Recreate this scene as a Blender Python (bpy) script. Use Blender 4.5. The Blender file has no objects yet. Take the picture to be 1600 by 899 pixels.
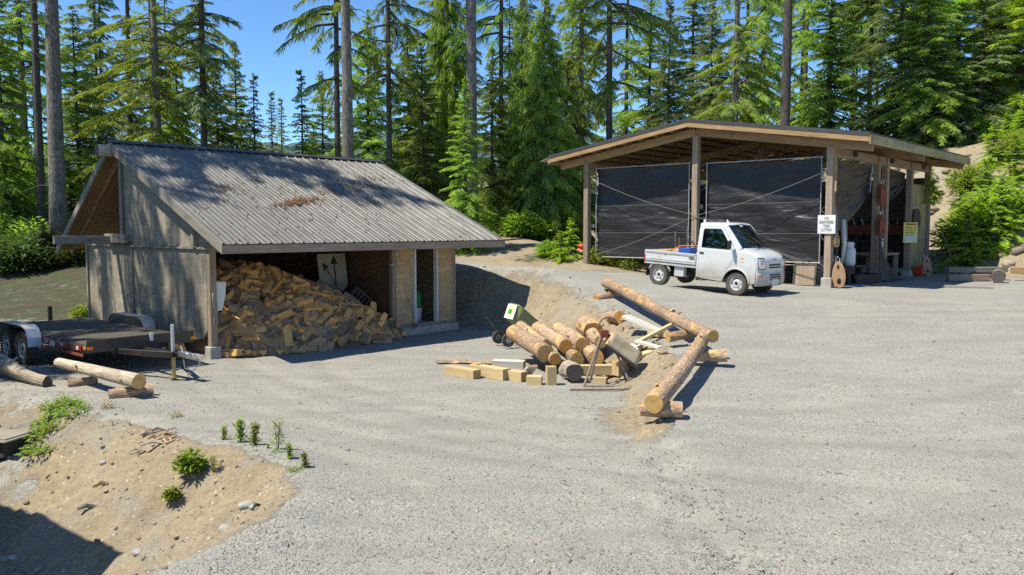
import bpy, bmesh, math, random
import numpy as np
from mathutils import Vector, Matrix
R = math.radians
rnd = random.Random(7)
nrs = np.random.RandomState(11)
scene = bpy.context.scene
COL = scene.collection

# ------------------------------------------------------------------ camera maths (used to lay the site out)
F_PX = 1300.0
PITCH = math.atan(93 / F_PX)
CAMZ = 2.75
_c, _s = math.cos(PITCH), math.sin(PITCH)
def ray(px, py):
    a = (px - 800) / F_PX; b = (450 - py) / F_PX
    return (a, _c + b * _s, -_s + b * _c)
def at(px, py, Y):
    r = ray(px, py); t = Y / r[1]
    return Vector((r[0] * t, Y, CAMZ + r[2] * t))
def atz(px, py, z):
    r = ray(px, py); t = (z - CAMZ) / r[2]
    return Vector((r[0] * t, r[1] * t, z))

# ------------------------------------------------------------------ noise
def _hash(ix, iy, seed):
    h = (ix.astype(np.int64) * 374761393 + iy.astype(np.int64) * 668265263 + seed * 974634777) & 0xffffffff
    h = ((h ^ (h >> 13)) * 1274126177) & 0xffffffff
    return ((h ^ (h >> 16)) & 0xffff) / 65535.0
def vnoise(x, y, seed=0):
    x = np.asarray(x, float); y = np.asarray(y, float)
    ix = np.floor(x); iy = np.floor(y); fx = x - ix; fy = y - iy
    fx = fx * fx * (3 - 2 * fx); fy = fy * fy * (3 - 2 * fy)
    a = _hash(ix, iy, seed); b = _hash(ix + 1, iy, seed); c = _hash(ix, iy + 1, seed); d = _hash(ix + 1, iy + 1, seed)
    return (a * (1 - fx) + b * fx) * (1 - fy) + (c * (1 - fx) + d * fx) * fy
def fbm(x, y, seed=0, o=4):
    v = 0; a = .5
    for k in range(o):
        v = v + a * (vnoise(x, y, seed + k) - .5); x = np.asarray(x) * 2.03; y = np.asarray(y) * 2.03; a *= .5
    return v
def sstep(t):
    t = np.clip(t, 0, 1); return t * t * (3 - 2 * t)

# ------------------------------------------------------------------ terrain
BY  = [6.0, 9.0, 11., 14., 16., 18., 20.9, 22., 23., 25., 27., 30., 36.]
TOE = [1.2, 1.2, 1.55, 1.75, 1.5, 1.0, 0.0, -.6, -1.45, -3.55, -5.7, -8.6, -10.]
TOP = [2.6, 2.3, 2.15, 3.0, 2.75, 2.5, 2.0, 1.5, .7, -1.4, -3.5, -6.2, -7.]
RIM = np.array([(-14., 17.), (-8.6, 14.3), (-6.3, 12.7), (-5.1, 11.7), (-3.9, 10.6), (-3.1, 10.1), (-2.35, 9.2), (-2.0, 8.2), (-2.1, 7.4), (-2.6, 6.4), (-4., 3.5), (-5., 0.)])
def poly_sd(x, y, P):
    best = np.full(np.shape(x), 1e9); sgn = np.ones(np.shape(x))
    for i in range(len(P) - 1):
        ax, ay = P[i]; bx, by = P[i + 1]; dx, dy = bx - ax, by - ay
        t = np.clip(((x - ax) * dx + (y - ay) * dy) / (dx * dx + dy * dy), 0, 1)
        ex = x - (ax + t * dx); ey = y - (ay + t * dy); d = ex * ex + ey * ey
        cr = dx * (y - ay) - dy * (x - ax)
        m = d < best
        best = np.where(m, d, best); sgn = np.where(m, np.where(cr < 0, 1, -1), sgn)
    return np.sqrt(best) * sgn          # positive inside the hollow (right-hand side)
BARN_O = Vector((2.62, 29.13, 1.07)); BARN_X = Vector((.745, -.667, 0)); BARN_Y = Vector((.667, .745, 0))
def tz(x, y, detail=True):
    x = np.asarray(x, float); y = np.asarray(y, float)
    zr = np.interp(y, [0, 6, 8, 10.8, 13.9, 17, 21, 24, 60], [-.12, -.05, .0, .2, .55, .85, 1.05, 1.08, 1.08])
    # keep the near road level from left to right
    bt = np.interp(y, BY, TOE); bp = np.interp(y, BY, TOP)
    wob = .25 * fbm(x * .9, y * .9, 3)
    m = sstep((x + wob - bt) / (bp - bt))
    zl = 0 * x
    # ground behind the firewood shed climbs to the trees
    zl = zl + .4 * sstep((y - 30.) / 10.)
    zl = zl + .25 * sstep((-x - 11) / 8.) * sstep((y - 18) / 8.) + 1.1 * sstep((y - 24.5 + .35 * (x + 12)) / 9.) * sstep((-x - 9.6) / 2.5)
    z = zl * (1 - m) + zr * m
    # trail between the two sheds
    trail = 1.35 * sstep((y - 25 + .25 * x) / 12.) * sstep((6.0 - x - .3 * (y - 29)) / 4.)
    z = np.maximum(z, z + trail * m)
    berm = np.exp(-((x - bp - .15) / .9) ** 2) * (x < bp + .15) * m + np.exp(-((x - bp - .15) / 2.4) ** 2) * (x >= bp + .15)
    z = z + .58 * berm * sstep((y - 20.6) / 2.2) * sstep((31 - y) / 4.)
    # hill on the right of the open shed
    d = (x - 15.1) * .91 + (y - 29.) * .41
    wd = d + .9 * fbm(x * .35, y * .35, 21)
    z = z + 5.2 * sstep(wd / 9.5) + np.maximum(0, d - 6) * .10
    # general rise to the back
    z = z + np.clip(y - 45, 0, 400) * .03
    # hollow in the left foreground
    sd = poly_sd(x, y, RIM)
    drop = sstep((sd + .12 + .3 * fbm(x * 1.3, y * 1.3, 8)) / 3.3)
    z = z - 1.5 * drop - np.clip(sd - 3.0, 0, 6) * .08
    # little mound on the rim
    z = z + .10 * np.exp(-((sd - .15) / .5) ** 2) * sstep((11.5 - y) / 2.)
    if detail:
        bank = 4 * m * (1 - m) * sstep((30 - y) / 4)
        rough = np.clip(bank + sstep(sd / .8) + .7 * sstep(wd / 2), 0, 1)
        al = x * .64 - y * .77
        z = z + sstep(sd / 1.2) * (.16 * fbm(al * 2.6, sd * .5 + 3, 91, 3) + .09 * fbm(al * 6, sd * 2.4, 95, 3))
        z = z + rough * (.32 * fbm(x * 1.9, y * 1.9, 31) + .11 * fbm(x * 7, y * 7, 35, 3))
        z = z + .03 * fbm(x * .8, y * .8, 41) + .018 * fbm(x * 6, y * 6, 45, 2)
        # faint wheel ruts across the yard
        rut = np.sin((x * .55 + y * .9 + .8 * fbm(x * .3, y * .3, 51)) * 3.2)
        z = z - .022 * tracks(x, y) * (1 - rough)
    return z
ARC = [(3.4, 19.2, 7.6), (3.4, 19.2, 9.15), (-9.5, 1.5, 11.2), (-9.5, 1.5, 12.8), (6.5, 23.5, 13.6), (6.5, 23.5, 15.1)]
def tracks(x, y, off=0.):
    w = .35 * fbm(x * .25, y * .25, 71); t = 0 * x
    for cx, cy, r in ARC:
        q = np.hypot(x - cx, y - cy) - r + w - off
        t = np.maximum(t, np.exp(-(q / .17) ** 2) * (.45 + .9 * vnoise(x * .45 + r, y * .45, 73)))
    return np.clip(t, 0, 1) * (y < 19.5) * (y > 5)
def gz(x, y): return float(tz(np.array([x]), np.array([y]))[0])

# ------------------------------------------------------------------ object helpers
def tag(o, label=None, cat=None, group=None, kind=None):
    if label: o['label'] = label
    if cat: o['category'] = cat
    if group: o['group'] = group
    if kind: o['kind'] = kind
    return o
def thing(name, label, cat, loc=(0, 0, 0), rz=0., group=None, rot=None):
    o = bpy.data.objects.new(name, None); COL.objects.link(o)
    o.empty_display_size = .2
    o.location = loc; o.rotation_euler = rot if rot else (0, 0, rz)
    return tag(o, label, cat, group)
def dup(root, label=None, group=None):
    r = root.copy(); COL.objects.link(r)
    if label: r['label'] = label
    if group: r['group'] = group
    def rec(a, b):
        for ch in list(a.children):
            c = ch.copy(); COL.objects.link(c); c.parent = b; rec(ch, c)
    rec(root, r)
    return r

class MB:
    """collects boxes, bars, tubes and sheets for ONE mesh, with uv in metres (v along the grain)"""
    def __init__(s): s.v = []; s.f = []; s.uv = []; s.mi = []
    def face(s, pts, uvs=None, mi=0):
        b = len(s.v); s.v += [tuple(p) for p in pts]; s.f.append(list(range(b, b + len(pts))))
        s.uv.append(uvs if uvs else [(p[0], p[1]) for p in pts]); s.mi.append(mi)
    def hexa(s, c, ax, ay, az, mi=0, emi=None, grain=None):
        """box from centre and three half vectors; grain runs along the longest"""
        c = Vector(c); A = [Vector(ax), Vector(ay), Vector(az)]
        L = [a.length for a in A]; g = L.index(max(L)) if grain is None else grain
        if A[0].cross(A[1]).dot(A[2]) < 0: A[2] = -A[2]
        b = len(s.v)
        for i in (-1, 1):
            for j in (-1, 1):
                for k in (-1, 1): s.v.append(tuple(c + A[0] * i + A[1] * j + A[2] * k))
        fs = [((0, 1, 3, 2), 0), ((4, 6, 7, 5), 0), ((0, 4, 5, 1), 1), ((2, 3, 7, 6), 1), ((0, 2, 6, 4), 2), ((1, 5, 7, 3), 2)]
        ou, ov = rnd.uniform(0, 50), rnd.uniform(0, 50)
        for q, n in fs:
            s.f.append([b + i for i in q])
            t = [i for i in range(3) if i != n]
            gv = g if g in t else t[0]; gu = [i for i in t if i != gv][0]
            uv = []
            for i in q:
                sg = ((i >> 2) & 1, (i >> 1) & 1, i & 1)
                uv.append((ou + (sg[gu] * 2 - 1) * L[gu] + n * 3.1, ov + (sg[gv] * 2 - 1) * L[gv]))
            s.uv.append(uv); s.mi.append(emi if (emi is not None and n == g) else mi)
    def box(s, c, size, rz=0, mi=0, emi=None, M=None, grain=None):
        m = M if M is not None else Matrix.Rotation(rz, 3, 'Z')
        s.hexa(c, m @ Vector((size[0] / 2, 0, 0)), m @ Vector((0, size[1] / 2, 0)), m @ Vector((0, 0, size[2] / 2)), mi, emi, grain)
    def bar(s, p0, p1, w, h, up=(0, 0, 1), mi=0, emi=None):
        p0 = Vector(p0); p1 = Vector(p1); d = p1 - p0; L = d.length; d = d / L
        up = Vector(up)
        if abs(d.dot(up)) > .98: up = Vector((0, 1, 0))
        x = d.cross(up).normalized(); z = x.cross(d).normalized()
        s.hexa((p0 + p1) / 2, x * (w / 2), z * (h / 2), d * (L / 2), mi, emi, 2)
    def path(s, pts, rad, n=8, mi=0, cap=True, cmi=None, wob=0., closed=False):
        pts = [Vector(p) for p in pts]; N = len(pts)
        rad = list(rad) if hasattr(rad, '__len__') else [rad] * N
        b = len(s.v); prevx = None; ln = 0; lens = []
        ph = rnd.uniform(0, 6)
        for i, p in enumerate(pts):
            if closed: d = pts[(i + 1) % N] - pts[i - 1]
            else: d = pts[min(i + 1, N - 1)] - pts[max(i - 1, 0)]
            d.normalize()
            if prevx is None:
                up = Vector((0, 0, 1)) if abs(d.z) < .9 else Vector((1, 0, 0))
                x = d.cross(up).normalized()
            else: x = (prevx - d * prevx.dot(d)).normalized()
            y = d.cross(x); prevx = x
            if i: ln += (p - pts[i - 1]).length
            lens.append(ln)
            for k in range(n):
                a = k * 2 * math.pi / n
                rr = rad[i] * (1 + wob * (math.sin(3 * a + ph + i * .9) * .5 + rnd.uniform(-.5, .5)))
                s.v.append(tuple(p + x * (math.cos(a) * rr) + y * (math.sin(a) * rr)))
        ou, ov = rnd.uniform(0, 9), rnd.uniform(0, 9)
        M_ = N if closed else N - 1
        for i in range(M_):
            i2 = (i + 1) % N
            for k in range(n):
                k2 = (k + 1) % n
                s.f.append([b + i * n + k, b + i * n + k2, b + i2 * n + k2, b + i2 * n + k])
                r_ = max(rad[i], .01) * 2 * math.pi / n
                l2 = lens[i2] if i2 else ln + .1
                s.uv.append([(ou + k * r_, ov + lens[i]), (ou + (k + 1) * r_, ov + lens[i]), (ou + (k + 1) * r_, ov + l2), (ou + k * r_, ov + l2)])
                s.mi.append(mi)
        if cap and not closed:
            for i, rev in ((0, True), (N - 1, False)):
                idx = [b + i * n + k for k in range(n)]
                if rev: idx = idx[::-1]
                uv = [(math.cos(k * 2 * math.pi / n) * rad[i], math.sin(k * 2 * math.pi / n) * rad[i]) for k in range(n)]
                if rev: uv = uv[::-1]
                s.f.append(idx); s.uv.append(uv); s.mi.append(cmi if cmi is not None else mi)
    def tube(s, p0, p1, r, n=10, mi=0, cmi=None, r1=None, seg=1, wob=0.):
        p0 = Vector(p0); p1 = Vector(p1); r1 = r if r1 is None else r1
        s.path([p0.lerp(p1, i / seg) for i in range(seg + 1)], [r + (r1 - r) * i / seg for i in range(seg + 1)], n, mi, True, cmi, wob)
    def lathe(s, prof, n=24, o=(0, 0, 0), ax='Z', mi=0):
        """prof: list of (radius, height)"""
        b = len(s.v); o = Vector(o)
        for r, h in prof:
            for k in range(n):
                a = k * 2 * math.pi / n; c, d = math.cos(a) * r, math.sin(a) * r
                p = {'Z': (c, d, h), 'Y': (c, h, -d), 'X': (h, c, d)}[ax]
                s.v.append(tuple(o + Vector(p)))
        for i in range(len(prof) - 1):
            for k in range(n):
                k2 = (k + 1) % n
                s.f.append([b + i * n + k, b + i * n + k2, b + (i + 1) * n + k2, b + (i + 1) * n + k])
                s.uv.append([(k / n, i), ((k + 1) / n, i), ((k + 1) / n, i + 1), (k / n, i + 1)]); s.mi.append(mi)
    def grid(s, fn, nu, nv, mi=0, uvs=(1, 1), wrap=False):
        b = len(s.v)
        for j in range(nv + 1):
            for i in range(nu + 1): s.v.append(tuple(fn(i / nu, j / nv)))
        for j in range(nv):
            for i in range(nu):
                a = b + j * (nu + 1) + i
                s.f.append([a, a + 1, a + nu + 2, a + nu + 1])
                s.uv.append([(i / nu * uvs[0], j / nv * uvs[1]), ((i + 1) / nu * uvs[0], j / nv * uvs[1]), ((i + 1) / nu * uvs[0], (j + 1) / nv * uvs[1]), (i / nu * uvs[0], (j + 1) / nv * uvs[1])])
                s.mi.append(mi)
    def prism(s, poly, thick, fr, mi=0, uvrot=False):
        """poly: 2-D outline; fr(x, y, t) -> 3-D point, t in {0, thick}"""
        n = len(poly)
        for t, rev in ((0, True), (thick, False)):
            q = poly[::-1] if rev else poly
            s.face([fr(x, y, t) for x, y in q], [((y, x) if uvrot else (x, y)) for x, y in q], mi)
        for i in range(n):
            a = poly[i]; c = poly[(i + 1) % n]
            L = math.hypot(c[0] - a[0], c[1] - a[1])
            s.face([fr(*a, 0), fr(*c, 0), fr(*c, thick), fr(*a, thick)], [(0, 0), (0, L), (thick, L), (thick, 0)], mi)
    def build(s, name, mats, parent=None, smooth=False, bevel=0., merge=False, autosm=None, solid=0., loc=None):
        me = bpy.data.meshes.new(name)
        me.from_pydata(s.v, [], s.f)
        ul = me.uv_layers.new(name='UVMap')
        flat = [c for f in s.uv for p in f for c in p]
        ul.data.foreach_set('uv', flat)
        mats = mats if isinstance(mats, (list, tuple)) else [mats]
        for m in mats: me.materials.append(m)
        me.polygons.foreach_set('material_index', s.mi)
        if merge or bevel:
            bm = bmesh.new(); bm.from_mesh(me)
            if merge: bmesh.ops.remove_doubles(bm, verts=bm.verts, dist=1e-4)
            bmesh.ops.recalc_face_normals(bm, faces=bm.faces)
            bm.to_mesh(me); bm.free()
        if smooth:
            me.polygons.foreach_set('use_smooth', [True] * len(me.polygons))
        if autosm: me.polygons.foreach_set('use_smooth', [True] * len(me.polygons)); me.set_sharp_from_angle(angle=R(autosm))
        me.update()
        o = bpy.data.objects.new(name, me); COL.objects.link(o)
        if parent: o.parent = parent
        if loc is not None: o.location = loc
        if solid:
            md = o.modifiers.new('solid', 'SOLIDIFY'); md.thickness = solid; md.offset = 0
        if bevel:
            md = o.modifiers.new('bev', 'BEVEL'); md.width = bevel; md.segments = 1; md.limit_method = 'ANGLE'; md.angle_limit = R(40)
        return o

def np_mesh(name, V, Fq, mats, parent=None, cols=None, smooth=False, uv=None, mi=None):
    """numpy verts (n,3) and faces (m,k)"""
    me = bpy.data.meshes.new(name)
    k = Fq.shape[1]; m = len(Fq)
    me.vertices.add(len(V)); me.vertices.foreach_set('co', np.ascontiguousarray(V, np.float32).ravel())
    me.loops.add(m * k); me.loops.foreach_set('vertex_index', np.ascontiguousarray(Fq, np.int32).ravel())
    me.polygons.add(m); me.polygons.foreach_set('loop_start', np.arange(0, m * k, k, dtype=np.int32))
    try: me.polygons.foreach_set('loop_total', np.full(m, k, np.int32))
    except Exception: pass
    if mi is not None: me.polygons.foreach_set('material_index', np.asarray(mi, np.int32))
    if uv is not None:
        ul = me.uv_layers.new(name='UVMap'); ul.data.foreach_set('uv', np.ascontiguousarray(uv, np.float32).ravel())
    if smooth: me.polygons.foreach_set('use_smooth', np.ones(m, bool))
    me.update(calc_edges=True); me.validate()
    if cols:
        for nm, arr in cols.items():
            at_ = me.attributes.new(nm, 'FLOAT', 'POINT'); at_.data.foreach_set('value', np.ascontiguousarray(arr, np.float32))
    for mt in (mats if isinstance(mats, (list, tuple)) else [mats]): me.materials.append(mt)
    o = bpy.data.objects.new(name, me); COL.objects.link(o)
    if parent: o.parent = parent
    return o

# ------------------------------------------------------------------ materials
class NT:
    def __init__(s, name):
        s.m = bpy.data.materials.new(name); s.m.use_nodes = True; s.t = s.m.node_tree; s.t.nodes.clear()
        s.out = s.t.nodes.new('ShaderNodeOutputMaterial')
    def n(s, typ, **kw):
        nd = s.t.nodes.new('ShaderNode' + typ)
        for k, v in kw.items():
            if k.startswith('_'): setattr(nd, k[1:], v)
            else:
                key = k.replace('__', ' ')
                inp = nd.inputs[int(k[1:])] if (k[0] == 'i' and k[1:].isdigit()) else nd.inputs[key]
                s.set(inp, v)
        return nd
    def set(s, inp, v):
        if isinstance(v, bpy.types.NodeSocket): s.t.links.new(v, inp)
        elif hasattr(v, '__len__') and len(v) == 3 and inp.type == 'RGBA': inp.default_value = (*v, 1)
        else: inp.default_value = v
    def ramp(s, fac, stops, interp='LINEAR'):
        nd = s.t.nodes.new('ShaderNodeValToRGB'); nd.color_ramp.interpolation = interp
        e = nd.color_ramp.elements
        while len(e) < len(stops): e.new(.5)
        for el, (p, c) in zip(e, stops):
            el.position = p; el.color = (*c, 1) if hasattr(c, '__len__') else (c, c, c, 1)
        s.t.links.new(fac, nd.inputs[0]); return nd.outputs[0]
    def mix(s, fac, a, b, mode='MIX'):
        nd = s.t.nodes.new('ShaderNodeMix'); nd.data_type = 'RGBA'; nd.blend_type = mode
        s.set(nd.inputs[0], fac); s.set(nd.inputs[6], a); s.set(nd.inputs[7], b); return nd.outputs[2]
    def math(s, op, a, b=0., c=None):
        nd = s.t.nodes.new('ShaderNodeMath'); nd.operation = op
        s.set(nd.inputs[0], a); s.set(nd.inputs[1], b)
        if c is not None: s.set(nd.inputs[2], c)
        return nd.outputs[0]
    def noise(s, vec, scale, detail=4., rough=.55, dist=0.):
        nd = s.n('TexNoise', Scale=scale, Detail=detail, Roughness=rough, Distortion=dist)
        if vec is not None: s.t.links.new(vec, nd.inputs['Vector'])
        return nd.outputs['Fac']
    def vmul(s, vec, sc, off=None):
        nd = s.t.nodes.new('ShaderNodeMapping'); s.t.links.new(vec, nd.inputs[0]); nd.inputs['Scale'].default_value = sc
        return nd.outputs[0]
    def bump(s, h, strength=.3, dist=.02, nrm=None):
        nd = s.n('Bump', Strength=strength, Distance=dist); s.t.links.new(h, nd.inputs['Height'])
        if nrm is not None: s.t.links.new(nrm, nd.inputs['Normal'])
        return nd.outputs[0]
    def bsdf(s, **kw):
        b = s.n('BsdfPrincipled', **kw); s.t.links.new(b.outputs[0], s.out.inputs[0]); return b
def uvc(m): return m.n('TexCoord').outputs['UV']
def obc(m): return m.n('TexCoord').outputs['Object']
def posc(m): return m.n('NewGeometry').outputs['Position']
def rand(m): return m.n('ObjectInfo').outputs['Random']

def plain(name, col, rough=.6, metal=0., var=.12, sc=6., bump=0., coat=0., dirt=None):
    m = NT(name); v = obc(m)
    nz = m.noise(v, sc, 5, .6)
    lo = tuple(c * (1 - var) for c in col); hi = tuple(min(1, c * (1 + var)) for c in col)
    c = m.ramp(nz, [(.3, lo), (.7, hi)])
    if dirt is not None:
        d = m.ramp(m.noise(v, 2.3, 6, .65), [(.48, 0.), (.68, 1.)])
        c = m.mix(m.math('MULTIPLY', d, .55), c, dirt)
    kw = dict(Base__Color=c, Roughness=rough, Metallic=metal)
    if coat: kw['Coat__Weight'] = coat
    if bump: kw['Normal'] = m.bump(m.noise(v, sc * 6, 4), bump, .01)
    m.bsdf(**kw); return m.m
def wood(name, c0, c1, c2, rough=.8, scale=1., stain=.35, stainc=(.05, .04, .03), bump=.35, vr0=.85, vr1=.3):
    """sawn timber, grain along uv v"""
    m = NT(name); uv = uvc(m)
    g = m.vmul(uv, (60 * scale, 2.2 * scale, 1))
    n1 = m.noise(g, 1., 5, .6, .6)
    n2 = m.noise(m.vmul(uv, (9 * scale, .9 * scale, 1)), 1., 4, .55)
    col = m.ramp(n1, [(.3, c0), (.55, c1), (.75, c2)])
    col = m.mix(m.ramp(n2, [(.4, 0.), (.7, .75)]), col, tuple(c * .62 for c in c1))
    st = m.ramp(m.noise(m.vmul(uv, (3., 1.1, 1)), 1.3, 5, .6), [(.52, 0.), (.72, stain)])
    col = m.mix(st, col, stainc)
    vr = m.math('MULTIPLY_ADD', rand(m), vr1, vr0)
    hs = m.n('HueSaturation', Value=vr, Color=col).outputs[0]
    kn = m.n('TexVoronoi', Scale=2.2, Randomness=1.); m.t.links.new(m.vmul(uv, (2.2, .8, 1)), kn.inputs['Vector'])
    hs = m.mix(m.ramp(kn.outputs['Distance'], [(.03, .8), (.055, 0.)]), hs, tuple(c * .35 for c in c0))
    m.bsdf(Base__Color=hs, Roughness=rough, Normal=m.bump(n1, bump, .004)); return m.m
def endgrain(name, c0, c1, ring=70.):
    m = NT(name); uv = uvc(m)
    d = m.n('TexWave', _wave_type='RINGS', _rings_direction='Z', Scale=ring / 6.28, Distortion=1.2, Detail=2., Detail__Scale=3.)
    m.t.links.new(uv, d.inputs['Vector'])
    nz = m.noise(m.vmul(uv, (9, 9, 1)), 1., 5, .65)
    col = m.mix(m.math('MULTIPLY', d.outputs['Fac'], .45), c0, c1)
    col = m.mix(m.ramp(nz, [(.42, 0.), (.75, .8)]), col, tuple(c * .45 for c in c0))
    sp = m.noise(m.vmul(uv, (45, 45, 1)), 1., 3, .6)
    col = m.mix(m.ramp(sp, [(.5, 0.), (.75, .4)]), col, tuple(min(1, c * 1.35) for c in c1))
    sx = m.n('SeparateXYZ'); m.t.links.new(uv, sx.inputs[0])
    ang = m.math('ARCTAN2', sx.outputs[0], sx.outputs[1])
    cr = m.math('ABSOLUTE', m.math('SINE', m.math('MULTIPLY_ADD', ang, 2.5, m.math('MULTIPLY_ADD', m.noise(m.vmul(uv, (14, 14, 1)), 1., 3, .6), 1.6, m.math('MULTIPLY', rand(m), 6.)))))
    col = m.mix(m.ramp(cr, [(.025, .75), (.07, 0.)]), col, tuple(c * .3 for c in c0))
    hs = m.n('HueSaturation', Value=m.math('MULTIPLY_ADD', rand(m), .35, .8), Color=col).outputs[0]
    m.bsdf(Base__Color=hs, Roughness=.85, Normal=m.bump(sp, .4, .006)); return m.m
def barkm(name, c0, c1, c2, vs=(14, 3.2), patch=None, pf=.5):
    m = NT(name); uv = uvc(m); v = obc(m)
    n1 = m.noise(m.vmul(uv, (vs[0] * 1.3, vs[1] * .55, 1)), 1., 6, .72, 1.1)
    n2 = m.noise(m.vmul(uv, (vs[0] * 3.1, vs[1] * 3.4, 1)), 1., 5, .7, .4)
    wv = m.n('TexVoronoi', Scale=1., _feature='DISTANCE_TO_EDGE'); m.t.links.new(m.vmul(uv, (vs[0] * 1.2, vs[1] * 1.1, 1)), wv.inputs['Vector'])
    h = m.math('MULTIPLY_ADD', m.ramp(wv.outputs['Distance'], [(0., 0.), (.22, 1.)]), .22, m.math('MULTIPLY_ADD', n2, .5, m.math('MULTIPLY', n1, .55)))
    col = m.ramp(h, [(.44, c0), (.62, c1), (.82, c2)])
    big = m.noise(v, 1.3, 4, .6)
    col = m.mix(m.ramp(big, [(.42, .45), (.6, 0.)]), col, c0)
    if patch:
        pm = m.ramp(m.noise(m.vmul(uv, (4.2, 1.6, 1)), 1., 7, .75, .9), [(pf, 0.), (pf + .05, 1.)])
        col = m.mix(pm, col, m.mix(n2, tuple(c * .75 for c in patch), tuple(min(1, c * 1.25) for c in patch)))
    hs = m.n('HueSaturation', Value=m.math('MULTIPLY_ADD', rand(m), .4, .8), Color=col).outputs[0]
    m.bsdf(Base__Color=hs, Roughness=.95, Normal=m.bump(h, .7, .025)); return m.m
def leafm(name, c0, c1, c2, trans=.35, hue=.04, sc=.9):
    m = NT(name); v = obc(m)
    n1 = m.noise(v, sc, 3, .6); n2 = m.noise(v, 9., 2, .6)
    f = m.math('ADD', m.math('MULTIPLY', n1, .6), m.math('MULTIPLY', n2, .4))
    col = m.ramp(f, [(.36, c0), (.5, c1), (.64, c2)])
    r = rand(m)
    hs = m.n('HueSaturation', Hue=m.math('MULTIPLY_ADD', r, hue, .5 - hue / 2), Value=m.math('MULTIPLY_ADD', r, .5, .75), Color=col).outputs[0]
    b = m.n('BsdfPrincipled', Base__Color=hs, Roughness=.55)
    b.inputs['Specular IOR Level'].default_value = .3
    t = m.n('BsdfTranslucent', Color=m.mix(1., hs, (1.25, 1.2, .55), 'MULTIPLY'))
    mx = m.n('MixShader', Fac=trans, i1=b.outputs[0], i2=t.outputs[0])
    m.t.links.new(mx.outputs[0], m.out.inputs[0]); return m.m

M = {}
M['grey_wood'] = wood('weathered_grey_wood', (.17, .15, .125), (.28, .25, .21), (.39, .35, .295))
M['barn_wood'] = wood('brown_post_wood', (.20, .145, .105), (.34, .255, .19), (.46, .36, .28))
M['warm_wood'] = wood('warm_rafter_wood', (.26, .15, .07), (.42, .265, .135), (.55, .38, .21))
M['pale_wood'] = wood('fresh_sawn_wood', (.48, .34, .17), (.58, .43, .23), (.66, .51, .31), stain=.1)
M['white_wood'] = wood('bleached_board', (.50, .46, .40), (.60, .56, .50), (.70, .66, .6), stain=.15)
M['dark_wood'] = wood('dark_brown_wood', (.05, .042, .035), (.09, .075, .06), (.14, .12, .095))  # dark brown timber, one tone wherever it is used
M['soffit'] = wood('plywood_soffit', (.16, .085, .035), (.27, .15, .065), (.36, .21, .10), scale=.35, stain=.5)
def plym(name, c0, c1, c2, stain, sf=.6):
    m = NT(name); uv = uvc(m)
    w = m.n('TexNoise', Scale=1., Detail=2., Roughness=.5, Distortion=.7); m.t.links.new(m.vmul(uv, (3.4, .8, 1)), w.inputs['Vector'])
    rings = m.math('MULTIPLY_ADD', m.math('SINE', m.math('MULTIPLY', w.outputs['Fac'], 75.)), .5, .5)
    fine = m.noise(m.vmul(uv, (80, 2.5, 1)), 1., 4, .6)
    col = m.mix(m.math('MULTIPLY', rings, .8), c0, c2)
    col = m.mix(.45, col, m.ramp(fine, [(.35, c0), (.5, c1), (.65, c2)]))
    st = m.ramp(m.noise(m.vmul(uv, (2.6, .5, 1)), 1.2, 6, .7), [(.40, 0.), (.66, sf)])
    col = m.mix(st, col, stain)
    st2 = m.ramp(m.noise(m.vmul(uv, (.8, 3.2, 1)), 1.6, 5, .7), [(.55, 0.), (.7, .45)])
    col = m.mix(st2, col, tuple(min(1, c * 1.4) for c in c2))
    st3 = m.ramp(m.noise(m.vmul(uv, (5., 5., 1)), 1., 5, .75), [(.5, 0.), (.72, .5)])
    col = m.mix(st3, col, c0)
    m.bsdf(Base__Color=col, Roughness=.88, Normal=m.bump(rings, .18, .004)); return m.m
M['grey_ply'] = plym('weathered_plywood', (.205, .172, .128), (.33, .285, .222), (.45, .40, .32), (.14, .115, .085), .55)
M['tan_ply'] = plym('tan_plywood', (.34, .225, .105), (.52, .37, .19), (.64, .48, .28), (.28, .21, .14), .6)
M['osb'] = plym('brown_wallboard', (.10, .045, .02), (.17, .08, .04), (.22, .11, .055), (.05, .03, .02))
M['green_ply'] = plym('mossy_plywood', (.26, .23, .11), (.37, .33, .165), (.48, .42, .22), (.09, .085, .05))
M['concrete'] = plain('concrete', (.36, .34, .31), .9, 0, .25, 9, .3)
M['stone'] = plain('pale_stone', (.34, .33, .31), .9, 0, .3, 14, .4)
M['roof_metal'] = None
def roofm():
    m = NT('ribbed_roof_metal'); v = obc(m)
    n1 = m.noise(v, 1.1, 6, .65); n2 = m.noise(m.vmul(v, (14, 1.2, 1.2)), 1., 5, .65)
    c = m.ramp(n1, [(.3, (.14, .135, .128)), (.7, (.215, .207, .197))])
    c = m.mix(m.ramp(n2, [(.45, 0.), (.75, .55)]), c, (.115, .108, .10))
    sp = m.noise(v, 42., 3, .7)
    c = m.mix(m.ramp(sp, [(.68, 0.), (.72, .5)]), c, (.15, .09, .05))
    m.bsdf(Base__Color=c, Roughness=m.ramp(n2, [(.3, .42), (.7, .65)]), Metallic=.35); return m.m
M['roof_metal'] = roofm()
M['dark_roof'] = plain('dark_roof_metal', (.075, .075, .08), .45, .5, .2, 3)
M['white_paint'] = plain('white_vehicle_paint', (.56, .585, .61), .28, 0, .04, 2, 0, .6, (.46, .42, .36))
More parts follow.
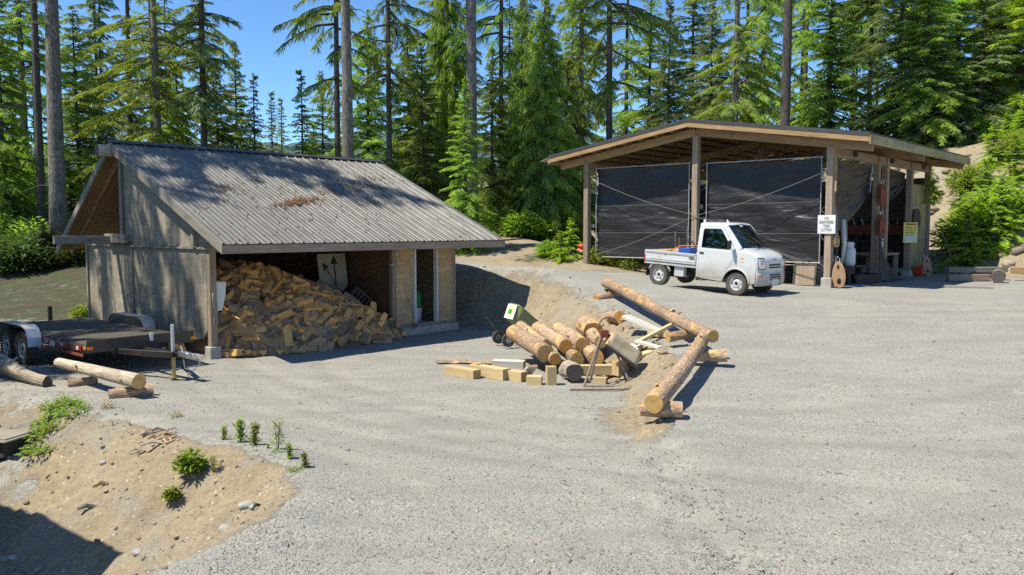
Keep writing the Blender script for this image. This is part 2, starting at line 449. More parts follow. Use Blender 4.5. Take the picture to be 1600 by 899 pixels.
def truckpaint():
    m = NT('white_vehicle_paint'); v = obc(m)
    sx = m.n('SeparateXYZ'); m.t.links.new(v, sx.inputs[0])
    n1 = m.noise(v, 3.2, 6, .7); n2 = m.noise(v, 16., 5, .7)
    lowd = m.math('SUBTRACT', .78, sx.outputs[2])
    du = m.ramp(m.math('ADD', m.math('MULTIPLY', lowd, 1.1), m.math('MULTIPLY_ADD', n1, .9, m.math('MULTIPLY', n2, .35))), [(.58, 0.), (1.15, .75)])
    c = m.mix(du, (.57, .595, .62), (.33, .285, .225))
    c = m.mix(m.ramp(n2, [(.56, 0.), (.72, .16)]), c, (.38, .34, .28))
    m.bsdf(Base__Color=c, Roughness=m.math('MULTIPLY_ADD', du, .5, .25), Coat__Weight=.5); return m.m
M['white_paint'] = truckpaint()
M['white'] = plain('white_board', (.66, .66, .65), .5, 0, .03)
M['offwhite'] = plain('grey_white_metal', (.52, .54, .56), .45, .2, .08, 8)
M['black_paint'] = plain('black_trailer_paint', (.022, .021, .02), .38, 0, .3, 5, 0, .2, (.06, .05, .04))
M['black'] = plain('black_plastic', (.018, .018, .019), .5, 0, .2)
M['rubber'] = plain('dusty_rubber', (.085, .075, .064), .85, 0, .3, 14, .25)
M['steel'] = plain('bare_steel', (.42, .43, .44), .35, .85, .15, 10)
M['galv'] = plain('galvanised_steel', (.50, .53, .57), .42, .45, .15, 7, 0, 0, (.3, .3, .3))
M['rust'] = plain('rusty_steel', (.20, .105, .06), .75, .3, .35, 14, .3)
M['stand_steel'] = plain('worn_brown_steel', (.30, .23, .18), .6, .4, .25, 14, .2)
M['rust_red'] = plain('red_brown_iron', (.22, .055, .03), .7, .2, .3, 14, .2)
M['tan_iron'] = plain('tan_block_shell', (.36, .23, .13), .75, .1, .35, 9, .3, 0, (.2, .09, .04))
M['red'] = plain('red_plastic', (.62, .03, .02), .4)
M['dark_red'] = plain('red_lamp', (.35, .015, .012), .25)
M['amber'] = plain('amber_lamp', (.75, .23, .02), .25)
M['orange'] = plain('orange_strap', (.72, .16, .06), .6)
M['blue'] = plain('blue_plastic', (.02, .09, .36), .45)
M['blue_tarp'] = plain('blue_tarp', (.03, .13, .30), .5, 0, .4, 6, .5)
M['green'] = plain('green_can', (.03, .30, .07), .45)
M['cart_green'] = plain('olive_poly', (.20, .215, .085), .55, 0, .15, 5, 0, 0, (.32, .28, .18))
M['cream'] = plain('cream_panel', (.72, .70, .60), .55, 0, .06)
M['dull_board'] = plain('dull_board', (.36, .32, .25), .7, 0, .2, 3)
M['grey_sheet'] = plain('grey_canvas', (.19, .18, .165), .8, 0, .3, 5, .4)
M['drum'] = plain('stained_tan_drum', (.40, .32, .20), .6, .1, .35, 3.5, .1, 0, (.55, .52, .46))
M['strap'] = plain('grey_strap', (.17, .17, .165), .8, 0, .1)
M['pipe'] = plain('grey_pipe', (.33, .34, .35), .5, .2, .15, 6)
M['rope'] = plain('pale_rope', (.45, .44, .41), .8, 0, .1)
M['brass'] = plain('yellow_zinc', (.42, .33, .14), .45, .5)
M['lens'] = plain('headlamp_reflector', (.72, .74, .75), .12, .6)
M['plate'] = plain('grey_plate', (.60, .62, .62), .5)
M['poster'] = plain('yellow_poster', (.60, .55, .14), .6, 0, .12, 5)
M['poster_pale'] = plain('pale_poster_foot', (.50, .56, .60), .6)
M['ink'] = plain('black_ink', (.02, .02, .022), .7)
M['maroon'] = plain('maroon_ink', (.25, .03, .02), .7)
M['seat'] = plain('grey_seat_cloth', (.09, .09, .10), .85, 0, .2, 9)
def glassm():
    m = NT('window_glass')
    fr = m.n('Fresnel', IOR=1.5)
    t = m.n('BsdfTransparent', Color=(.60, .72, .69)); g = m.n('BsdfGlossy', Color=(.9, .95, 1.), Roughness=.02)
    f = m.math('MULTIPLY_ADD', fr.outputs[0], 1., .05)
    mx = m.n('MixShader', Fac=f, i1=t.outputs[0], i2=g.outputs[0]); m.t.links.new(mx.outputs[0], m.out.inputs[0]); return m.m
M['glass'] = glassm()
def tarpm():
    m = NT('black_tarp'); v = uvc(m)
    n1 = m.noise(m.vmul(v, (.55, 2.6, 1)), 1., 3, .5, 1.2); n2 = m.noise(m.vmul(v, (3., 14., 1)), 1., 4, .6, 1.2)
    h = m.math('ADD', n1, m.math('MULTIPLY', n2, .12))
    c = m.ramp(m.noise(v, 1.4, 5, .6), [(.3, (.012, .011, .013)), (.7, (.022, .021, .023))])
    m.bsdf(Base__Color=c, Roughness=.43, Normal=m.bump(h, .6, .12)); return m.m
M['tarp'] = tarpm()
M['bark'] = barkm('fir_bark', (.045, .038, .031), (.145, .128, .11), (.33, .305, .27))
M['bark_dark'] = barkm('dark_fir_bark', (.026, .022, .018), (.07, .06, .05), (.16, .145, .125))
M['log_bark'] = barkm('peeling_log_bark', (.19, .115, .072), (.36, .245, .165), (.54, .42, .32), (22, 6), (.62, .36, .14), .54)
M['log_grey'] = barkm('bleached_log', (.22, .18, .13), (.40, .34, .27), (.54, .48, .40), (20, 1.6))
M['log_end'] = endgrain('log_end', (.60, .34, .11), (.80, .52, .20))
M['log_end_orange'] = endgrain('cedar_end', (.66, .28, .06), (.82, .42, .11))
M['log_end_grey'] = endgrain('old_log_end', (.07, .06, .052), (.16, .14, .12))
M['split'] = wood('split_wood', (.52, .25, .08), (.72, .39, .14), (.82, .55, .26), scale=.7, stain=.25, vr0=.70, vr1=.7)
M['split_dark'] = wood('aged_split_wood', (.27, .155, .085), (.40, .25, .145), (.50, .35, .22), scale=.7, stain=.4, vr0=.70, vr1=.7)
M['split_orange'] = wood('fresh_split_wood', (.70, .27, .06), (.86, .40, .10), (.90, .54, .20), scale=.7, stain=.15, vr0=.70, vr1=.7)
M['fire_bark'] = barkm('firewood_bark', (.12, .078, .05), (.26, .18, .12), (.38, .28, .20), (20, 6))
M['n_dark'] = leafm('needles_dark', (.115, .165, .042), (.21, .295, .072), (.32, .41, .12), .54)
M['n_olive'] = leafm('needles_olive', (.135, .215, .04), (.275, .405, .08), (.41, .53, .14), .58)
M['n_bright'] = leafm('needles_bright', (.22, .345, .04), (.39, .55, .07), (.52, .65, .13), .64)
M['n_blue'] = leafm('needles_bluish', (.11, .17, .072), (.20, .285, .115), (.30, .39, .18), .5)
M['l_shrub'] = leafm('shrub_leaves', (.11, .19, .024), (.22, .325, .045), (.34, .43, .08), .46, .05, 2.5)
M['l_weed'] = leafm('weed_leaves', (.14, .19, .04), (.26, .32, .075), (.38, .40, .13), .45, .05, 5.)
M['n_painted_shade'] = leafm('painted_shade_leaves', (.035, .06, .018), (.075, .12, .034), (.13, .18, .055), .4)  # darkened leaf copy: shade at the forest edge is put into the colour
M['l_dry'] = leafm('dry_leaves', (.16, .11, .05), (.28, .20, .09), (.38, .29, .14), .3, .05, 5.)
M['litter'] = plain('brown_needle_litter', (.15, .075, .035), .9, 0, .45, 30)
# ------------------------------------------------------------------ ground
def groundm():
    m = NT('gravel_and_soil'); p = posc(m)
    def attr(nm): return m.n('Attribute', _attribute_name=nm).outputs['Fac']
    dirt = attr('dirt'); forest = attr('forest'); fines = attr('fines'); edge = attr('edge')
    # gravel
    v1 = m.n('TexVoronoi', Scale=36.); v2 = m.n('TexVoronoi', Scale=78.); v3 = m.n('TexVoronoi', Scale=11.)
    wv = m.n('VectorMath', _operation='ADD', i0=p, i1=m.n('VectorMath', _operation='SCALE', i0=m.n('TexNoise', Scale=9., Detail=2.).outputs['Color'], Scale=.05).outputs[0]).outputs[0]
    for v in (v1, v2, v3): m.t.links.new(wv, v.inputs['Vector'])
    sep1 = m.n('SeparateColor', Color=v1.outputs['Color']); sep2 = m.n('SeparateColor', Color=v2.outputs['Color'])
    g1 = m.ramp(sep1.outputs[0], [(0., (.17, .167, .15)), (.5, (0.252, 0.248, 0.231)), (.85, (.335, .327, .295)), (1., (.44, .428, .388))])
    g2 = m.ramp(sep2.outputs[1], [(0., (.18, .177, .16)), (.6, (0.259, 0.254, 0.238)), (1., (.39, .38, .345))])
    big = m.noise(p, .55, 5, .6); mid = m.noise(p, 2.6, 5, .65)
    grav = m.mix(m.ramp(mid, [(.35, .25), (.65, .8)]), g1, g2)
    dust = m.ramp(m.noise(p, 14., 5, .7), [(.3, (.255, .247, .22)), (.7, (.34, .328, .292))])
    fm = m.math('ADD', m.math('MULTIPLY', fines, .7), m.ramp(big, [(.46, 0.), (.66, .55)]))
    grav = m.mix(m.math('MINIMUM', fm, .8), grav, dust)
    grav = m.mix(m.ramp(m.noise(m.vmul(p, (.5, 1.4, 1)), 1.2, 5, .6), [(.38, .6), (.58, 0.)]), grav, (.20, .198, .183))
    grav = m.mix(m.math('MULTIPLY', edge, .28), grav, (.165, .163, .152))
    warm = m.ramp(sep1.outputs[2], [(.93, 0.), (.96, .5)])
    grav = m.mix(warm, grav, (.34, .25, .17))
    # soil
    n1 = m.noise(p, 1.5, 6, .65); n2 = m.noise(p, 11., 6, .72); n3 = m.noise(p, 45., 4, .7)
    so = m.ramp(m.math('MULTIPLY_ADD', n2, .6, m.math('MULTIPLY', n1, .4)), [(.28, (.135, .103, .066)), (.43, (.26, .203, .132)), (.57, (.365, .295, .198)), (.72, (.47, .40, .29))])
    so = m.mix(m.ramp(n3, [(.38, .75), (.56, 0.)]), so, (.21, .165, .115))
    so = m.mix(m.ramp(m.noise(p, 1.9, 4, .6), [(.62, 0.), (.75, .3)]), so, (.40, .24, .14))
    st = m.ramp(v3.outputs['Distance'], [(.16, 1.), (.22, 0.)])
    so = m.mix(m.math('MULTIPLY', st, m.ramp(m.n('SeparateColor', Color=v3.outputs['Color']).outputs[1], [(.72, 0.), (.76, 1.)])), so, (.48, .46, .43))
    gs = m.ramp(m.noise(p, .9, 5, .65), [(.5, 0.), (.62, .8)])
    so = m.mix(m.math('MULTIPLY', gs, .6), so, g2)
    # forest floor
    ff = m.ramp(n2, [(.3, (.035, .03, .018)), (.55, (.075, .06, .035)), (.75, (.13, .10, .06))])
    ff = m.mix(m.ramp(n1, [(.45, 0.), (.6, .8)]), ff, (.05, .075, .022))
    nb = m.math('MULTIPLY_ADD', m.noise(p, 2.1, 7, .78), 1.5, -.75)
    dm = m.ramp(m.math('ADD', dirt, nb), [(.42, 0.), (.58, 1.)])
    fmm = m.ramp(m.math('ADD', forest, nb), [(.4, 0.), (.6, 1.)])
    col = m.mix(fmm, m.mix(dm, grav, so), ff)
    h1 = m.math('SUBTRACT', m.math('MULTIPLY', sep1.outputs[1], .5), v1.outputs['Distance'])
    hh = m.math('MULTIPLY_ADD', m.math('SUBTRACT', .5, v2.outputs['Distance']), .45, h1)
    hs = m.math('ADD', m.math('MULTIPLY', n2, 6.), m.math('MULTIPLY', n3, 3.))
    hm = m.n('Mix', _data_type='FLOAT'); m.set(hm.inputs[0], dm); m.set(hm.inputs[2], hh); m.set(hm.inputs[3], hs)
    m.bsdf(Base__Color=col, Roughness=.95, Normal=m.bump(hm.outputs[0], .6, .016)); return m.m
M['ground'] = groundm()

def axis(lo, hi, f0, f1, fine, mx):
    a = list(np.arange(f0, f1, fine)); st = fine; x = f1
    while x < hi: a.append(x); st = min(st * 1.12, mx); x += st
    a.append(hi); st = fine; x = f0 - fine; b = []
    while x > lo: b.append(x); st = min(st * 1.12, mx); x -= st
    b.append(lo); return np.array(b[::-1] + a)
xs = axis(-260, 300, -10.5, 9., .085, 12.); ys = axis(-30, 520, 5.2, 29.5, .085, 14.)
X, Y = np.meshgrid(xs, ys); nx, ny = len(xs), len(ys)
Z = tz(X, Y)
V = np.stack([X.ravel(), Y.ravel(), Z.ravel()], 1)
ii = np.arange(nx - 1)[None, :] + nx * np.arange(ny - 1)[:, None]; ii = ii.ravel()
Fq = np.stack([ii, ii + 1, ii + nx + 1, ii + nx], 1)
bt = np.interp(Y, BY, TOE); bp = np.interp(Y, BY, TOP)
bm_ = (X + .25 * fbm(X * .9, Y * .9, 3) - bt) / (bp - bt)
sd = poly_sd(X, Y, RIM)
hd = (X - 15.1) * .91 + (Y - 29.) * .41
dirt = sstep(1 - np.abs(bm_ - .47) / .75) * sstep((31 - Y) / 3.) * sstep((Y - 9.6) / 1.5)
dirt = np.maximum(dirt, sstep((sd + .1) / .55) * (1 - .5 * sstep((-X - 5.2) / 1.5) * sstep((3.2 - sd) / .8) * sstep((Y - 10) / 1)))
dirt = dirt * (1 - sstep((sd - 3.6) / .8) * .75)
dirt = np.maximum(dirt, sstep((hd + .3) / 1.2) * (1. - .2 * sstep((hd - 11) / 3)))
dirt = np.maximum(dirt, .9 * sstep((Y - 26) / 3.) * sstep((7 - X) / 2.) * sstep((X + 7) / 3.))
dirt = np.maximum(dirt, .45 * sstep((-X - 9.5) / 2.) * sstep((Y - 20.5) / 2.5))
dirt = np.maximum(dirt, .8 * np.exp(-((X - 1.75) / .75) ** 2 - ((Y - 11.8) / 1.2) ** 2))
dirt = np.maximum(dirt, .55 * np.exp(-((X - .2) / 2.2) ** 2 - ((Y - 16.4) / .5) ** 2))
dirt = np.clip(dirt, 0, 1) * .98
forest = np.maximum(sstep((Y - 36.5) / 3.), sstep((-X - 12.8 + .15 * (Y - 30)) / 2.) * sstep((Y - 29.5 - .35 * (X + 14)) / 3.))
forest = np.where(hd > .5, np.minimum(forest, .34 + .6 * sstep((hd - 11.5) / 3.)), forest)
forest = np.maximum(forest, .72 * sstep((-X - 9.5) / 2.) * sstep((Y - 22.) / 3.))  # forest floor here also carries the slope's tree shade as a darker colour
forest = np.maximum(forest, .75 * sstep((Y - 30.) / 2.5) * sstep((-5. - X) / 1.5))
forest = np.maximum(forest, .62 * np.exp(-((X - 1.0) / 1.3) ** 2 - ((Y - 30.3) / 1.5) ** 2))
def tyre(x0, y0, dx, dy, w):
    n = math.hypot(dx, dy); d = np.abs((X - x0) * dy - (Y - y0) * dx) / n
    return np.exp(-(d / w) ** 2)
wig = .5 * fbm(X * .3, Y * .3, 77)
fines = .0 * X
fines = tracks(X, Y)
ground = np_mesh('ground', V, Fq, M['ground'], cols={'dirt': dirt.ravel(), 'forest': forest.ravel(), 'fines': fines.ravel(), 'edge': tracks(X, Y, .30).ravel()}, smooth=True)
tag(ground, 'grey gravel yard, sandy banks and forest floor', None, None, 'structure')

# far forested ridge, distance haze painted in as a bluish base colour
hx = np.linspace(-700, 900, 120); hv = np.linspace(0, 1, 24)
HX, HV = np.meshgrid(hx, hv)
top = 120 + 60 * fbm(HX * .004, HX * 0, 5) + 14 * fbm(HX * .05, HX * 0, 6)
HZ = top * np.sin(HV * 1.57) + 2 * fbm(HX * .03, HV * 30, 9); HY = 900 + HV * 420
V = np.stack([HX.ravel(), HY.ravel(), HZ.ravel() + 10], 1); n_ = 120
ii = (np.arange(n_ - 1)[None, :] + n_ * np.arange(23)[:, None]).ravel()
hm_ = plain('hazed_far_forest', (.035, .075, .085), .9, 0, .5, .03)
hl = np_mesh('hills', V, np.stack([ii, ii + 1, ii + n_ + 1, ii + n_], 1), hm_, smooth=True)
tag(hl, 'forested ridge far behind the trees, tinted blue-green for haze', None, None, 'structure')

# ------------------------------------------------------------------ loose stones (real geometry, one uncountable mass per kind)
OCT = np.array([(1, 0, 0), (-1, 0, 0), (0, 1, 0), (0, -1, 0), (0, 0, 1), (0, 0, -1)], float)
OF = np.array([(0, 2, 4), (2, 1, 4), (1, 3, 4), (3, 0, 4), (2, 0, 5), (1, 2, 5), (3, 1, 5), (0, 3, 5)])
def ico(sub):
    bm = bmesh.new(); bmesh.ops.create_icosphere(bm, subdivisions=sub, radius=1)
    v = np.array([q.co[:] for q in bm.verts]); f = np.array([[q.index for q in t.verts] for t in bm.faces]); bm.free(); return v, f
def rot_rand(n):
    q = nrs.normal(size=(n, 4)); q /= np.linalg.norm(q, axis=1)[:, None]; w, x, y, z = q.T
    return np.stack([np.stack([1 - 2 * (y * y + z * z), 2 * (x * y - z * w), 2 * (x * z + y * w)], 1), np.stack([2 * (x * y + z * w), 1 - 2 * (x * x + z * z), 2 * (y * z - x * w)], 1), np.stack([2 * (x * z - y * w), 2 * (y * z + x * w), 1 - 2 * (x * x + y * y)], 1)], 1)
def stones(name, xy, size, base, mat, label, flat=.65, jit=.28):
    bv, bf = base; n = len(xy)
    P = bv[None] * (1 + nrs.uniform(-jit, jit, (n, len(bv), 1)))
    P = P * (size[:, None, None] * nrs.uniform(.7, 1.3, (n, 1, 3)))
    P = np.einsum('nij,nkj->nki', rot_rand(n), P); P[:, :, 2] *= flat
    z = tz(xy[:, 0], xy[:, 1])
    P += np.stack([xy[:, 0], xy[:, 1], z + size * .02], 1)[:, None, :]
    Fx = bf[None] + (np.arange(n) * len(bv))[:, None, None]
    tone = np.repeat(nrs.uniform(0, 1, n), len(bv))
    o = np_mesh(name, P.reshape(-1, 3), Fx.reshape(-1, bf.shape[1]), mat, cols={'tone': tone})
    return tag(o, label, None, None, 'stuff')
def stonem(name, stops):
    m = NT(name); a = m.n('Attribute', _attribute_name='tone').outputs['Fac']
    c = m.ramp(a, stops); c = m.mix(m.ramp(m.noise(posc(m), 60., 4, .6), [(.4, .35), (.7, 0.)]), c, (.16, .15, .14))
    m.bsdf(Base__Color=c, Roughness=.9); return m.m
M['gravel'] = stonem('gravel_stones', [(0., (.15, .148, .134)), (.45, (0.244, 0.240, 0.225)), (.8, (.335, .327, .295)), (.95, (.44, .428, .388)), (1., (.31, .245, .175))])
M['rocks'] = stonem('soil_rocks', [(0., (.13, .105, .075)), (.4, (.24, .195, .137)), (.85, (.34, .285, .21)), (1., (.44, .42, .38))])
def soilness(x, y):
    b0 = np.interp(y, BY, TOE); b1 = np.interp(y, BY, TOP); q = (x - b0) / (b1 - b0)
    return np.maximum(((q > -.15) & (q < 1.05) & (y > 10.5) & (y < 30)), poly_sd(x, y, RIM) > .1)
# gravel, density falling off with distance from the viewer
n = 90000
yy = 5.8 + 14.5 * nrs.uniform(0, 1, n) ** 1.75; xx = nrs.uniform(-.68, .70, n) * yy
k = ~soilness(xx, yy).astype(bool) | (nrs.uniform(0, 1, n) < .05 + .8 * np.exp(-np.maximum(0, poly_sd(xx, yy, RIM)) / .35))
k &= nrs.uniform(0, 1, n) < (.35 + .65 * (vnoise(xx * 1.1, yy * 1.1, 61) > .35))
xy = np.stack([xx, yy], 1)[k]
stones('loose_gravel', xy, nrs.uniform(.005, .0115, len(xy)) * (1 + .8 * (nrs.uniform(0, 1, len(xy)) > .95)), (OCT, OF), M['gravel'], 'loose grey crushed stones over the yard')
n = 420
yy = 5.8 + 13 * nrs.uniform(0, 1, n) ** 1.4; xx = nrs.uniform(-.66, .68, n) * yy
stones('stray_stones', np.stack([xx, yy], 1), .012 + .022 * nrs.uniform(0, 1, n) ** 3, ico(1), M['gravel'], 'larger stray stones on the gravel yard')
n = 24000
xx = nrs.uniform(-9.5, 4, n); yy = nrs.uniform(5, 30, n); k = soilness(xx, yy).astype(bool)
xy = np.stack([xx, yy], 1)[k]; sz = .007 + .034 * nrs.uniform(0, 1, len(xy)) ** 8
stones('soil_stones', xy, sz, ico(1), M['rocks'], 'stones and clods on the sandy banks')
n = 1100
xx = nrs.uniform(-9, -3.2, n); yy = nrs.uniform(4.5, 10.5, n); k = poly_sd(xx, yy, RIM) > 2.0
xy = np.stack([xx, yy], 1)[k]; sz = .02 + .07 * nrs.uniform(0, 1, len(xy)) ** 3
stones('hollow_rubble', xy, sz, ico(1), M['gravel'], 'grey rubble in the shaded hollow')
n = 260
xx = nrs.uniform(14, 24, n); yy = nrs.uniform(24, 38, n); k = ((xx - 15.1) * .91 + (yy - 29.) * .41) > .2
xy = np.stack([xx, yy], 1)[k]; sz = .05 + .3 * nrs.uniform(0, 1, len(xy)) ** 4
stones('slope_rocks', xy, sz, ico(1), M['rocks'], 'pale rocks on the cut slope behind the open shed')

# ------------------------------------------------------------------ trees
def ribbons(P0, D, N, L, W, droop, seg=2, taper=.25):
    """leaf ribbons: start, direction, plane normal, length, width -> quads"""
    n = len(P0); S = np.cross(D, N); S /= np.linalg.norm(S, axis=1)[:, None] + 1e-9
    V = []; 
    for k in range(seg + 1):
        t = k / seg
        c = P0 + D * (L * t)[:, None]; c[:, 2] -= droop * L * t * t
        w = W * (.45 + .55 * math.sin(min(1., t * 1.6 + .25) * 1.57)) * (1 - (1 - taper) * max(0, (t - .4) / .6))
        V.append(c - S * (w / 2)[:, None]); V.append(c + S * (w / 2)[:, None])
    V = np.stack(V, 1)
    b = (np.arange(n) * 2 * (seg + 1))[:, None]
    F = np.concatenate([b + np.array([[2 * k, 2 * k + 1, 2 * k + 3, 2 * k + 2]]) for k in range(seg)], 0)
    return V.reshape(-1, 3), F
def crown_np(seed, H, z0, rad, whorls, nb, droop, up, twl, tww, dens, hang, shape=.85, gap=0., tiprag=.35, lean=0.):
    tww *= .64; dens *= 1.6; twl *= .82; droop *= .8; hang *= .85
    rs = np.random.RandomState(seed)
    BV = []; limbs = []; TP = []; TD = []; TN = []; TL = []; TW = []
    for i in range(whorls):
        t = (i + rs.uniform(-.4, .4)) / whorls; t = min(max(t, 0), .995)
        z = z0 + (H - z0) * t
        if gap and rs.uniform() < gap: continue
        prof = (1 - t) ** shape * (.55 + .45 * min(1, t * 6 + .4))
        for b in range(rs.randint(nb - 1, nb + 2)):
            tb = min(.995, max(0, t + rs.uniform(-.6, .6) * 1.2 / whorls)); z = z0 + (H - z0) * tb
            L = max(.18, rad * prof * rs.uniform(1 - tiprag * 1.3, 1 + tiprag * .7))
            az = rs.uniform(0, 2 * math.pi)
            e = up * (t - .35) + rs.uniform(-.15, .15)
            h = np.array([math.cos(az), math.sin(az), 0.])
            dr = droop * rs.uniform(.6, 1.4) * (1.1 - .7 * t)
            def pos(s): return np.array([0, 0, z]) + np.outer(s * L, h) + np.stack([0 * s, 0 * s, L * (s * math.tan(e) - dr * s * s)], 1)
            limbs.append((pos(np.array([0., .33, .66, 1.])), .018 + .012 * L))
            nt = max(4, int(L * dens * .78)); s = (np.arange(nt) + rs.uniform(0, .8, nt)) / nt; s = .22 + .78 * s ** .85
            p = pos(s); side = np.where(np.arange(nt) % 2 == 0, 1., -1.)
            a2 = az + side * rs.uniform(.5, 1.15, nt)
            d = np.stack([np.cos(a2), np.sin(a2), -hang * rs.uniform(.4, 1.5, nt) + .1 * rs.normal(size=nt)], 1)
            tl = twl * (L ** .5) * (1.05 - .6 * s) * rs.uniform(.65, 1.3, nt)
            TP.append(p); TD.append(d); TL.append(tl); TW.append(np.full(nt, tww) * rs.uniform(.7, 1.3, nt))
            # tip
            TP.append(pos(np.array([.85]))); TD.append(np.array([[h[0], h[1], math.tan(e) - 2 * dr]])); TL.append(np.array([twl * .8 * L ** .5])); TW.append(np.array([tww]))
    P = np.concatenate(TP); D = np.concatenate(TD); D /= np.linalg.norm(D, axis=1)[:, None]; L = np.concatenate(TL); W = np.concatenate(TW)
    n = len(P)
    # every twig carries side sprays, so that its outline is feathered
    Nn = np.stack([rs.normal(0, 1.15, n), rs.normal(0, 1.15, n), np.ones(n)], 1)
    Vs = []; Fs = []; off = 0
    def add(v, f):
        nonlocal off
        Vs.append(v); Fs.append(f + off); off += len(v)
    add(*ribbons(P, D, Nn, L, W, .18 + .5 * hang, 2))
    for sd_ in (1, -1):
        for fr in (.2, .45, .7):
            ca, sa = math.cos(.8), math.sin(.8) * sd_
            D2 = np.stack([D[:, 0] * ca - D[:, 1] * sa, D[:, 0] * sa + D[:, 1] * ca, D[:, 2] - .15 - .4 * hang], 1); D2 += rs.normal(0, .18, (n, 3)); D2 /= np.linalg.norm(D2, axis=1)[:, None]
            P2 = P + D * (L * fr)[:, None]; P2[:, 2] -= (.18 + .5 * hang) * L * fr * fr
            N2 = Nn + rs.normal(0, .6, (n, 3))
            k = rs.uniform(0, 1, n) < .85
            add(*ribbons(P2[k], D2[k], N2[k], (L * (.62 - .35 * fr) * rs.uniform(.7, 1.3, n))[k], W[k] * .8, .2 + .4 * hang, 1))
    return np.concatenate(Vs), np.concatenate(Fs), limbs
def trunk_mesh(name, H, r, bark, parent, limbs=(), seed=0, dead=0, zd=(3, 12), lean=0.):
    rs = random.Random(seed); b = MB(); n = 9
    pts = []; rr = []
    for i in range(n + 1):
        t = i / n; pts.append((math.sin(t * 3 + seed) * .06 * H / 10 * t + lean * t * H, math.cos(t * 2.3 + seed) * .05 * H / 10 * t, -.4 + (H + .2) * t))
        rr.append(r * (1 - .86 * t ** 1.1) * (1.22 if i == 0 else 1.))
    b.path(pts, rr, 12, 0, True, None, .05)
    for p, q in limbs: b.path([tuple(c) for c in p], [q, q * .75, q * .5, q * .2], 4, 0, False)
    for k in range(dead):
        z = rs.uniform(*zd); az = rs.uniform(0, 6.28); L = rs.uniform(.3, 1.6)
        b.path([(0, 0, z), (math.cos(az) * L * .5, math.sin(az) * L * .5, z - .02), (math.cos(az + .2) * L, math.sin(az + .2) * L, z - .25 * L)], [.022, .014, .006], 4, 0, False)
    return b.build(name, bark, parent, smooth=True)
PROTO = {}
def proto(key, seed, H, z0, rad, whorls, nb, droop, up, twl, tww, dens, hang, r, mat, bark, dead=0, **kw):
    v, f, limbs = crown_np(seed, H, z0, rad, whorls, nb, droop, up, twl, tww, dens, hang, **kw)
    root = bpy.data.objects.new('conifer_tree', None)
    tr = trunk_mesh('trunk', H, r, M[bark], root, limbs, seed, dead, (1.5, max(2, z0)))
    cr = np_mesh('crown', v, f, M[mat], root)
    PROTO[key] = [root, H, False]
USED = {}
def plant(key, x, y, H, label, cat='tree', group=None, mat=None, bark=None, name=None, rz=None, z=None, wide=1.):
    root, h0, used = PROTO[key]
    if not used:
        o = root; COL.objects.link(o); PROTO[key][2] = True
    else: o = dup(root)
    s = H / h0
    o.name = name or 'conifer_tree'
    o.location = (x, y, (gz(x, y) if z is None else z) - .05); o.scale = (s * wide, s * wide, s)
    o.rotation_euler = (0, 0, rnd.uniform(0, 6.28) if rz is None else rz)
    tag(o, label, cat, group)
    for ch in o.children:
        mt = mat if ch.name.split('.')[0] in ('crown', 'leaves') else bark
        if mt:
            ch.material_slots[0].link = 'OBJECT'; ch.material_slots[0].material = M[mt]
    return o
#      key seed  H   z0   rad wh nb droop up twl  tww dens hang
proto('fir1', 1, 26, 3.0, 3.2, 60, 5, .36, .55, .58, .12, 9., .36, .26, 'n_olive', 'bark', 6, tiprag=.65, gap=.12)
proto('fir2', 2, 26, 7.0, 3.2, 44, 5, .36, .5, .56, .12, 8., .38, .22, 'n_dark', 'bark_dark', 14, tiprag=.75, gap=.2)
proto('hem1', 3, 13, .4, 2.6, 62, 6, .46, .6, .50, .105, 10., .42, .16, 'n_olive', 'bark_dark', tiprag=.5)
proto('hem2', 4, 13, .5, 2.3, 60, 6, .38, .8, .48, .105, 10., .30, .15, 'n_bright', 'bark_dark', tiprag=.55)
proto('ced1', 5, 16, .3, 2.7, 74, 6, .55, .45, .62, .12, 10., .95, .24, 'n_olive', 'bark', shape=.62, tiprag=.5)
proto('spi1', 6, 9, .3, 1.35, 44, 5, .46, .7, .38, .085, 11., .40, .10, 'n_dark', 'bark_dark', shape=.95, tiprag=.5)
proto('tall', 7, 31, 15.5, 3.6, 30, 6, .32, .5, .55, .14, 8., .3, .33, 'n_dark', 'bark', 22, tiprag=.5, gap=.1)
proto('far1', 8, 22, 2.0, 2.1, 44, 5, .38, .5, .60, .14, 6.5, .4, .15, 'n_dark', 'bark_dark', 8, tiprag=.7, gap=.15)
proto('far2', 9, 22, 6., 2.4, 44, 5, .36, .5, .60, .15, 7., .35, .14, 'n_blue', 'bark_dark', 14, tiprag=.65, gap=.1)
proto('sap1', 10, 3.0, .05, 1.1, 30, 6, .34, .9, .34, .055, 20., .22, .035, 'n_bright', 'bark_dark', tiprag=.5)
proto('fir3', 22, 26, 4.0, 3.4, 54, 5, .30, .6, .50, .12, 9., .28, .25, 'n_olive', 'bark', 10, tiprag=.75, gap=.18)
proto('hem3', 21, 13, .3, 2.9, 56, 6, .36, .7, .56, .10, 9.5, .30, .16, 'n_olive', 'bark_dark', tiprag=.65, shape=.75)
proto('ced2', 23, 16, .3, 2.5, 66, 6, .62, .4, .70, .115, 9.5, 1.15, .24, 'n_olive', 'bark', shape=.55, tiprag=.65)
proto('hem4', 24, 13, .5, 2.6, 52, 6, .30, .9, .54, .10, 9.5, .22, .15, 'n_bright', 'bark_dark', tiprag=.7, shape=.75)
ALT = {'fir1': 'fir3', 'hem1': 'hem3', 'ced1': 'ced2', 'hem2': 'hem4'}; CNT = {}
def tree(px, Y, key, H, label, **kw):
    CNT[key] = CNT.get(key, 0) + 1
    if CNT[key] % 2 == 0 and key in ALT: key = ALT[key]
    x = (px - 800) / F_PX * Y * .998
    return plant(key, x, Y, H, label, **kw)
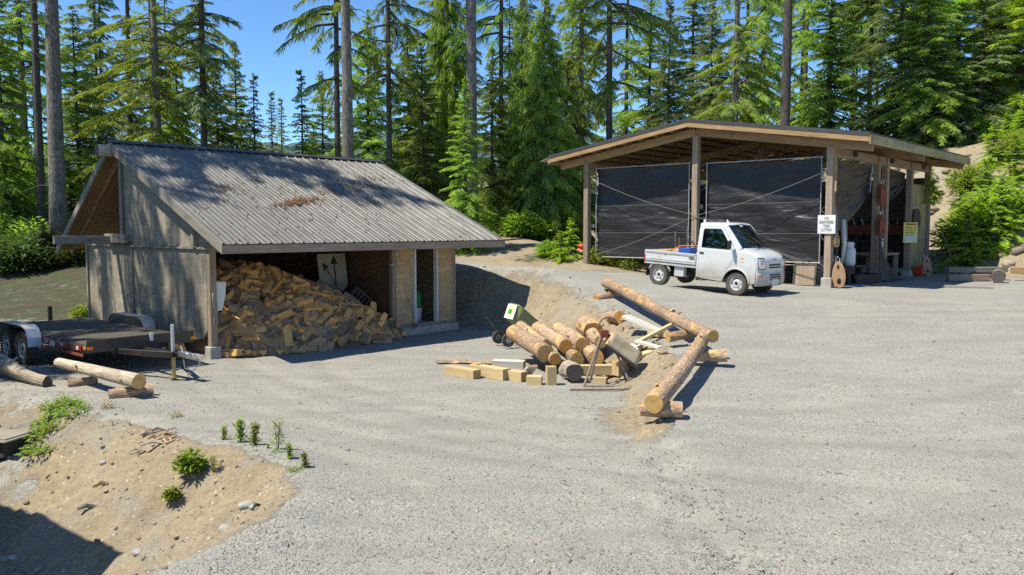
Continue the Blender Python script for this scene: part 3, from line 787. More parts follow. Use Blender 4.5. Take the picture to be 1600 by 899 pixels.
# --- left edge
tree(92, 34, 'tall', 31, 'thick grey-barked trunk standing left of the grey plywood shed', rz=1.)
tree(67, 36.5, 'tall', 28, 'slim dark trunk beside the thick one left of the plywood shed', wide=.62, bark='bark_dark', rz=2.)
tree(8, 37, 'hem1', 12, 'dense olive conifer at the left edge of the photo, behind the flat trailer')
tree(44, 43, 'fir1', 22, 'tall olive fir filling the gap left of the two bare trunks')
tree(128, 46, 'hem1', 13, 'dim green hemlock between the thick bare trunk and the shed roof peak', mat='n_dark')
tree(112, 38.5, 'sap1', 4.2, 'bright young conifer at the foot of the thick bare trunk', wide=1.3)
tree(28, 40, 'sap1', 5.5, 'bright young conifer low at the left edge behind the trailer', mat='n_bright', wide=1.2)
tree(160, 60, 'far2', 24, 'thin bluish fir with sky showing through above the shed peak')
tree(208, 52, 'fir2', 25, 'dark tall fir rising just right of the shed peak')
tree(252, 41, 'fir1', 25, 'sunlit yellow-green fir rising above the left part of the shed roof', rz=.4, wide=.9)
tree(322, 43, 'fir2', 27, 'dark fir with long boughs reaching right into the blue sky', rz=2.2, mat='n_blue', wide=.9)
tree(283, 47, 'hem1', 11, 'olive hemlock between the sunlit fir and the dark fir above the shed roof')
tree(345, 47, 'hem1', 10.5, 'olive hemlock low behind the shed roof under the long dark boughs')
tree(374, 50, 'hem2', 12, 'pointed green conifer right of the dark fir, before the open sky', mat='n_olive')
tree(402, 45, 'spi1', 9.6, 'dark narrow spire tree standing against the sky left of the drooping one')
tree(428, 66, 'spi1', 11.3, 'tiny far spruce top peeping over the shed ridge', mat='n_blue')
tree(443, 74, 'spi1', 11.8, 'second tiny far spruce top over the shed ridge, in front of the blue hill', mat='n_olive')
tree(474, 44, 'spi1', 10.2, 'dark spire tree with a nodding tip alone in the open sky', rz=.6)
tree(506, 60, 'hem2', 12, 'pale hazy conifer left of the pair of bare trunks', mat='n_blue')
tree(492, 52, 'hem1', 7.5, 'low green conifer just over the shed ridge beneath the nodding spire')
# --- middle
tree(530, 39, 'fir2', 26, 'thin dark fir with sunlit boughs to its left, beside the lit grey trunk', rz=3.3, mat='n_olive', wide=.72)
tree(546, 34, 'tall', 31, 'straight pale-lit grey trunk rising behind the middle of the shed roof', wide=.74, rz=4.)
tree(609, 41, 'fir2', 26, 'fir with a bare brown lower trunk and dark crown above the shed roof end', rz=.8, wide=.72)
tree(577, 43, 'hem1', 11.5, 'bushy hemlock between the grey trunk and the brown-trunked fir', mat='n_olive')
tree(640, 47, 'hem1', 12, 'dark dense hemlock right of the brown-trunked fir', mat='n_dark')
tree(662, 42, 'hem1', 9.5, 'olive hemlock above the right end of the shed roof')
tree(700, 46, 'ced1', 17, 'columnar cedar left of the thick mottled trunk', wide=.62)
tree(737, 34, 'tall', 31, 'thick mottled trunk between the two sheds', wide=.78, rz=5.)
tree(728, 32, 'hem2', 6.6, 'bright young hemlock growing at the foot of the mottled trunk', wide=1.1)
tree(783, 43, 'fir2', 27, 'fir trunk with drooping sprays right of the thick mottled trunk', rz=2.9, mat='n_olive', wide=.68)
tree(770, 38, 'hem1', 8.5, 'olive hemlock at the end of the trail between the sheds')
tree(816, 47, 'ced1', 14.5, 'dark cedar behind the lit drooping cedar', mat='n_dark', wide=.75)
tree(850, 38, 'ced1', 11.5, 'lit drooping cedar just left of the open shed roof', rz=1.1)
tree(886, 41, 'ced1', 10, 'second drooping cedar, behind the left eave of the open shed', wide=1.1)
tree(908, 46, 'fir1', 24, 'tall sunlit fir above the left slope of the open shed roof', rz=3., wide=.72)
tree(951, 37.5, 'fir2', 27, 'dark straight-trunked fir rising from behind the left slope of the open shed roof', rz=5.2, wide=.75)
tree(1012, 52, 'hem2', 15.5, 'pointed conifer left of the open shed ridge against the sky', mat='n_olive')
tree(1042, 49, 'hem2', 13.8, 'dark pointed conifer just left of the open shed ridge', mat='n_blue')
tree(1079, 62, 'hem2', 15, 'hazy pointed conifer directly over the open shed ridge', mat='n_olive')
tree(1108, 56, 'hem1', 11, 'low dark hemlock right of the open shed ridge', mat='n_blue')
tree(1146, 43, 'fir1', 25, 'fir with a thin pale trunk right of the patch of blue sky', rz=4.4, mat='n_olive', wide=.85)
tree(1186, 52, 'fir1', 26, 'green fir between the thin pale trunk and the thick dark trunk', wide=.72)
tree(1222, 39, 'tall', 31, 'thick dark trunk rising behind the right slope of the open shed roof', wide=.8, bark='bark_dark', rz=.3)
tree(1252, 50, 'fir2', 24, 'dim fir right behind the thick dark trunk', mat='n_olive', wide=.7)
tree(1290, 46, 'hem2', 13, 'bright layered conifer right of the thick dark trunk', wide=1.2)
tree(1326, 58, 'far2', 22, 'dark slender fir behind the right eave of the open shed')
tree(1352, 48, 'far2', 22, 'thin-stemmed fir with sky glimpsed around its trunk', mat='n_dark')
# --- hill on the right
for px, Y, key, H, lab, mt in (
    (1398, 43, 'hem2', 12, 'bright conifer at the left end of the stand on the hill', None),
    (1440, 41, 'hem2', 11, 'bright conifer second from the left in the stand on the hill', None),
    (1486, 43.5, 'hem4', 13, 'lush conifer in the middle of the stand on the hill', 'n_bright'),
    (1522, 41, 'hem2', 9, 'short bright conifer at the front of the stand on the hill', None),
    (1556, 43, 'hem2', 13, 'tall bright conifer near the right end of the stand on the hill', None),
    (1592, 41, 'hem4', 11, 'bright conifer at the right edge of the photo on the hill', 'n_bright'),
    (1462, 40.5, 'hem2', 6, 'small bright conifer low at the front left of the hill stand', None),
    (1640, 44, 'fir1', 20, 'tall fir leaning in at the right edge of the hill', 'n_bright'),
    (1425, 52, 'fir1', 22, 'tall olive fir behind the left of the hill stand', 'n_bright'),
    (1535, 52, 'fir1', 22, 'tall olive fir behind the right of the hill stand', 'n_bright')):
    tree(px, Y, key, H, lab, mat=mt, wide=1.2)
# --- back rows
rr = random.Random(5)
for lo, hi, cnt in ((-120, 330, 13), (565, 995, 9), (1120, 1720, 11)):
    for k in range(cnt):
        px = lo + (hi - lo) * (k + rr.uniform(.1, .9)) / cnt; Y_ = rr.uniform(56, 84)
        tree(px, Y_, rr.choice(['far1', 'far1', 'far2', 'fir1']), rr.uniform(18, 27), 'slender conifer in the dim rows deep in the forest', group='conifers deep in the forest', mat=rr.choice(['n_dark', 'n_olive', 'n_blue', 'n_olive']))
for k in range(10):
    tree(345 + k * 23 + rr.uniform(-7, 7), rr.uniform(62, 80), 'hem1', rr.uniform(5, 8), 'small conifer low behind the shed ridge in the open gap', group='small conifers in the gap', mat=rr.choice(['n_blue', 'n_olive']))
# trees beside the left frame edge, whose shade dapples the plywood shed
for x, y, key, H, w, lab in (
    (-17.2, 15.0, 'fir2', 25, 1., 'fir left of the trailer, outside the picture'), (-14.8, 19.4, 'tall', 27, .9, 'bare-stemmed fir left of the shed, outside the picture'),
    (-20., 19.5, 'fir1', 25, 1., 'bushy fir left of the shed, outside the picture'), (-14.4, 11.6, 'hem1', 9, 1., 'hemlock by the left hollow, outside the picture'),
    (-24, 12, 'fir1', 24, 1., 'bushy fir far left of the trailer, outside the picture'), (-15.6, 16.6, 'fir1', 21, .85, 'bushy fir nearest the plywood shed, outside the picture'),
    (-13.6, 14.2, 'hem3', 12, .9, 'lower bushy hemlock beside the trailer, outside the picture')):
    plant(key, x, y, H, lab, wide=w)
# ------------------------------------------------------------------ firewood shed (local x = along the front, y = into the shed)
SO = Vector((-6.29, 17.33, 0)); SA = math.atan2(.7396, .673)
SU = Vector((.673, .7396, 0)); SV = Vector((-.7396, .673, 0))
def SW(a, b, z): return SO + SU * a + SV * b + Vector((0, 0, z))
shed = thing('firewood_shed', 'grey plywood shed with ribbed metal saltbox roof and open firewood bay', 'shed', SO, SA)
E0, FA, RR, BK, GG, ZF, ZR, ZB = -.32, -1.07, 4.16, 7.71, 7.85, 2.44, 4.79, 2.23
DEP = 6.4
def roofz(y): return ZF + (ZR - ZF) * (y - FA) / (RR - FA) if y < RR else ZR + (ZB - ZR) * (y - RR) / (BK - RR)
def ribbed(x0, x1, y0, z0, y1, z1, pitch=.262, rib=.03):
    """metal sheet with raised ribs running down the slope"""
    b = MB(); L = math.hypot(y1 - y0, z1 - z0); n = Vector((0, -(z1 - z0) / L, (y1 - y0) / L))
    if n.z < 0: n = -n
    prof = []; x = x0
    while x < x1 - pitch * .5:
        prof += [(x, 0), (x + .018, rib), (x + .04, rib), (x + .058, 0), (x + .15, 0), (x + .156, .006), (x + .168, .006), (x + .174, 0)]; x += pitch
    prof.append((x1, 0))
    seg = 6
    for i in range(len(prof) - 1):
        (xa, ha), (xb, hb) = prof[i], prof[i + 1]
        for k in range(seg):
            pts = []
            for xx, hh, t in ((xa, ha, k / seg), (xb, hb, k / seg), (xb, hb, (k + 1) / seg), (xa, ha, (k + 1) / seg)):
                p = Vector((xx, y0 + (y1 - y0) * t, z0 + (z1 - z0) * t)) + n * (hh + .0)
                pts.append(p)
            b.face(pts, [(xa, 0), (xb, 0), (xb, 1), (xa, 1)])
    return b
b = ribbed(E0, GG, FA - .03, ZF - .012, RR, ZR); b.build('roof_front_slope', M['roof_metal'], shed, solid=.004)
b = ribbed(E0, GG, BK + .03, ZB - .02, RR, ZR); b.build('roof_back_slope', M['roof_metal'], shed, solid=.004)
b = MB()
for s_ in (-1, 1):
    sl = (ZR - ZF) / (RR - FA) if s_ < 0 else (ZR - ZB) / (BK - RR)
    b.face([(E0 - .02, RR, ZR + .055), (GG + .02, RR, ZR + .055), (GG + .02, RR + s_ * .17, ZR + .055 - sl * .17), (E0 - .02, RR + s_ * .17, ZR + .055 - sl * .17)])
b.build('ridge_cap', M['dark_roof'], shed, solid=.006)
def slope_board(y0, y1, x0, x1, dz, th, name, mat):
    b = MB(); z0, z1 = roofz(y0), roofz(y1)
    for xx in [(x0, x1)]:
        c = Vector(((x0 + x1) / 2, (y0 + y1) / 2, (z0 + z1) / 2 - dz)); d = Vector((0, y1 - y0, z1 - z0)) / 2
        n = Vector((0, -d.z, d.y)).normalized() * (th / 2)
        b.hexa(c, Vector(((x1 - x0) / 2, 0, 0)), d, n, grain=1)
    return b
f = .0001
slope_board(FA, RR - f, E0 + .05, GG - .05, .028, .024, '', None).build('sheathing', M['soffit'], shed)
slope_board(RR + f, BK, E0 + .05, GG - .05, .028, .024, '', None).build('sheathing', M['soffit'], shed)
for x0 in (E0, GG - .045):
    for y0, y1 in ((FA, RR - f), (RR + f, BK)):
        slope_board(y0, y1, x0, x0 + .045, .11, .17, '', None).build('rake_board', M['grey_wood'], shed, bevel=.004)
b = MB(); b.box(((E0 + GG) / 2, FA - .012, ZF - .115), (GG - E0 + .02, .045, .17)); b.build('fascia_board', M['barn_wood'], shed, bevel=.004)
for i, x in enumerate((.05, 1.22, 2.44, 3.66, 4.95, 6.1, 6.98)):
    for y0, y1 in ((FA + .02, RR - .03), (RR + .03, BK - .02)):
        slope_board(y0, y1, x - .02, x + .02, .125, .165, '', None).build('rafter', M['warm_wood'], shed)
# ridge log end poking out of the gable
b = MB(); b.tube((E0 - .26, RR - .02, ZR - .22), (1.2, RR - .02, ZR - .22), .14, 14, 0, 1, wob=.03); b.build('ridge_pole', [M['log_grey'], M['log_end_grey']], shed, smooth=False)
# gable wall on the left: plywood sheets, upper part stops at the ridge
def vplane(poly, x, th, mat, name):
    b = MB(); b.prism(poly, th, lambda y, z, t: (x + t, y, z)); return b.build(name, mat, shed)
for y0, y1 in ((.14, 1.22), (1.226, 2.44), (2.446, 3.66), (3.666, 4.9), (4.906, DEP)):
    zb = .42 if y0 < 3 else .2
    poly = [(y0, .36 - .0 * y0), (y1, .36), (y1, 2.30), (y0, 2.30)]
    if y0 == .14: poly = [(.24, .50), (.34, .40), (y1, .30), (y1, 2.30), (y0, 2.30), (.14, .62)]
    else: poly = [(y0, .28), (y1, .26), (y1, 2.30), (y0, 2.30)]
    vplane(poly, -.02 - rnd.uniform(0, .004), .018, M['grey_ply'], 'wall_panel')
zt = lambda y: roofz(y) - .06
for y0, y1 in ((.0, 1.9), (1.906, 3.1), (3.106, 4.12)):
    poly = [(y0, max(2.345, 2.345)), (y1, 2.345), (y1, zt(y1)), (y0, max(2.36, zt(y0)))]
    vplane(poly, -.002, .018, M['grey_ply'], 'gable_panel')
b = MB()
b.box((-.045, DEP / 2, 2.322), (.04, DEP, .045)); b.box((-.045, DEP - .05, 1.25), (.04, .09, 2.1)); b.box((-.045, 4.17, 3.35), (.05, .10, 2.06)); b.box((-.045, 3.66, 1.25), (.03, .05, 2.0))
b.build('wall_trim', M['grey_wood'], shed, bevel=.003)
b = MB(); b.bar((.6, 4.62, 2.46), (-1.42, 4.62, 2.47), .14, .19, mi=0); b.build('tie_beam', M['grey_wood'], shed, bevel=.006)
b = MB(); b.bar((-.13, 3.75, 2.50), (-.13, 4.9, 2.50), .09, .22); b.build('packing_block', M['grey_wood'], shed, bevel=.006)
b = MB(); b.bar((-.05, .55, 2.36), (-.05, .55, 2.72), .12, .12); b.build('strut', M['grey_wood'], shed)
# posts, footings, floor slab
def post(x, y, z0, z1, w=.16, mat='grey_wood', par=None):
    b = MB(); b.box((x, y, (z0 + z1) / 2), (w, w, z1 - z0)); return b.build('post', M[mat], par or shed, bevel=.006)
def footing(x, y, z0, z1, w=.26, par=None, mat='concrete'):
    b = MB(); b.box((x, y, (z0 + z1) / 2), (w, w, z1 - z0)); return b.build('footing', M[mat], par or shed, bevel=.012)
post(.06, .08, .26, 2.42, .15, 'barn_wood'); footing(.06, .08, -.2, .26, .25)
post(4.95, .08, .2, 2.42, .14, 'barn_wood'); footing(4.95, .06, -.2, .2, .22)
post(7.0, .08, .2, 2.42, .12, 'barn_wood'); footing(7.0, .06, -.2, .2, .2)
post(.06, DEP - .1, 0, 2.45, .14); post(7.0, DEP - .1, 0, 2.45, .14)
b = MB(); b.box((3.5, .1, 2.33), (7.0, .14, .17)); b.build('header_beam', M['grey_wood'], shed)
b = MB(); b.box((3.53, DEP / 2, -.09), (7.1, DEP + .15, .2)); b.build('floor_slab', M['concrete'], shed)
b = MB(); b.box((6.0, -.02, .10), (2.1, .26, .2)); b.build('sill_plinth', M['concrete'], shed, bevel=.015)
b = MB(); b.box((5.98, .05, .235), (1.86, .10, .09)); b.build('sill_board', M['grey_wood'], shed, bevel=.004)
# back, right and dividing walls
for x0, x1 in ((.1, 1.22), (1.226, 2.44), (2.446, 3.66), (3.666, 4.94), (4.946, 7.05)):
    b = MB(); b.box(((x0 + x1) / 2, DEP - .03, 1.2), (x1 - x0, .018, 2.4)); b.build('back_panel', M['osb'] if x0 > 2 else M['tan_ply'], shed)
b = MB(); b.box((7.06, DEP / 2, 1.3), (.018, DEP, 2.3)); b.build('right_wall_panel', M['tan_ply'], shed)
b = MB(); b.prism([(.0, 2.45), (DEP, 2.45), (DEP, zt(DEP)), (RR, zt(RR)), (0, zt(0))], .018, lambda y, z, t: (7.03 + t, y, z)); b.build('right_gable_panel', M['tan_ply'], shed)
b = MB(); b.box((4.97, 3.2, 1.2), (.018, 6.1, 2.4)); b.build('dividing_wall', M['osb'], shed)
# front wall beside the door
for x0, x1 in ((5.02, 5.56), (6.38, 6.94)):
    b = MB(); b.box(((x0 + x1) / 2, .03, 1.3), (x1 - x0, .018, 2.05)); b.build('front_panel', M['tan_ply'], shed)
b = MB(); b.box((5.97, .03, 2.285), (.80, .016, .08)); b.build('front_panel', M['tan_ply'], shed)
dfm = MB()
for x in (5.585, 6.345): dfm.box((x, .0, 1.26), (.04, .14, 1.96))
dfm.box((5.965, .0, 2.24), (.80, .14, .035)); dfm.build('door_frame', M['white'], shed, bevel=.003)
b = MB()
for x, z in ((5.00, .3), (5.0, 1.2), (5.0, 2.1), (6.97, .3), (6.97, 1.2), (6.97, 2.1)): b.box((x, -.012, z), (.05, .012, .05))
b.build('post_bracket', M['galv'], shed)
# needle litter drifted on the roof
def on_roof(x, y): return Vector((x, y, roofz(y)))
def litter(cx, cy, sx, sy, n, name, par, mat):
    P = []; F = []
    for k in range(n):
        x = cx + rnd.gauss(0, sx); y = cy + rnd.gauss(0, sy) + .35 * (x - cx)
        if not (E0 + .1 < x < GG - .1 and FA + .1 < y < RR - .1): continue
        z = roofz(y) + .015 + rnd.uniform(0, .035); a = rnd.uniform(0, 3.14); l = rnd.uniform(.015, .05); w = rnd.uniform(.006, .016)
        c, s_ = math.cos(a), math.sin(a); sl = (ZR - ZF) / (RR - FA)
        i = len(P)
        for p, q in ((-l, -w), (l, -w), (l, w), (-l, w)):
            dx, dy = p * c - q * s_, p * s_ + q * c
            P.append((x + dx, y + dy, z + dy * sl + rnd.uniform(0, .012)))
        F.append((i, i + 1, i + 2, i + 3))
    return np_mesh(name, np.array(P), np.array(F), mat, par)
rw = Matrix.Translation(SO) @ Matrix.Rotation(SA, 4, 'Z')
for args, lab in (((2.75, .95, .40, .09, 420), 'heap of brown fir needles lying on the lower shed roof'), ((1.35, 1.6, .25, .14, 60), 'small brown needle patch left of the main heap on the shed roof')):
    o = litter(*args, 'needle_litter', None, M['litter']); o.matrix_world = rw; tag(o, lab, 'needle litter', None, 'stuff')
o = litter(4., 1.6, 2.2, 1.1, 520, 'scattered_needles', None, M['litter']); o.matrix_world = rw; tag(o, 'single brown needles and twigs scattered over the shed roof', 'needle litter', None, 'stuff')
o = litter(5.6, 2.2, 1.1, .25, 260, 'scattered_needles', None, M['litter']); o.matrix_world = rw; tag(o, 'thin line of brown twigs on the right half of the shed roof', 'needle litter', None, 'stuff')

# things standing in the shed
def lt(name, label, cat, a, b_, z, rz=0, **k): return thing(name, label, cat, SW(a, b_, z), SA + rz, **k)
t = lt('arrow_board', 'pale board with two black arrows leaning inside the shed', 'board', 4.22, 1.5, .75, R(-8))
b = MB(); b.box((0, 0, .72), (.86, .02, 1.25)); b.build('board', M['dull_board'], t)
b = MB()
b.box((.06, -.014, .72), (.035, .006, .85), ); b.prism([(-.06, 1.08), (.18, 1.08), (.06, 1.30)], .006, lambda x, z, q: (x, -.017 + q, z))
b.bar((-.22, -.014, .98), (.06, -.014, .52), .006, .04, (0, 1, 0)); b.prism([(-.31, 1.12), (-.27, .90), (-.12, 1.02)], .006, lambda x, z, q: (x, -.017 + q, z))
b.build('arrows', M['ink'], t); t.rotation_euler = (R(-8), 0, SA)
t = lt('black_crate', 'black slatted crate tipped on the firewood beside the arrow board', 'crate', 4.2, .72, .85)
b = MB()
for k in range(6): b.box((-.30 + k * .12, -.18, .15), (.06, .02, .42))
for k in range(6): b.box((-.30 + k * .12, .18, .15), (.06, .02, .42))
for z in (-.05, .34): b.box((0, -.19, z), (.72, .025, .04)); b.box((0, .19, z), (.72, .025, .04))
b.box((0, 0, -.07), (.7, .36, .02)); b.box((-.35, 0, .15), (.02, .36, .4)); b.box((.35, 0, .15), (.02, .36, .4))
b.build('crate_body', M['black'], t); t.rotation_euler = (R(14), R(38), SA)
b = MB(); b.box((.30, -.212, -.02), (.07, .01, .14)); b.build('crate_tag', M['white'], t)
t = lt('plastic_sheet', 'white plastic panel sticking out behind the left shed post', 'panel', .20, .10, 1.0)
b = MB(); b.prism([(-.1, 0), (.10, .0), (.18, .32), (.2, .60), (-.1, .62)], .012, lambda x, z, q: (x, q, z)); b.build('panel', M['white'], t, bevel=.003)
t = lt('white_rope', 'white cord dangling on the left front post of the shed', 'cord', .06, -.01, 1.3)
b = MB(); b.path([(-.03, -.01, .1), (-.04, -.02, -.1), (.03, -.02, -.3), (-.03, -.02, -.5), (.03, -.02, -.7), (.06, -.02, -.55), (.07, -.015, -.2), (.04, -.01, .05)], .006, 5); b.build('cord', M['rope'], t, smooth=True)
t = lt('hung_chain', 'grey chain hanging from the middle post of the shed', 'chain', 4.9, -.05, 1.55)
b = MB()
for k in range(16):
    a = k * .5; b.path([(.03 * math.sin(k * 1.3) + .022 * math.cos(q), -.02 + .012 * math.sin(q) * (k % 2), .25 - k * .035 + .024 * math.sin(q)) for q in (0, 1.05, 2.1, 3.14, 4.2, 5.24)], .006, 5, closed=True, cap=False)
for k in range(7): b.path([(-.05 + .05 * math.cos(q + k) + .02 * k - .05, -.03 - .004 * k, .27 + .035 * math.sin(q)) for q in (0, 1.05, 2.1, 3.14, 4.2, 5.24)], .006, 5, closed=True, cap=False)
b.build('links', M['steel'], t)
t = lt('green_fuel_can', 'green jerry can standing in the shed doorway', 'fuel can', 6.12, .55, .62)
b = MB(); b.box((0, 0, .19), (.26, .18, .36)); b.build('can_body', M['green'], t, bevel=.03)
b = MB(); b.bar((-.07, 0, .40), (.07, 0, .40), .03, .03); b.tube((.08, 0, .36), (.13, 0, .45), .025, 8); b.build('can_handle', M['green'], t)
t = lt('white_bucket', 'white bucket under the green jerry can in the shed doorway', 'bucket', 6.14, .55, .23)
b = MB(); b.lathe([(.0, 0), (.13, 0), (.155, .36), (.165, .36), (.165, .39), (.14, .39), (.0, .385)], 20); b.build('bucket_body', M['offwhite'], t, autosm=40)
t = lt('wall_clock_plate', 'pale round disc hung inside the shed doorway', 'disc', 5.75, .62, 1.92)
b = MB(); b.lathe([(0, 0), (.16, 0), (.17, -.02), (.12, -.03), (.0, -.035)], 20, (0, 0, 0), 'Y'); b.build('disc', M['offwhite'], t, autosm=40)
b = MB(); b.box((.02, .02, -.6), (.05, .02, .75)); b.build('strip', M['offwhite'], t)
t = lt('inside_shelf', 'dark shelf of tools deep in the shed doorway', 'shelf', 5.95, 2.2, .1)
b = MB()
for z in (.4, .9, 1.4, 1.9): b.box((0, 0, z), (1.2, .35, .03))
for x in (-.6, .6): b.box((x, 0, 1.0), (.04, .35, 2.0))
b.build('rack', M['dark_wood'], t)
for x, z, w, h, c in ((-.3, .55, .2, .26, 'dark_red'), (.1, 1.04, .25, .24, 'grey_sheet'), (.35, .53, .2, .22, 'rust'), (-.2, 1.53, .3, .22, 'black'), (.3, 1.52, .2, .2, 'offwhite')):
    b = MB(); b.box((x, 0, z), (w, .2, h)); b.build('tool_box', M[c], t, bevel=.02)
t = lt('splitting_axe', 'axe with wooden handle leaning on the tan panel left of the door', 'axe', 5.42, -.20, .24)
b = MB(); b.path([(.02, 0, 0), (.0, .06, .35), (-.06, .17, .72)], [.016, .015, .018], 7); b.build('handle', M['barn_wood'], t)
b = MB(); b.prism([(-.07, -.05), (.06, -.035), (.07, .05), (-.11, .07)], .035, lambda x, z, q: (x + .02, q - .0175, z + .02)); b.build('head', M['rust'], t)
t = lt('black_post', 'black steel post standing behind the flat trailer', 'post', -.9, 6.6, 0)
b = MB(); b.box((0, 0, .38), (.09, .09, .76)); b.build('tube', M['black_paint'], t, bevel=.006)
t = thing('white_block', 'small white block on the ground at the back corner of the plywood wall', 'block', SW(-.25, 6.1, 0), SA)
b = MB(); b.box((0, 0, .16), (.22, .3, .32)); b.build('block', M['cream'], t, bevel=.02)

# ------------------------------------------------------------------ firewood heap
def heap(a, b_):
    """height of the pile above the slab in shed coordinates"""
    fx = np.clip((a - .15) / .25, 0, 1)
    front = np.clip((b_ + .66 - .22 * np.sin(a * 1.6) - .55 * np.exp(-(a / .8) ** 2)) / 2.15, 0, 1)
    h = 1.86 * front ** .8
    right = np.clip((4.95 - a - .05 * b_) / 2.9, 0, 1)
    return np.minimum(h, 1.82 * right ** .70 + .0) * fx ** .3
GA, GB = 44, 40
aa = np.linspace(.14, 4.95, GA); bb = np.linspace(-.65, 4.0, GB); A_, B_ = np.meshgrid(aa, bb)
H_ = heap(A_, B_) - .10 + .05 * fbm(A_ * 4, B_ * 4, 5)
V = np.stack([A_.ravel(), B_.ravel(), np.where(H_ < .12, -.6, H_ - .16).ravel()], 1)
ii = (np.arange(GA - 1)[None, :] + GA * np.arange(GB - 1)[:, None]).ravel()
VAR = []
WM = [M['split'], M['fire_bark'], M['split_dark'], M['split_orange']]
def wedge(seed, split, end):
    """split round: irregular wedge with one bark face"""
    rs = random.Random(seed); L = rs.uniform(.29, .39); kind = rs.choice(['tri', 'tri', 'tri', 'quad', 'half', 'half'])
    if kind == 'tri': poly = [(-.085, -.05), (.085, -.06), (.06, .02), (-.01, .085)]; bark = [0] if rs.random() < .6 else []
    elif kind == 'quad': poly = [(-.08, -.055), (.075, -.05), (.085, .05), (-.07, .06)]; bark = [2] if rs.random() < .7 else []
    else: poly = [(-.10, -.03), (.10, -.03), (.085, .03), (.04, .07), (-.04, .072), (-.085, .028)]; bark = [1, 2, 3, 4, 5] if rs.random() < .6 else [3]
    sc = rs.uniform(.85, 1.15); poly = [(x * sc * rs.uniform(.85, 1.15), y * sc * rs.uniform(.85, 1.15)) for x, y in poly]
    b = MB(); n = len(poly); N = 3; rings = []
    for k in range(N + 1):
        t = k / N - .5; j = rs.uniform(-.006, .006)
        rings.append([(x + j + rs.uniform(-.004, .004), t * L + rs.uniform(-.008, .008) * (k in (0, N)), y + rs.uniform(-.005, .005)) for x, y in poly])
    ou = rs.uniform(0, 20)
    for i in range(n):
        a, c = poly[i], poly[(i + 1) % n]; w = math.hypot(c[0] - a[0], c[1] - a[1])
        for k in range(N):
            b.face([rings[k][i], rings[k][(i + 1) % n], rings[k + 1][(i + 1) % n], rings[k + 1][i]], [(ou + i * .3, k / N * L), (ou + i * .3 + w, k / N * L), (ou + i * .3 + w, (k + 1) / N * L), (ou + i * .3, (k + 1) / N * L)], 1 if i in bark else 0)
    b.face(rings[0][::-1], [(x, y) for x, y in poly][::-1], 2); b.face(rings[-1], poly, 2)
    return b, [split, M['fire_bark'], end]
PR = []
for k, (sp, en) in enumerate([('split', 'log_end'), ('split', 'log_end'), ('split_dark', 'log_end_grey'), ('split', 'log_end'), ('split_dark', 'log_end'), ('split_orange', 'log_end_orange'), ('split', 'log_end'), ('split_dark', 'log_end_grey'), ('split', 'log_end'), ('split_orange', 'log_end'), ('split', 'log_end'), ('split_dark', 'log_end')]):
    PR.append((*wedge(100 + k, M[sp], M[en]),))
pts = []
cand = 0
while len(pts) < 296 and cand < 60000:
    cand += 1
    a = rnd.uniform(.26, 4.9); b_ = rnd.uniform(-.62, 2.5)
    h = float(heap(np.array(a), np.array(b_)))
    if h < .02: continue
    dmin = .175 if cand < 30000 else .15
    if all((a - q[0]) ** 2 + (b_ - q[1]) ** 2 + (h - q[2]) ** 2 > dmin ** 2 for q in pts): pts.append((a, b_, h))
def pose(a, b_, h, lift=.0):
    e = .12
    gx = float(heap(np.array(a + e), np.array(b_)) - heap(np.array(a - e), np.array(b_))) / (2 * e); gy = float(heap(np.array(a), np.array(b_ + e)) - heap(np.array(a), np.array(b_ - e))) / (2 * e)
    n = Vector((-gx * .8, -gy * .8, 1)).normalized()
    n = (n + Vector((rnd.gauss(0, .32), rnd.gauss(0, .32), rnd.gauss(0, .25)))).normalized()
    d = Vector((rnd.uniform(-1, 1), rnd.uniform(-1, 1) * .8, rnd.gauss(0, .5))); d = (d - n * d.dot(n)).normalized()
    x = d.cross(n)
    r = Matrix((x, d, n)).transposed().to_4x4() @ Matrix.Rotation(rnd.choice([0, 1.57, 3.14, -1.57]) + rnd.gauss(0, .3), 4, 'Y')
    zz = max(h + lift, .07)
    if h < .15: r = Matrix.Rotation(rnd.uniform(0, 3.1), 4, 'Z') @ Matrix.Rotation(rnd.choice([0, 3.14]), 4, 'Y')
    return Matrix.Translation((a, b_, zz)) @ r
first = [None] * len(PR)
for i, (a, b_, h) in enumerate(pts):
    w = [0, 1, 3, 6, 8, 10, 5, 9, 4, 11, 2, 7] ; k = w[min(11, int(rnd.random() ** 1.35 * 12))]
    if h < .5 and rnd.random() < .15: k = rnd.choice([2, 4, 7, 11])
    if first[k] is None:
        o = PR[k][0].build('split_firewood', PR[k][1]); first[k] = o
    else: o = first[k].copy(); COL.objects.link(o)
    o.matrix_world = rw @ pose(a, b_, h, rnd.uniform(-.02, .05)) @ Matrix.Scale(rnd.uniform(.92, 1.25), 4)
    tag(o, 'split firewood billet in the big loose heap inside the shed', 'firewood', 'split firewood heaped in the shed bay')
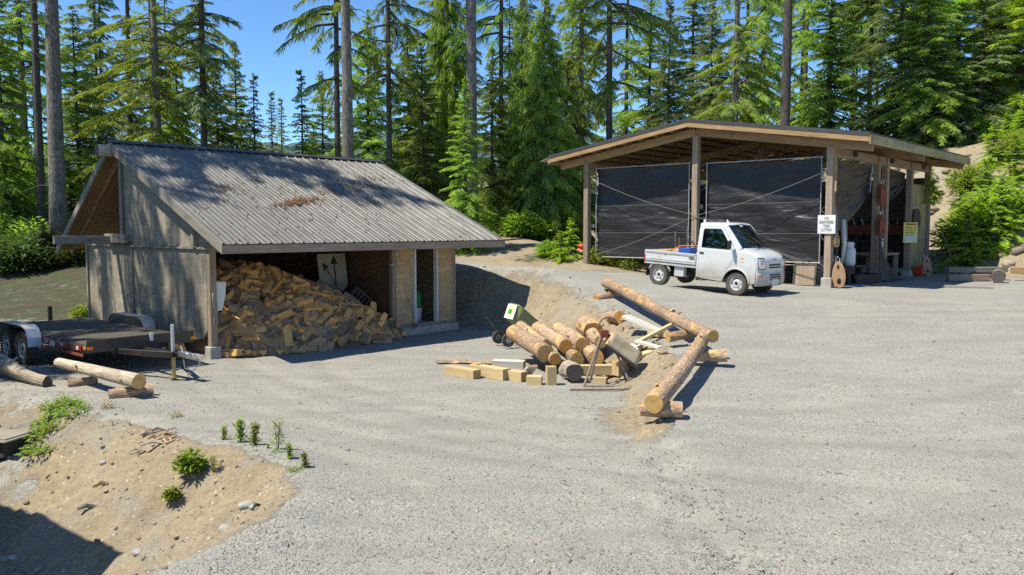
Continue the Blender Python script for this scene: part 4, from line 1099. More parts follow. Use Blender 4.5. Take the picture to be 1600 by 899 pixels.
# the body of the heap below and behind those pieces
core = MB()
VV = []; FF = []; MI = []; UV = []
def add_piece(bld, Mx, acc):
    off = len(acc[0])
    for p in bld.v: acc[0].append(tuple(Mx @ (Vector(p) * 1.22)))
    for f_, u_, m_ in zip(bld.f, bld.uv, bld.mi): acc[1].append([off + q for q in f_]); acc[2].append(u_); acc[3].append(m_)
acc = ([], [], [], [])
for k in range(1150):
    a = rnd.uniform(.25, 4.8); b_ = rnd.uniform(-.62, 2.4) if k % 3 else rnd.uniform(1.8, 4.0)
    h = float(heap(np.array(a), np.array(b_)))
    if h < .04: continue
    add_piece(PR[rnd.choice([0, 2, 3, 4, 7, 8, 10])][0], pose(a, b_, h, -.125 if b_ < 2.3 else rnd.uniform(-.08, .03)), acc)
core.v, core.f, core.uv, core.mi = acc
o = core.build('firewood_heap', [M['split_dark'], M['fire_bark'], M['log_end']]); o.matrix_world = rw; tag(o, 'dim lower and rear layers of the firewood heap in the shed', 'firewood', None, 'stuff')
o = np_mesh('bark_rubble', V - np.array([0, 0, .06]), np.stack([ii, ii + 1, ii + GA + 1, ii + GA], 1), M['fire_bark']); o.matrix_world = rw; tag(o, 'dark bark crumbs packed between the firewood pieces', 'bark rubble', None, 'stuff')
# a few billets outside, left of the corner post
for k, (a, b_, z) in enumerate(((-.45, .45, .09), (-.3, .9, .09), (-.5, .85, .10), (-.38, .7, .22))):
    o = first[(0, 1, 2, 3, 4, 6)[k]] or [q for q in first if q][0]
    o = o.copy(); COL.objects.link(o); o.matrix_world = rw @ Matrix.Translation((a, b_, z)) @ Matrix.Rotation(k * 1.1, 4, 'Z') @ Matrix.Rotation(k * .7, 4, 'X')
    tag(o, 'split firewood billet lying outside, between the left corner post and the trailer', 'firewood', 'firewood spilled outside the corner post')

# ------------------------------------------------------------------ open pole shed
BA = math.atan2(-.667, .745)
barn = thing('pole_shed', 'open timber pole shed with low gable roof and black tarp walls', 'shed', BARN_O, BA)
def BW(a, b_, z): return BARN_O + BARN_X * a + BARN_Y * b_ + Vector((0, 0, z))
XL, XR, XM, YF, YB, ZA, ZE = -1.24, 9.72, 4.24, -.6, 9.55, 4.97, 4.15
def bz(x): return ZE + (ZA - ZE) * ((x - XL) / (XM - XL) if x < XM else (XR - x) / (XR - XM))
for x0, x1, nm in ((XL, XM, 'roof_left_slope'), (XM, XR, 'roof_right_slope')):
    b = MB(); n = 44
    for k in range(n * 4):
        t0, t1 = k / (n * 4), (k + 1) / (n * 4); y0 = YF + (YB - YF) * t0; y1 = YF + (YB - YF) * t1
        h = (0, .02, .02, 0, 0); za, zb = h[k % 4], h[k % 4 + 1]
        b.face([(x0, y0, bz(x0) + .03 + za), (x1, y0, bz(x1) + .03 + za), (x1, y1, bz(x1) + .03 + zb), (x0, y1, bz(x0) + .03 + zb)])
    b.build(nm, M['dark_roof'], barn, solid=.012)
for x0, x1 in ((XL, XM - .001), (XM + .001, XR)):
    for y, mt, nm in ((YF, 'warm_wood', 'barge_board'), (YB, 'barn_wood', 'barge_board')):
        b = MB(); b.bar((x0, y, bz(x0) - .11), (x1, y, bz(x1) - .11), .05, .17, (0, 0, 1)); b.build(nm, M[mt], barn, bevel=.004)
    b = MB(); b.bar((x0, YF - .03, bz(x0) + .015), (x1, YF - .03, bz(x1) + .015), .03, .09, (0, 0, 1)); b.build('edge_flashing', M['dark_roof'], barn)
for y in (-.02, 4.6, 9.2):
    for x0, x1 in ((XL + .1, XM - .01), (XM + .01, XR - .1)):
        b = MB(); b.bar((x0, y, bz(x0) - .30), (x1, y, bz(x1) - .30), .10, .24, (0, 0, 1)); b.build('rafter_beam', M['warm_wood'], barn, bevel=.005)
k = 0
for x in np.arange(XL + .35, XR, .62):
    if abs(x - XM) < .12: continue
    b = MB(); b.box((x, (YF + YB) / 2, bz(x) - .085), (.045, YB - YF - .06, .13)); b.build('purlin', M['warm_wood'], barn)
for x, mt in ((XL, 'barn_wood'), (XR, 'green_ply')):
    b = MB(); b.box((x, (YF + YB) / 2, ZE - .12), (.045, YB - YF + .05, .25)); b.build('eave_fascia', M[mt], barn, bevel=.004)
b = MB(); b.prism([(XL - .03, YF - .06), (XL - .48, YF + .1), (XL - .48, YF + 1.6), (XL - .03, YF + 1.6)], .012, lambda x, y, t: (x, y, ZE - .02 + t + (x - XL) * .2)); b.build('eave_sheet', M['galv'], barn)
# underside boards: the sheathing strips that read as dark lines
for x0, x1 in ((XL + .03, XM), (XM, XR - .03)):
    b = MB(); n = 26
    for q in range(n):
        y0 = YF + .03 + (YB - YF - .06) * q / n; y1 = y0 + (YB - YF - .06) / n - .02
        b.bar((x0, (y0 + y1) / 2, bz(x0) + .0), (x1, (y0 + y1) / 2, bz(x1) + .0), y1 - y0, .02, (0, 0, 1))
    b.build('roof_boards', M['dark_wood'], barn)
def bpost(x, y, top, w=.19, mat='barn_wood', base=.28, bw=.30):
    b = MB(); b.box((x, y, (base + top) / 2 - .05), (w, w, top - base + .1)); b.build('post', M[mat], barn, bevel=.008)
    b = MB(); b.box((x, y, base / 2 - .25), (bw, bw, base + .5)); b.build('footing', M['concrete'], barn, bevel=.02)
for y in (0, 4.6, 9.2):
    for x in (0, XM, 8.47): bpost(x, y, bz(x) - .4, base=.02 if x < 8 else .28)
bpost(8.47, 3.78, bz(8.47) - .42, base=.05, bw=.22); bpost(8.47, 7.1, bz(8.47) - .42, base=.2)
for x in (0, 8.47):
    b = MB(); b.bar((x, -.1, bz(x) - .53), (x, 9.3, bz(x) - .53), .09, .26); b.build('side_beam', M['warm_wood'] if x < 1 else M['barn_wood'], barn, bevel=.005)
    if x > 8:
        for y in (1.6, 4.9, 8.3):
            b = MB(); b.box((x + .1, y, bz(x) - .50), (.12, .12, .15)); b.build('joist_end', M['dark_wood'], barn)
b = MB(); b.bar((8.60, -.02, 2.7), (8.60, -.02, 3.68), .03, .10, (1, 0, 0)); b.bar((8.53, .13, 1.2), (8.53, .13, 3.9), .09, .04, (1, 0, 0)); b.build('post_batten', M['warm_wood'], barn)
b = MB(); b.box((8.49, 8.15, 1.75), (.02, 1.7, 2.9)); b.build('side_panel', M['green_ply'], barn)
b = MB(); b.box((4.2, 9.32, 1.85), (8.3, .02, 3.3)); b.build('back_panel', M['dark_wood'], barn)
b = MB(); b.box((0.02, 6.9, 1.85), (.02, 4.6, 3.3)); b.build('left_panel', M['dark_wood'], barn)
b = MB()
for (x, z) in ((.0, 2.95), (.0, 1.75), (4.2, 3.1), (4.2, 2.35), (4.2, 1.6), (8.38, 2.9), (8.38, 1.5)):
    b.box((x + .12, .12, z), (.2, .06, .12))
b.build('tarp_bracket', M['grey_wood'], barn)
# framed tarps between the front posts
def tarp_wall(x0, x1, z0, z1, label, seed):
    t = thing('tarp_panel', label, 'tarp', BW(x0, .24, z0), BA)
    W_, H_ = x1 - x0, z1 - z0
    def fn(u, v):
        y = .16 * float(fbm(np.array(u * 1.6 + seed), np.array(v * 4. + u * 1.5), seed, 4)) + .012 * math.sin(v * 31 + u * 3 + 7 * float(vnoise(np.array(u * 3.), np.array(v * 2.), seed))) * abs(u - .5) * 2 + .05 * math.sin(u * 3.14) * math.sin(v * 3.14)
        sc_ = .035 * abs(math.sin(v * 4 * 3.1416)); sb_ = .03 * abs(math.sin(u * 5 * 3.1416))
        return (sc_ + u * (W_ - 2 * sc_), y, sb_ + v * (H_ - 2 * sb_ - .04 * math.sin(u * 3.14)))
    b = MB(); b.grid(fn, 60, 60, 0, (W_, H_)); b.build('sheet', M['tarp'], t, smooth=True)
    fr = MB(); r_ = .019
    for p, q in (((0, -.06, -.03), (0, -.06, H_ + .03)), ((W_, -.06, -.03), (W_, -.06, H_ + .03)), ((-.03, -.06, 0), (W_ + .03, -.06, 0)), ((-.03, -.06, H_), (W_ + .03, -.06, H_))): fr.tube(p, q, r_, 8)
    fr.build('frame', M['pipe'], t, smooth=False)
    st = MB()
    for k in range(5):
        z = H_ * (.0 + .25 * k)
        st.tube((0, -.05, z), (-.28, -.2, z + .14), .006, 5); st.tube((0, -.05, z), (-.28, -.2, z - .16), .006, 5)
        st.tube((W_, -.05, z), (W_ + .24, -.2, z + .15), .006, 5); st.tube((W_, -.05, z), (W_ + .24, -.2, z - .15), .006, 5)
    for z in (H_ * .57, H_ * .27): st.tube((0, -.07, z), (W_, -.07, z + .03), .005, 5)
    st.build('lacing', M['strap'], t)
    return t
tarp_wall(.26, 3.90, .68, 3.74, 'left black tarp stretched on a white pipe frame in the open shed', 3)
tarp_wall(4.52, 8.14, .68, 3.70, 'right black tarp stretched on a white pipe frame behind the small truck', 9)
def bt_(px, py): 
    """point on the plane just in front of the posts of the open shed, seen through this pixel"""
    r = Vector(ray(px, py)); o_ = Vector((0, 0, CAMZ)); pl = BW(0, -.14, 0); n = BARN_Y
    k = (pl - o_).dot(n) / r.dot(n); return o_ + r * k
def rope(label, pts, r=.008):
    t = thing('tie_strap', label, 'strap', pts[0]); b = MB()
    q = [Vector(p) - Vector(pts[0]) for p in pts]; P = []
    for i in range(len(q) - 1):
        for k in range(8): P.append(q[i].lerp(q[i + 1], k / 8) + Vector((0, 0, -.10 * math.sin(k / 8 * 3.14))))
    P.append(q[-1]); b.path(P, r, 6); b.build('strap', M['strap'], t, smooth=True)
rope('pale strap running from the upper left of the left tarp down behind the truck', [bt_(928, 283), bt_(1085, 337), bt_(1268, 412)])
rope('pale strap running from the lower left of the left tarp up across the right tarp', [bt_(926, 400), bt_(1085, 338), bt_(1282, 272)])
rope('short pale strap between the middle post and the truck cab', [bt_(1098, 340), bt_(1285, 421)], .007)
# flapping tarps on the right side
def flap(label, c00, c10, c11, c01, seed, n=26, tube=None):
    t = thing('side_tarp', label, 'tarp', BW(*c00), BA); o = Vector(c00)
    q = [Vector(c) - o for c in (c00, c10, c11, c01)]
    def fn(u, v):
        p = q[0].lerp(q[1], u).lerp(q[3].lerp(q[2], u), v)
        w = float(fbm(np.array(u * 3. + v * 5 + seed), np.array(v * 2. - u * 4), seed, 4))
        return p + Vector((.22 * w - .10 * math.sin(u * 3.14) * math.sin(v * 3.14), .05 * w, .12 * w * v - .12 * math.sin(u * 3.14) * (1 - v)))
    b = MB(); b.grid(fn, n, n, 0, (3, 3)); b.build('sheet', M['tarp'], t, smooth=True)
    if tube:
        b = MB(); b.path([q[tube[0]], q[tube[0]].lerp(q[tube[1]], .5), q[tube[1]]], .022, 8); b.build('edge_pipe', M['pipe'], t)
flap('black tarp flap hooked up behind the right front post of the open shed', (8.35, .3, 1.35), (8.36, 3.5, 2.75), (8.40, 3.55, 3.62), (8.40, .12, 3.66), 4, tube=(1, 2))
flap('folded black tarp flap between the second and third right posts of the open shed', (8.34, 3.95, 2.1), (8.36, 6.9, 3.2), (8.40, 6.95, 3.56), (8.40, 3.9, 3.60), 12)
t = thing('canvas_bundle', 'rounded grey canvas bundle hanging behind the sign post', 'canvas', BW(8.25, .75, 1.0), BA)
b = MB()
def fb(u, v):
    a = u * 6.283; r_ = .36 * math.sin(min(1, v * 1.1 + .03) * 3.0) ** .7
    return (.18 * math.cos(a) * r_ * 2, .42 * math.sin(a) * r_ * 2.4, v * 1.75)
b.grid(fb, 20, 16); b.build('canvas', M['grey_sheet'], t, smooth=True)
b = MB(); b.path([(.1, .55, -.5), (.15, .62, .2), (.1, .6, .9), (0, .55, .95)], [.02, .07, .09, .02], 8); b.build('pale_fold', M['offwhite'], t, smooth=True)
# ------------------------------------------------------------------ lettering helper
def letters(txt, size, mat, parent, loc, rot=(math.pi / 2, 0, 0), name='lettering', ext=.002, sx=1., width=None):
    cu = bpy.data.curves.new(name, 'FONT'); cu.body = txt; cu.size = size; cu.align_x = 'CENTER'; cu.align_y = 'CENTER'; cu.extrude = ext; cu.space_line = .95
    tmp = bpy.data.objects.new(name + '_tmp', cu); COL.objects.link(tmp)
    bpy.context.view_layer.update()
    dg = bpy.context.evaluated_depsgraph_get(); me = bpy.data.meshes.new_from_object(tmp.evaluated_get(dg))
    COL.objects.unlink(tmp); bpy.data.objects.remove(tmp); 
    me.materials.clear(); me.materials.append(mat)
    o = bpy.data.objects.new(name, me); COL.objects.link(o); o.parent = parent; o.location = loc; o.rotation_euler = rot
    if width:
        xs_ = [v.co.x for v in me.vertices]; w = max(xs_) - min(xs_); sx = width / w
    o.scale = (sx, 1, 1); return o
# ------------------------------------------------------------------ things in and on the pole shed
t = thing('warning_sign', 'white sign with black capitals on the right front post', 'sign', BW(8.44, -.125, 1.78), BA)
b = MB(); b.box((0, 0, 0), (.50, .012, .52)); b.build('board', M['white'], t, bevel=.003)
for k, (w, x) in enumerate((('NO', .11), ('UNAUTHORIZED', .40), ('TREE', .19), ('CUTTING', .30))):
    letters(w, .115, M['ink'], t, (0, -.0085, .165 - k * .107), width=x)
t = thing('yellow_poster', 'yellow and pale blue poster on the third right post', 'poster', BW(8.60, 6.92, 1.52), BA + R(58))
b = MB(); b.box((0, 0, 0), (.58, .012, .70)); b.build('sheet', M['poster'], t)
b = MB(); b.box((.0, -.0085, -.21), (.50, .003, .22)); b.build('pale_patch', M['poster_pale'], t)
b = MB()
for k in range(9): b.box((-.2 + k * .05, -.0085, .285), (.036, .003, .055))
b.build('header_marks', M['maroon'], t)
b = MB(); rr_ = random.Random(3)
for r_ in range(4):
    for k in range(7):
        if rr_.random() < .75: b.box((-.17 + k * .056, -.0085, .17 - r_ * .085), (rr_.uniform(.02, .045), .003, .03))
b.build('text_marks', M['ink'], t)
def block(label, a, b_, z, col, rx=0, rz=0, sc=1.):
    """rigging block: two oval cheek plates with holes, a sheave and a shackle"""
    t = thing('rigging_block', label, 'pulley block', BW(a, b_, z), 0); t.rotation_euler = (rx, 0, BA + rz); t.scale = (sc, sc, sc)
    def plate(y):
        bm = bmesh.new(); n = 28; o_ = [bm.verts.new((.17 * math.cos(i / n * 6.283) * (1 - .15 * math.sin(i / n * 6.283)), y, .36 + .36 * math.sin(i / n * 6.283))) for i in range(n)]
        es = [bm.edges.new((o_[i], o_[(i + 1) % n])) for i in range(n)]
        for cz, r1, r2 in ((.56, .05, .075), (.17, .06, .085)):
            h = [bm.verts.new((r1 * math.cos(i / 12 * 6.283), y, cz + r2 * math.sin(i / 12 * 6.283))) for i in range(12)]
            es += [bm.edges.new((h[i], h[(i + 1) % 12])) for i in range(12)]
        bmesh.ops.triangle_fill(bm, edges=es, use_beauty=True)
        me = bpy.data.meshes.new('cheek_plate'); bm.to_mesh(me); bm.free(); me.materials.append(M[col])
        o = bpy.data.objects.new('cheek_plate', me); COL.objects.link(o); o.parent = t
        md = o.modifiers.new('s', 'SOLIDIFY'); md.thickness = .025; md.offset = 0
    plate(-.06); plate(.06)
    b = MB(); b.lathe([(.03, -.045), (.15, -.045), (.12, -.012), (.12, .012), (.15, .045), (.03, .045)], 22, (0, 0, .34), 'Y'); b.build('sheave', M['rust'], t, autosm=40)
    b = MB(); b.path([(-.05, 0, .70), (-.06, 0, .80), (0, 0, .86), (.06, 0, .80), (.05, 0, .70)], .018, 6); b.build('shackle', M['steel'], t)
    return t
block('tan rigging block leaning in front on the footing of the sign post', 8.80, -.05, 0.0, 'tan_iron', R(-14), R(35), 1.05)
block('tan rigging block leaning behind its twin on the sign post footing', 8.68, .16, .05, 'tan_iron', R(-10), R(62), 1.)
block('small tan rigging block hanging below the white sign', 8.68, .0, 1.14, 'tan_iron', 0, R(50), .5)
block('red-brown rigging block hung highest on the second right post', 8.66, 3.72, 2.38, 'rust_red', 0, R(75), .95)
block('red-brown rigging block hung lower on the second right post', 8.66, 3.72, 1.42, 'rust_red', 0, R(75), .95)
block('dark rigging block hung on the third right post', 8.66, 7.25, 1.7, 'black', 0, R(60), .9)
block('tan-edged rigging block leaning at the foot of the mossy panel', 8.95, 7.75, 0., 'tan_iron', R(-12), R(40), .95)
t = thing('red_can', 'red fuel can at the foot of the third right post', 'fuel can', BW(8.75, 7.45, 0), BA)
b = MB(); b.box((0, 0, .18), (.3, .2, .34)); b.build('can_body', M['red'], t, bevel=.03)
b = MB(); b.bar((-.08, 0, .39), (.08, 0, .39), .03, .03); b.build('handle', M['red'], t)
t = thing('propane_cylinder', 'white propane cylinder standing behind the sign post', 'gas cylinder', BW(8.35, 1.95, .56), BA)
b = MB(); b.lathe([(0, 0), (.15, 0), (.165, .03), (.175, .1), (.175, .42), (.16, .5), (.1, .56), (0, .575)], 22); b.build('tank', M['white'], t, autosm=50)
b = MB()
for k in range(3):
    a = k * 2.1; b.path([(.12 * math.cos(a + q), .12 * math.sin(a + q), .62) for q in (-.5, -.2, .2, .5)], .03, 6)
b.lathe([(.12, .54), (.125, .70), (.115, .70), (.11, .54)], 20); b.build('collar', M['white'], t)
b = MB(); b.tube((0, 0, .56), (0, 0, .66), .02, 8); b.tube((-.04, 0, .66), (.04, 0, .66), .015, 8); b.build('valve', M['brass'], t)
t = thing('low_bench', 'dark bench carrying the propane cylinder', 'bench', BW(8.3, 2.1, 0), BA)
b = MB(); b.box((0, 0, .53), (.5, 1.3, .05)); b.build('top', M['dark_wood'], t)
for x in (-.2, .2):
    for y in (-.55, .55): b = MB(); b.box((x, y, .25), (.07, .07, .51)); b.build('leg', M['dark_wood'], t)
t = thing('work_bench', 'timber work bench inside the open shed below the yellow poster', 'bench', BW(7.7, 6.1, 0), BA)
b = MB(); b.box((0, 0, .80), (1.1, 1.8, .08)); b.build('top', M['barn_wood'], t)
for x in (-.45, .45):
    for y in (-.8, .8): b = MB(); b.box((x, y, .38), (.13, .13, .76)); b.build('leg', M['barn_wood'], t)
t = thing('blue_ground_tarp', 'blue tarp spread on the dirt inside the open shed', 'tarp', BW(8.2, 3.2, 0), BA)
b = MB(); b.grid(lambda u, v: ((u - .5) * 1.5 + .1 * math.sin(v * 9), (v - .5) * 4.3, .03 + .05 * float(fbm(np.array(u * 6.), np.array(v * 9.), 4))), 24, 40); b.build('sheet', M['blue_tarp'], t, smooth=True)
t = thing('black_tub', 'shallow black tub lying on the blue tarp', 'tub', BW(8.55, 2.35, .04), BA + R(70))
b = MB(); b.prism([(-.55, 0), (.55, 0), (.62, .26), (.58, .26), (.52, .05), (-.52, .05), (-.58, .26), (-.62, .26)], .6, lambda x, z, q: (x, q - .3, z)); b.box((0, -.3, .13), (1.1, .03, .24)); b.box((0, .3, .13), (1.1, .03, .24)); b.build('tub_body', M['black'], t)
t = thing('bar_bundle', 'dark steel bars leaning from the ground onto the second right post', 'steel bars', BW(8.62, 3.75, 0), BA)
b = MB()
for k in range(4): b.bar((.55 - .06 * k, .1 - .12 * k, .02), (.06, -.02 - .04 * k, 1.0 + .1 * k), .09, .03)
b.build('bars', M['dark_wood'], t)
b = MB(); b.tube((.08, -.05, .95), (.09, -.06, 1.25), .05, 8); b.lathe([(.05, 1.25), (.07, 1.3), (.05, 1.36)], 10, (.09, -.06, 0)); b.build('fittings', M['steel'], t)
t = thing('tool_shelf', 'red shelf of tools deep inside the open shed', 'shelf', BW(6.2, 8.7, 0), BA)
b = MB()
for z in (.6, 1.2, 1.75): b.box((0, 0, z), (4.4, .45, .05))
for x in (-2.2, 0, 2.2): b.box((x, .1, 1.0), (.08, .4, 2.0))
b.build('rack', M['dark_wood'], t)
b = MB(); b.box((.6, -.24, 1.62), (2.9, .02, .36)); b.build('red_board', M['rust_red'], t)
for k in range(12):
    b = MB(); x = -2. + k * .36; h = rnd.uniform(.15, .4); b.box((x, -.02, (1.22, .63)[k % 2] + h / 2 + .01), (rnd.uniform(.15, .3), .3, h)); b.build('tool_case', M[rnd.choice(['rust_red', 'black', 'grey_sheet', 'dark_wood', 'blue', 'rust'])], t, bevel=.015)
for k in range(9):
    b = MB(); b.bar((-.6 + k * .3, -.26, 1.8), (-.6 + k * .3 + rnd.uniform(-.1, .1), -.26, 2.05), .02, .06); b.build('hand_tool', M['steel'], t)
for k, (a, b_, h, c, lab) in enumerate(((7.9, 3.3, 1.3, 'dark_wood', 'dark plank standing behind the propane cylinder'), (7.5, 4.2, 1.9, 'brass', 'tall ochre pole leaning inside the open shed'), (7.1, 4.4, 1.7, 'barn_wood', 'brown pole leaning inside the open shed'))):
    t = thing('leaning_pole', lab, 'pole', BW(a, b_, 0), BA)
    b = MB(); b.bar((0, 0, 0), (-.15, .1, h), .09, .05); b.build('pole', M[c], t)
t = thing('steel_drum', 'grey drum lying in the gloom left of the propane cylinder', 'drum', BW(7.85, 1.2, 0), BA)
b = MB(); b.lathe([(0, 0), (.28, 0), (.29, .02), (.28, .04), (.28, .28), (.295, .3), (.28, .32), (.28, .6), (.295, .62), (.28, .85), (.27, .85), (.26, .83), (0, .83)], 24); b.build('barrel', M['grey_sheet'], t, autosm=40)
t = thing('plank_pallet', 'old door panel leaning low behind the sign post, below the right tarp', 'panel', BW(7.75, .1, 0.03), BA); t.rotation_euler = (R(-8), 0, BA)
b = MB(); b.box((0, 0, .32), (.62, .03, .64)); b.build('panel', M['barn_wood'], t)
b = MB(); b.box((0, -.02, .62), (.66, .04, .05)); b.box((-.31, -.02, .32), (.05, .04, .6)); b.box((.31, -.02, .32), (.05, .04, .6)); b.build('rim', M['dark_wood'], t)
for k, (a, b_, s3, lab) in enumerate(((5.2, 1.2, (1.2, .6, .5), 'dark timber crib under the right tarp'), (6.5, 1.0, (.8, .5, .55), 'dark box under the right tarp'), (2.7, 1.1, (.5, .7, .62), 'dark box under the left tarp behind the truck bed'))):
    t = thing('dark_crate', lab, 'crate', BW(a, b_, 0), BA)
    b = MB(); n = 4
    for q in range(n): b.box((0, 0, s3[2] * (q + .5) / n), (s3[0], s3[1], s3[2] / n - .02))
    b.build('slats', M['dark_wood'], t)
    for x in (-1, 1):
        for y in (-1, 1):
            b = MB(); b.box((x * (s3[0] / 2 - .03), y * (s3[1] / 2 + .012), s3[2] / 2), (.06, .02, s3[2])); b.build('batten', M['dark_wood'], t)
t = thing('red_ribbon', 'red marker ribbon tied to the left front post of the open shed', 'ribbon', BW(-.12, -.1, 1.05), BA)
b = MB(); b.grid(lambda u, v: (-.22 * u, .03 * math.sin(v * 9 + u * 4), .12 - .30 * v * (1 - .3 * u) - .1 * u), 5, 8); b.build('ribbon', M['red'], t, smooth=True)
t = thing('hanging_vine', 'green creeper hanging from the back right corner of the open shed', 'creeper', BW(8.7, 8.6, 2.6), BA)
P0 = np.stack([nrs.normal(0, .12, 160), nrs.normal(0, .3, 160), nrs.uniform(0, .95, 160)], 1); D = nrs.normal(size=(160, 3)); D[:, 2] -= 1; D /= np.linalg.norm(D, axis=1)[:, None]
v_, f_ = ribbons(P0, D, nrs.normal(size=(160, 3)), np.full(160, .16), np.full(160, .06), .1, 2); np_mesh('leaves', v_, f_, M['n_dark'], t)
t = thing('bent_stick', 'thin crooked pole leaning on the back right corner of the open shed', 'pole', BW(9.1, 9.2, 0), BA)
b = MB(); b.path([(.25, -.1, 0), (.28, 0, .5), (.12, .05, 1.0), (-.15, 0, 1.6)], .02, 6); b.build('pole', M['grey_wood'], t)

# timbers stacked right of the open shed
def timber(label, p, q, w, h, mat='grey_wood', cat='timber', end=None, name='timber_beam', group=None):
    c = (Vector(p) + Vector(q)) / 2; t = thing(name, label, cat, c, group=group); b = MB(); b.bar(Vector(p) - c, Vector(q) - c, w, h, mi=0, emi=1)
    b.build('beam', [M[mat], M[end or mat]], t, bevel=.006); return t
def lg(px, py, Y, dz): p = at(px, py, Y); return Vector((p.x, Y, gz(p.x, Y) + dz))
timber('long grey timber lying right of the open shed, on two blocks', lg(1478, 430, 26.5, .34), lg(1570, 430, 26.6, .34), .3, .16)
timber('grey timber on the ground under the long one right of the open shed', lg(1480, 440, 26.0, .12), lg(1545, 442, 26.0, .12), .2, .2, 'barn_wood')
timber('flat plank half buried right of the open shed', lg(1470, 446, 23.6, .03), lg(1552, 449, 23.0, .03), .22, .06)
t = thing('log_round', 'sawn log round lying among the timbers right of the open shed', 'log', lg(1560, 440, 25.4, .2)); b = MB(); b.tube((-.15, -.25, 0), (.15, .25, 0), .2, 16, 0, 1, wob=.03); b.build('log', [M['log_bark'], M['log_end_grey']], t)
timber('pale timber at the right edge of the photo', lg(1580, 428, 26.4, .32), lg(1640, 430, 26.0, .32), .25, .2, 'warm_wood')

# ------------------------------------------------------------------ flat trailer
def trail():
    c0 = Vector((-7.74, 15.12, 0)); ux = Vector((.655, .755, 0)).normalized(); uy = Vector((-.755, .655, 0)).normalized()
    # local x = right across the deck, y = backwards
    t = thing('flat_trailer', 'black flat-deck tandem trailer parked before the plywood wall', 'trailer', c0, math.atan2(ux.y, ux.x))
    W_, L_ = 1.98, 5.0; tz0 = lambda y: .58 - .0 * y
    b = MB()
    for k in range(8): b.box((W_ * (k + .5) / 8, L_ / 2 + .05, .585), (W_ / 8 - .008, L_ - .1, .04))
    b.build('deck_boards', M['dark_wood'], t)
    b = MB()
    b.box((W_ / 2, .0, .58), (W_ + .08, .06, .24)); b.build('front_rail', M['black_paint'], t, bevel=.008)
    b = MB()
    for x in (0, W_): b.box((x, L_ / 2, .515), (.06, L_, .13))
    for y in (.6, 1.5, 2.4, 3.3, 4.2, 4.97): b.box((W_ / 2, y, .49), (W_ - .08, .06, .09))
    b.build('chassis', M['black_paint'], t, bevel=.006)
    b = MB()
    for x in (.35, W_ - .35): b.bar((x, .4, .44), (W_ / 2 + (x - W_ / 2) * .12, -1.35, .46), .06, .11)
    b.bar((W_ / 2, .5, .42), (W_ / 2, -1.5, .46), .08, .08); b.build('tongue', M['black_paint'], t, bevel=.006)
    b = MB(); b.box((W_ / 2, -1.62, .49), (.1, .3, .09)); b.tube((W_ / 2, -1.74, .43), (W_ / 2, -1.74, .53), .06, 12); b.bar((W_ / 2, -1.55, .53), (W_ / 2 + .02, -1.45, .62), .03, .02); b.build('coupler', M['steel'], t, bevel=.006)
    b = MB(); b.tube((W_ / 2 - .02, -1.22, .38), (W_ / 2 - .02, -1.22, 1.0), .032, 10); b.build('jack', M['offwhite'], t)
    j = MB(); j.tube((W_ / 2 - .02, -1.22, .02), (W_ / 2 - .02, -1.22, .45), .038, 10); j.box((W_ / 2 - .02, -1.22, .03), (.14, .14, .03)); j.build('jack_foot', M['brass'], t)
    b = MB(); b.path([(W_ / 2, -1.55, .46), (W_ / 2 + .10, -1.75, .50), (W_ / 2 + .16, -1.85, .34), (W_ / 2 + .05, -1.8, .2), (W_ / 2 - .05, -1.7, .25), (W_ / 2 - .02, -1.6, .4)], .012, 6); b.path([(W_ / 2 + .03 * math.cos(q), -1.75, .14 + .035 * math.sin(q)) for q in np.linspace(0, 6.2, 9)[:-1]], .01, 5, closed=True, cap=False); b.build('safety_chain', M['steel'], t)
    for x in (.0, W_):
        b = MB(); b.box((x, -.036, .55), (.09, .02, .06)); b.build('marker_lamp', M['amber'], t)
    b = MB(); b.box((-.035, .12, .55), (.012, .12, .06)); b.build('marker_lamp', M['amber'], t)
    for y, w in ((.42, .28), (1.15, .45), (1.9, .22)):
        b = MB(); b.box((-.036, y, .52), (.012, w, .085)); b.build('side_lamp', M['dark_red'], t, bevel=.004)
        b = MB(); b.box((-.044, y, .525), (.008, .08, .06)); b.build('lamp_sticker', M['white'], t)
    b = MB(); b.box((-.04, 1.62, .50), (.01, .22, .09)); b.build('id_plate', M['plate'], t)
    b = MB(); b.box((-.034, 1.2, .40), (.02, 2.0, .05)); b.build('red_strip', M['rust_red'], t)
    for sx in (-1, 1):
        xc = -.17 if sx < 0 else W_ + .17
        for y in (2.62, 3.50):
            w = thing_part('wheel', t, (xc, y, .325))
            wheel_geo(w, .325, .20, sx)
        b = MB(); yc = 3.06; half = .92; rr__ = .44
        prof = [(yc - half, .40), (yc - half + .02, .58), (yc - half + .14, .74), (yc - half + .34, .80), (yc + half - .34, .80), (yc + half - .14, .74), (yc + half - .02, .58), (yc + half, .40)]
        for (ya, za), (yb, zb) in zip(prof, prof[1:]): b.face([(xc - .13, ya, za), (xc + .13, ya, za), (xc + .13, yb, zb), (xc - .13, yb, zb)])
        b.build('fender', M['galv'], t, merge=True, solid=.012)
        b = MB(); s_ = xc + (.12 if sx < 0 else -.12)
        b.prism([(yc - half + .02, .45)] + [(y, z - .012) for y, z in prof[1:-1]] + [(yc + half - .02, .45)], .012, lambda y, z, q: (s_ + q, y, z)); b.build('fender_skirt', M['black_paint'], t)
    b = MB(); b.box((W_ / 2 + .15, -.045, .66), (.06, .03, .16)); b.build('sticker_plate', M['white'], t)
def thing_part(name, parent, loc):
    o = bpy.data.objects.new(name, None); COL.objects.link(o); o.parent = parent; o.location = loc; return o
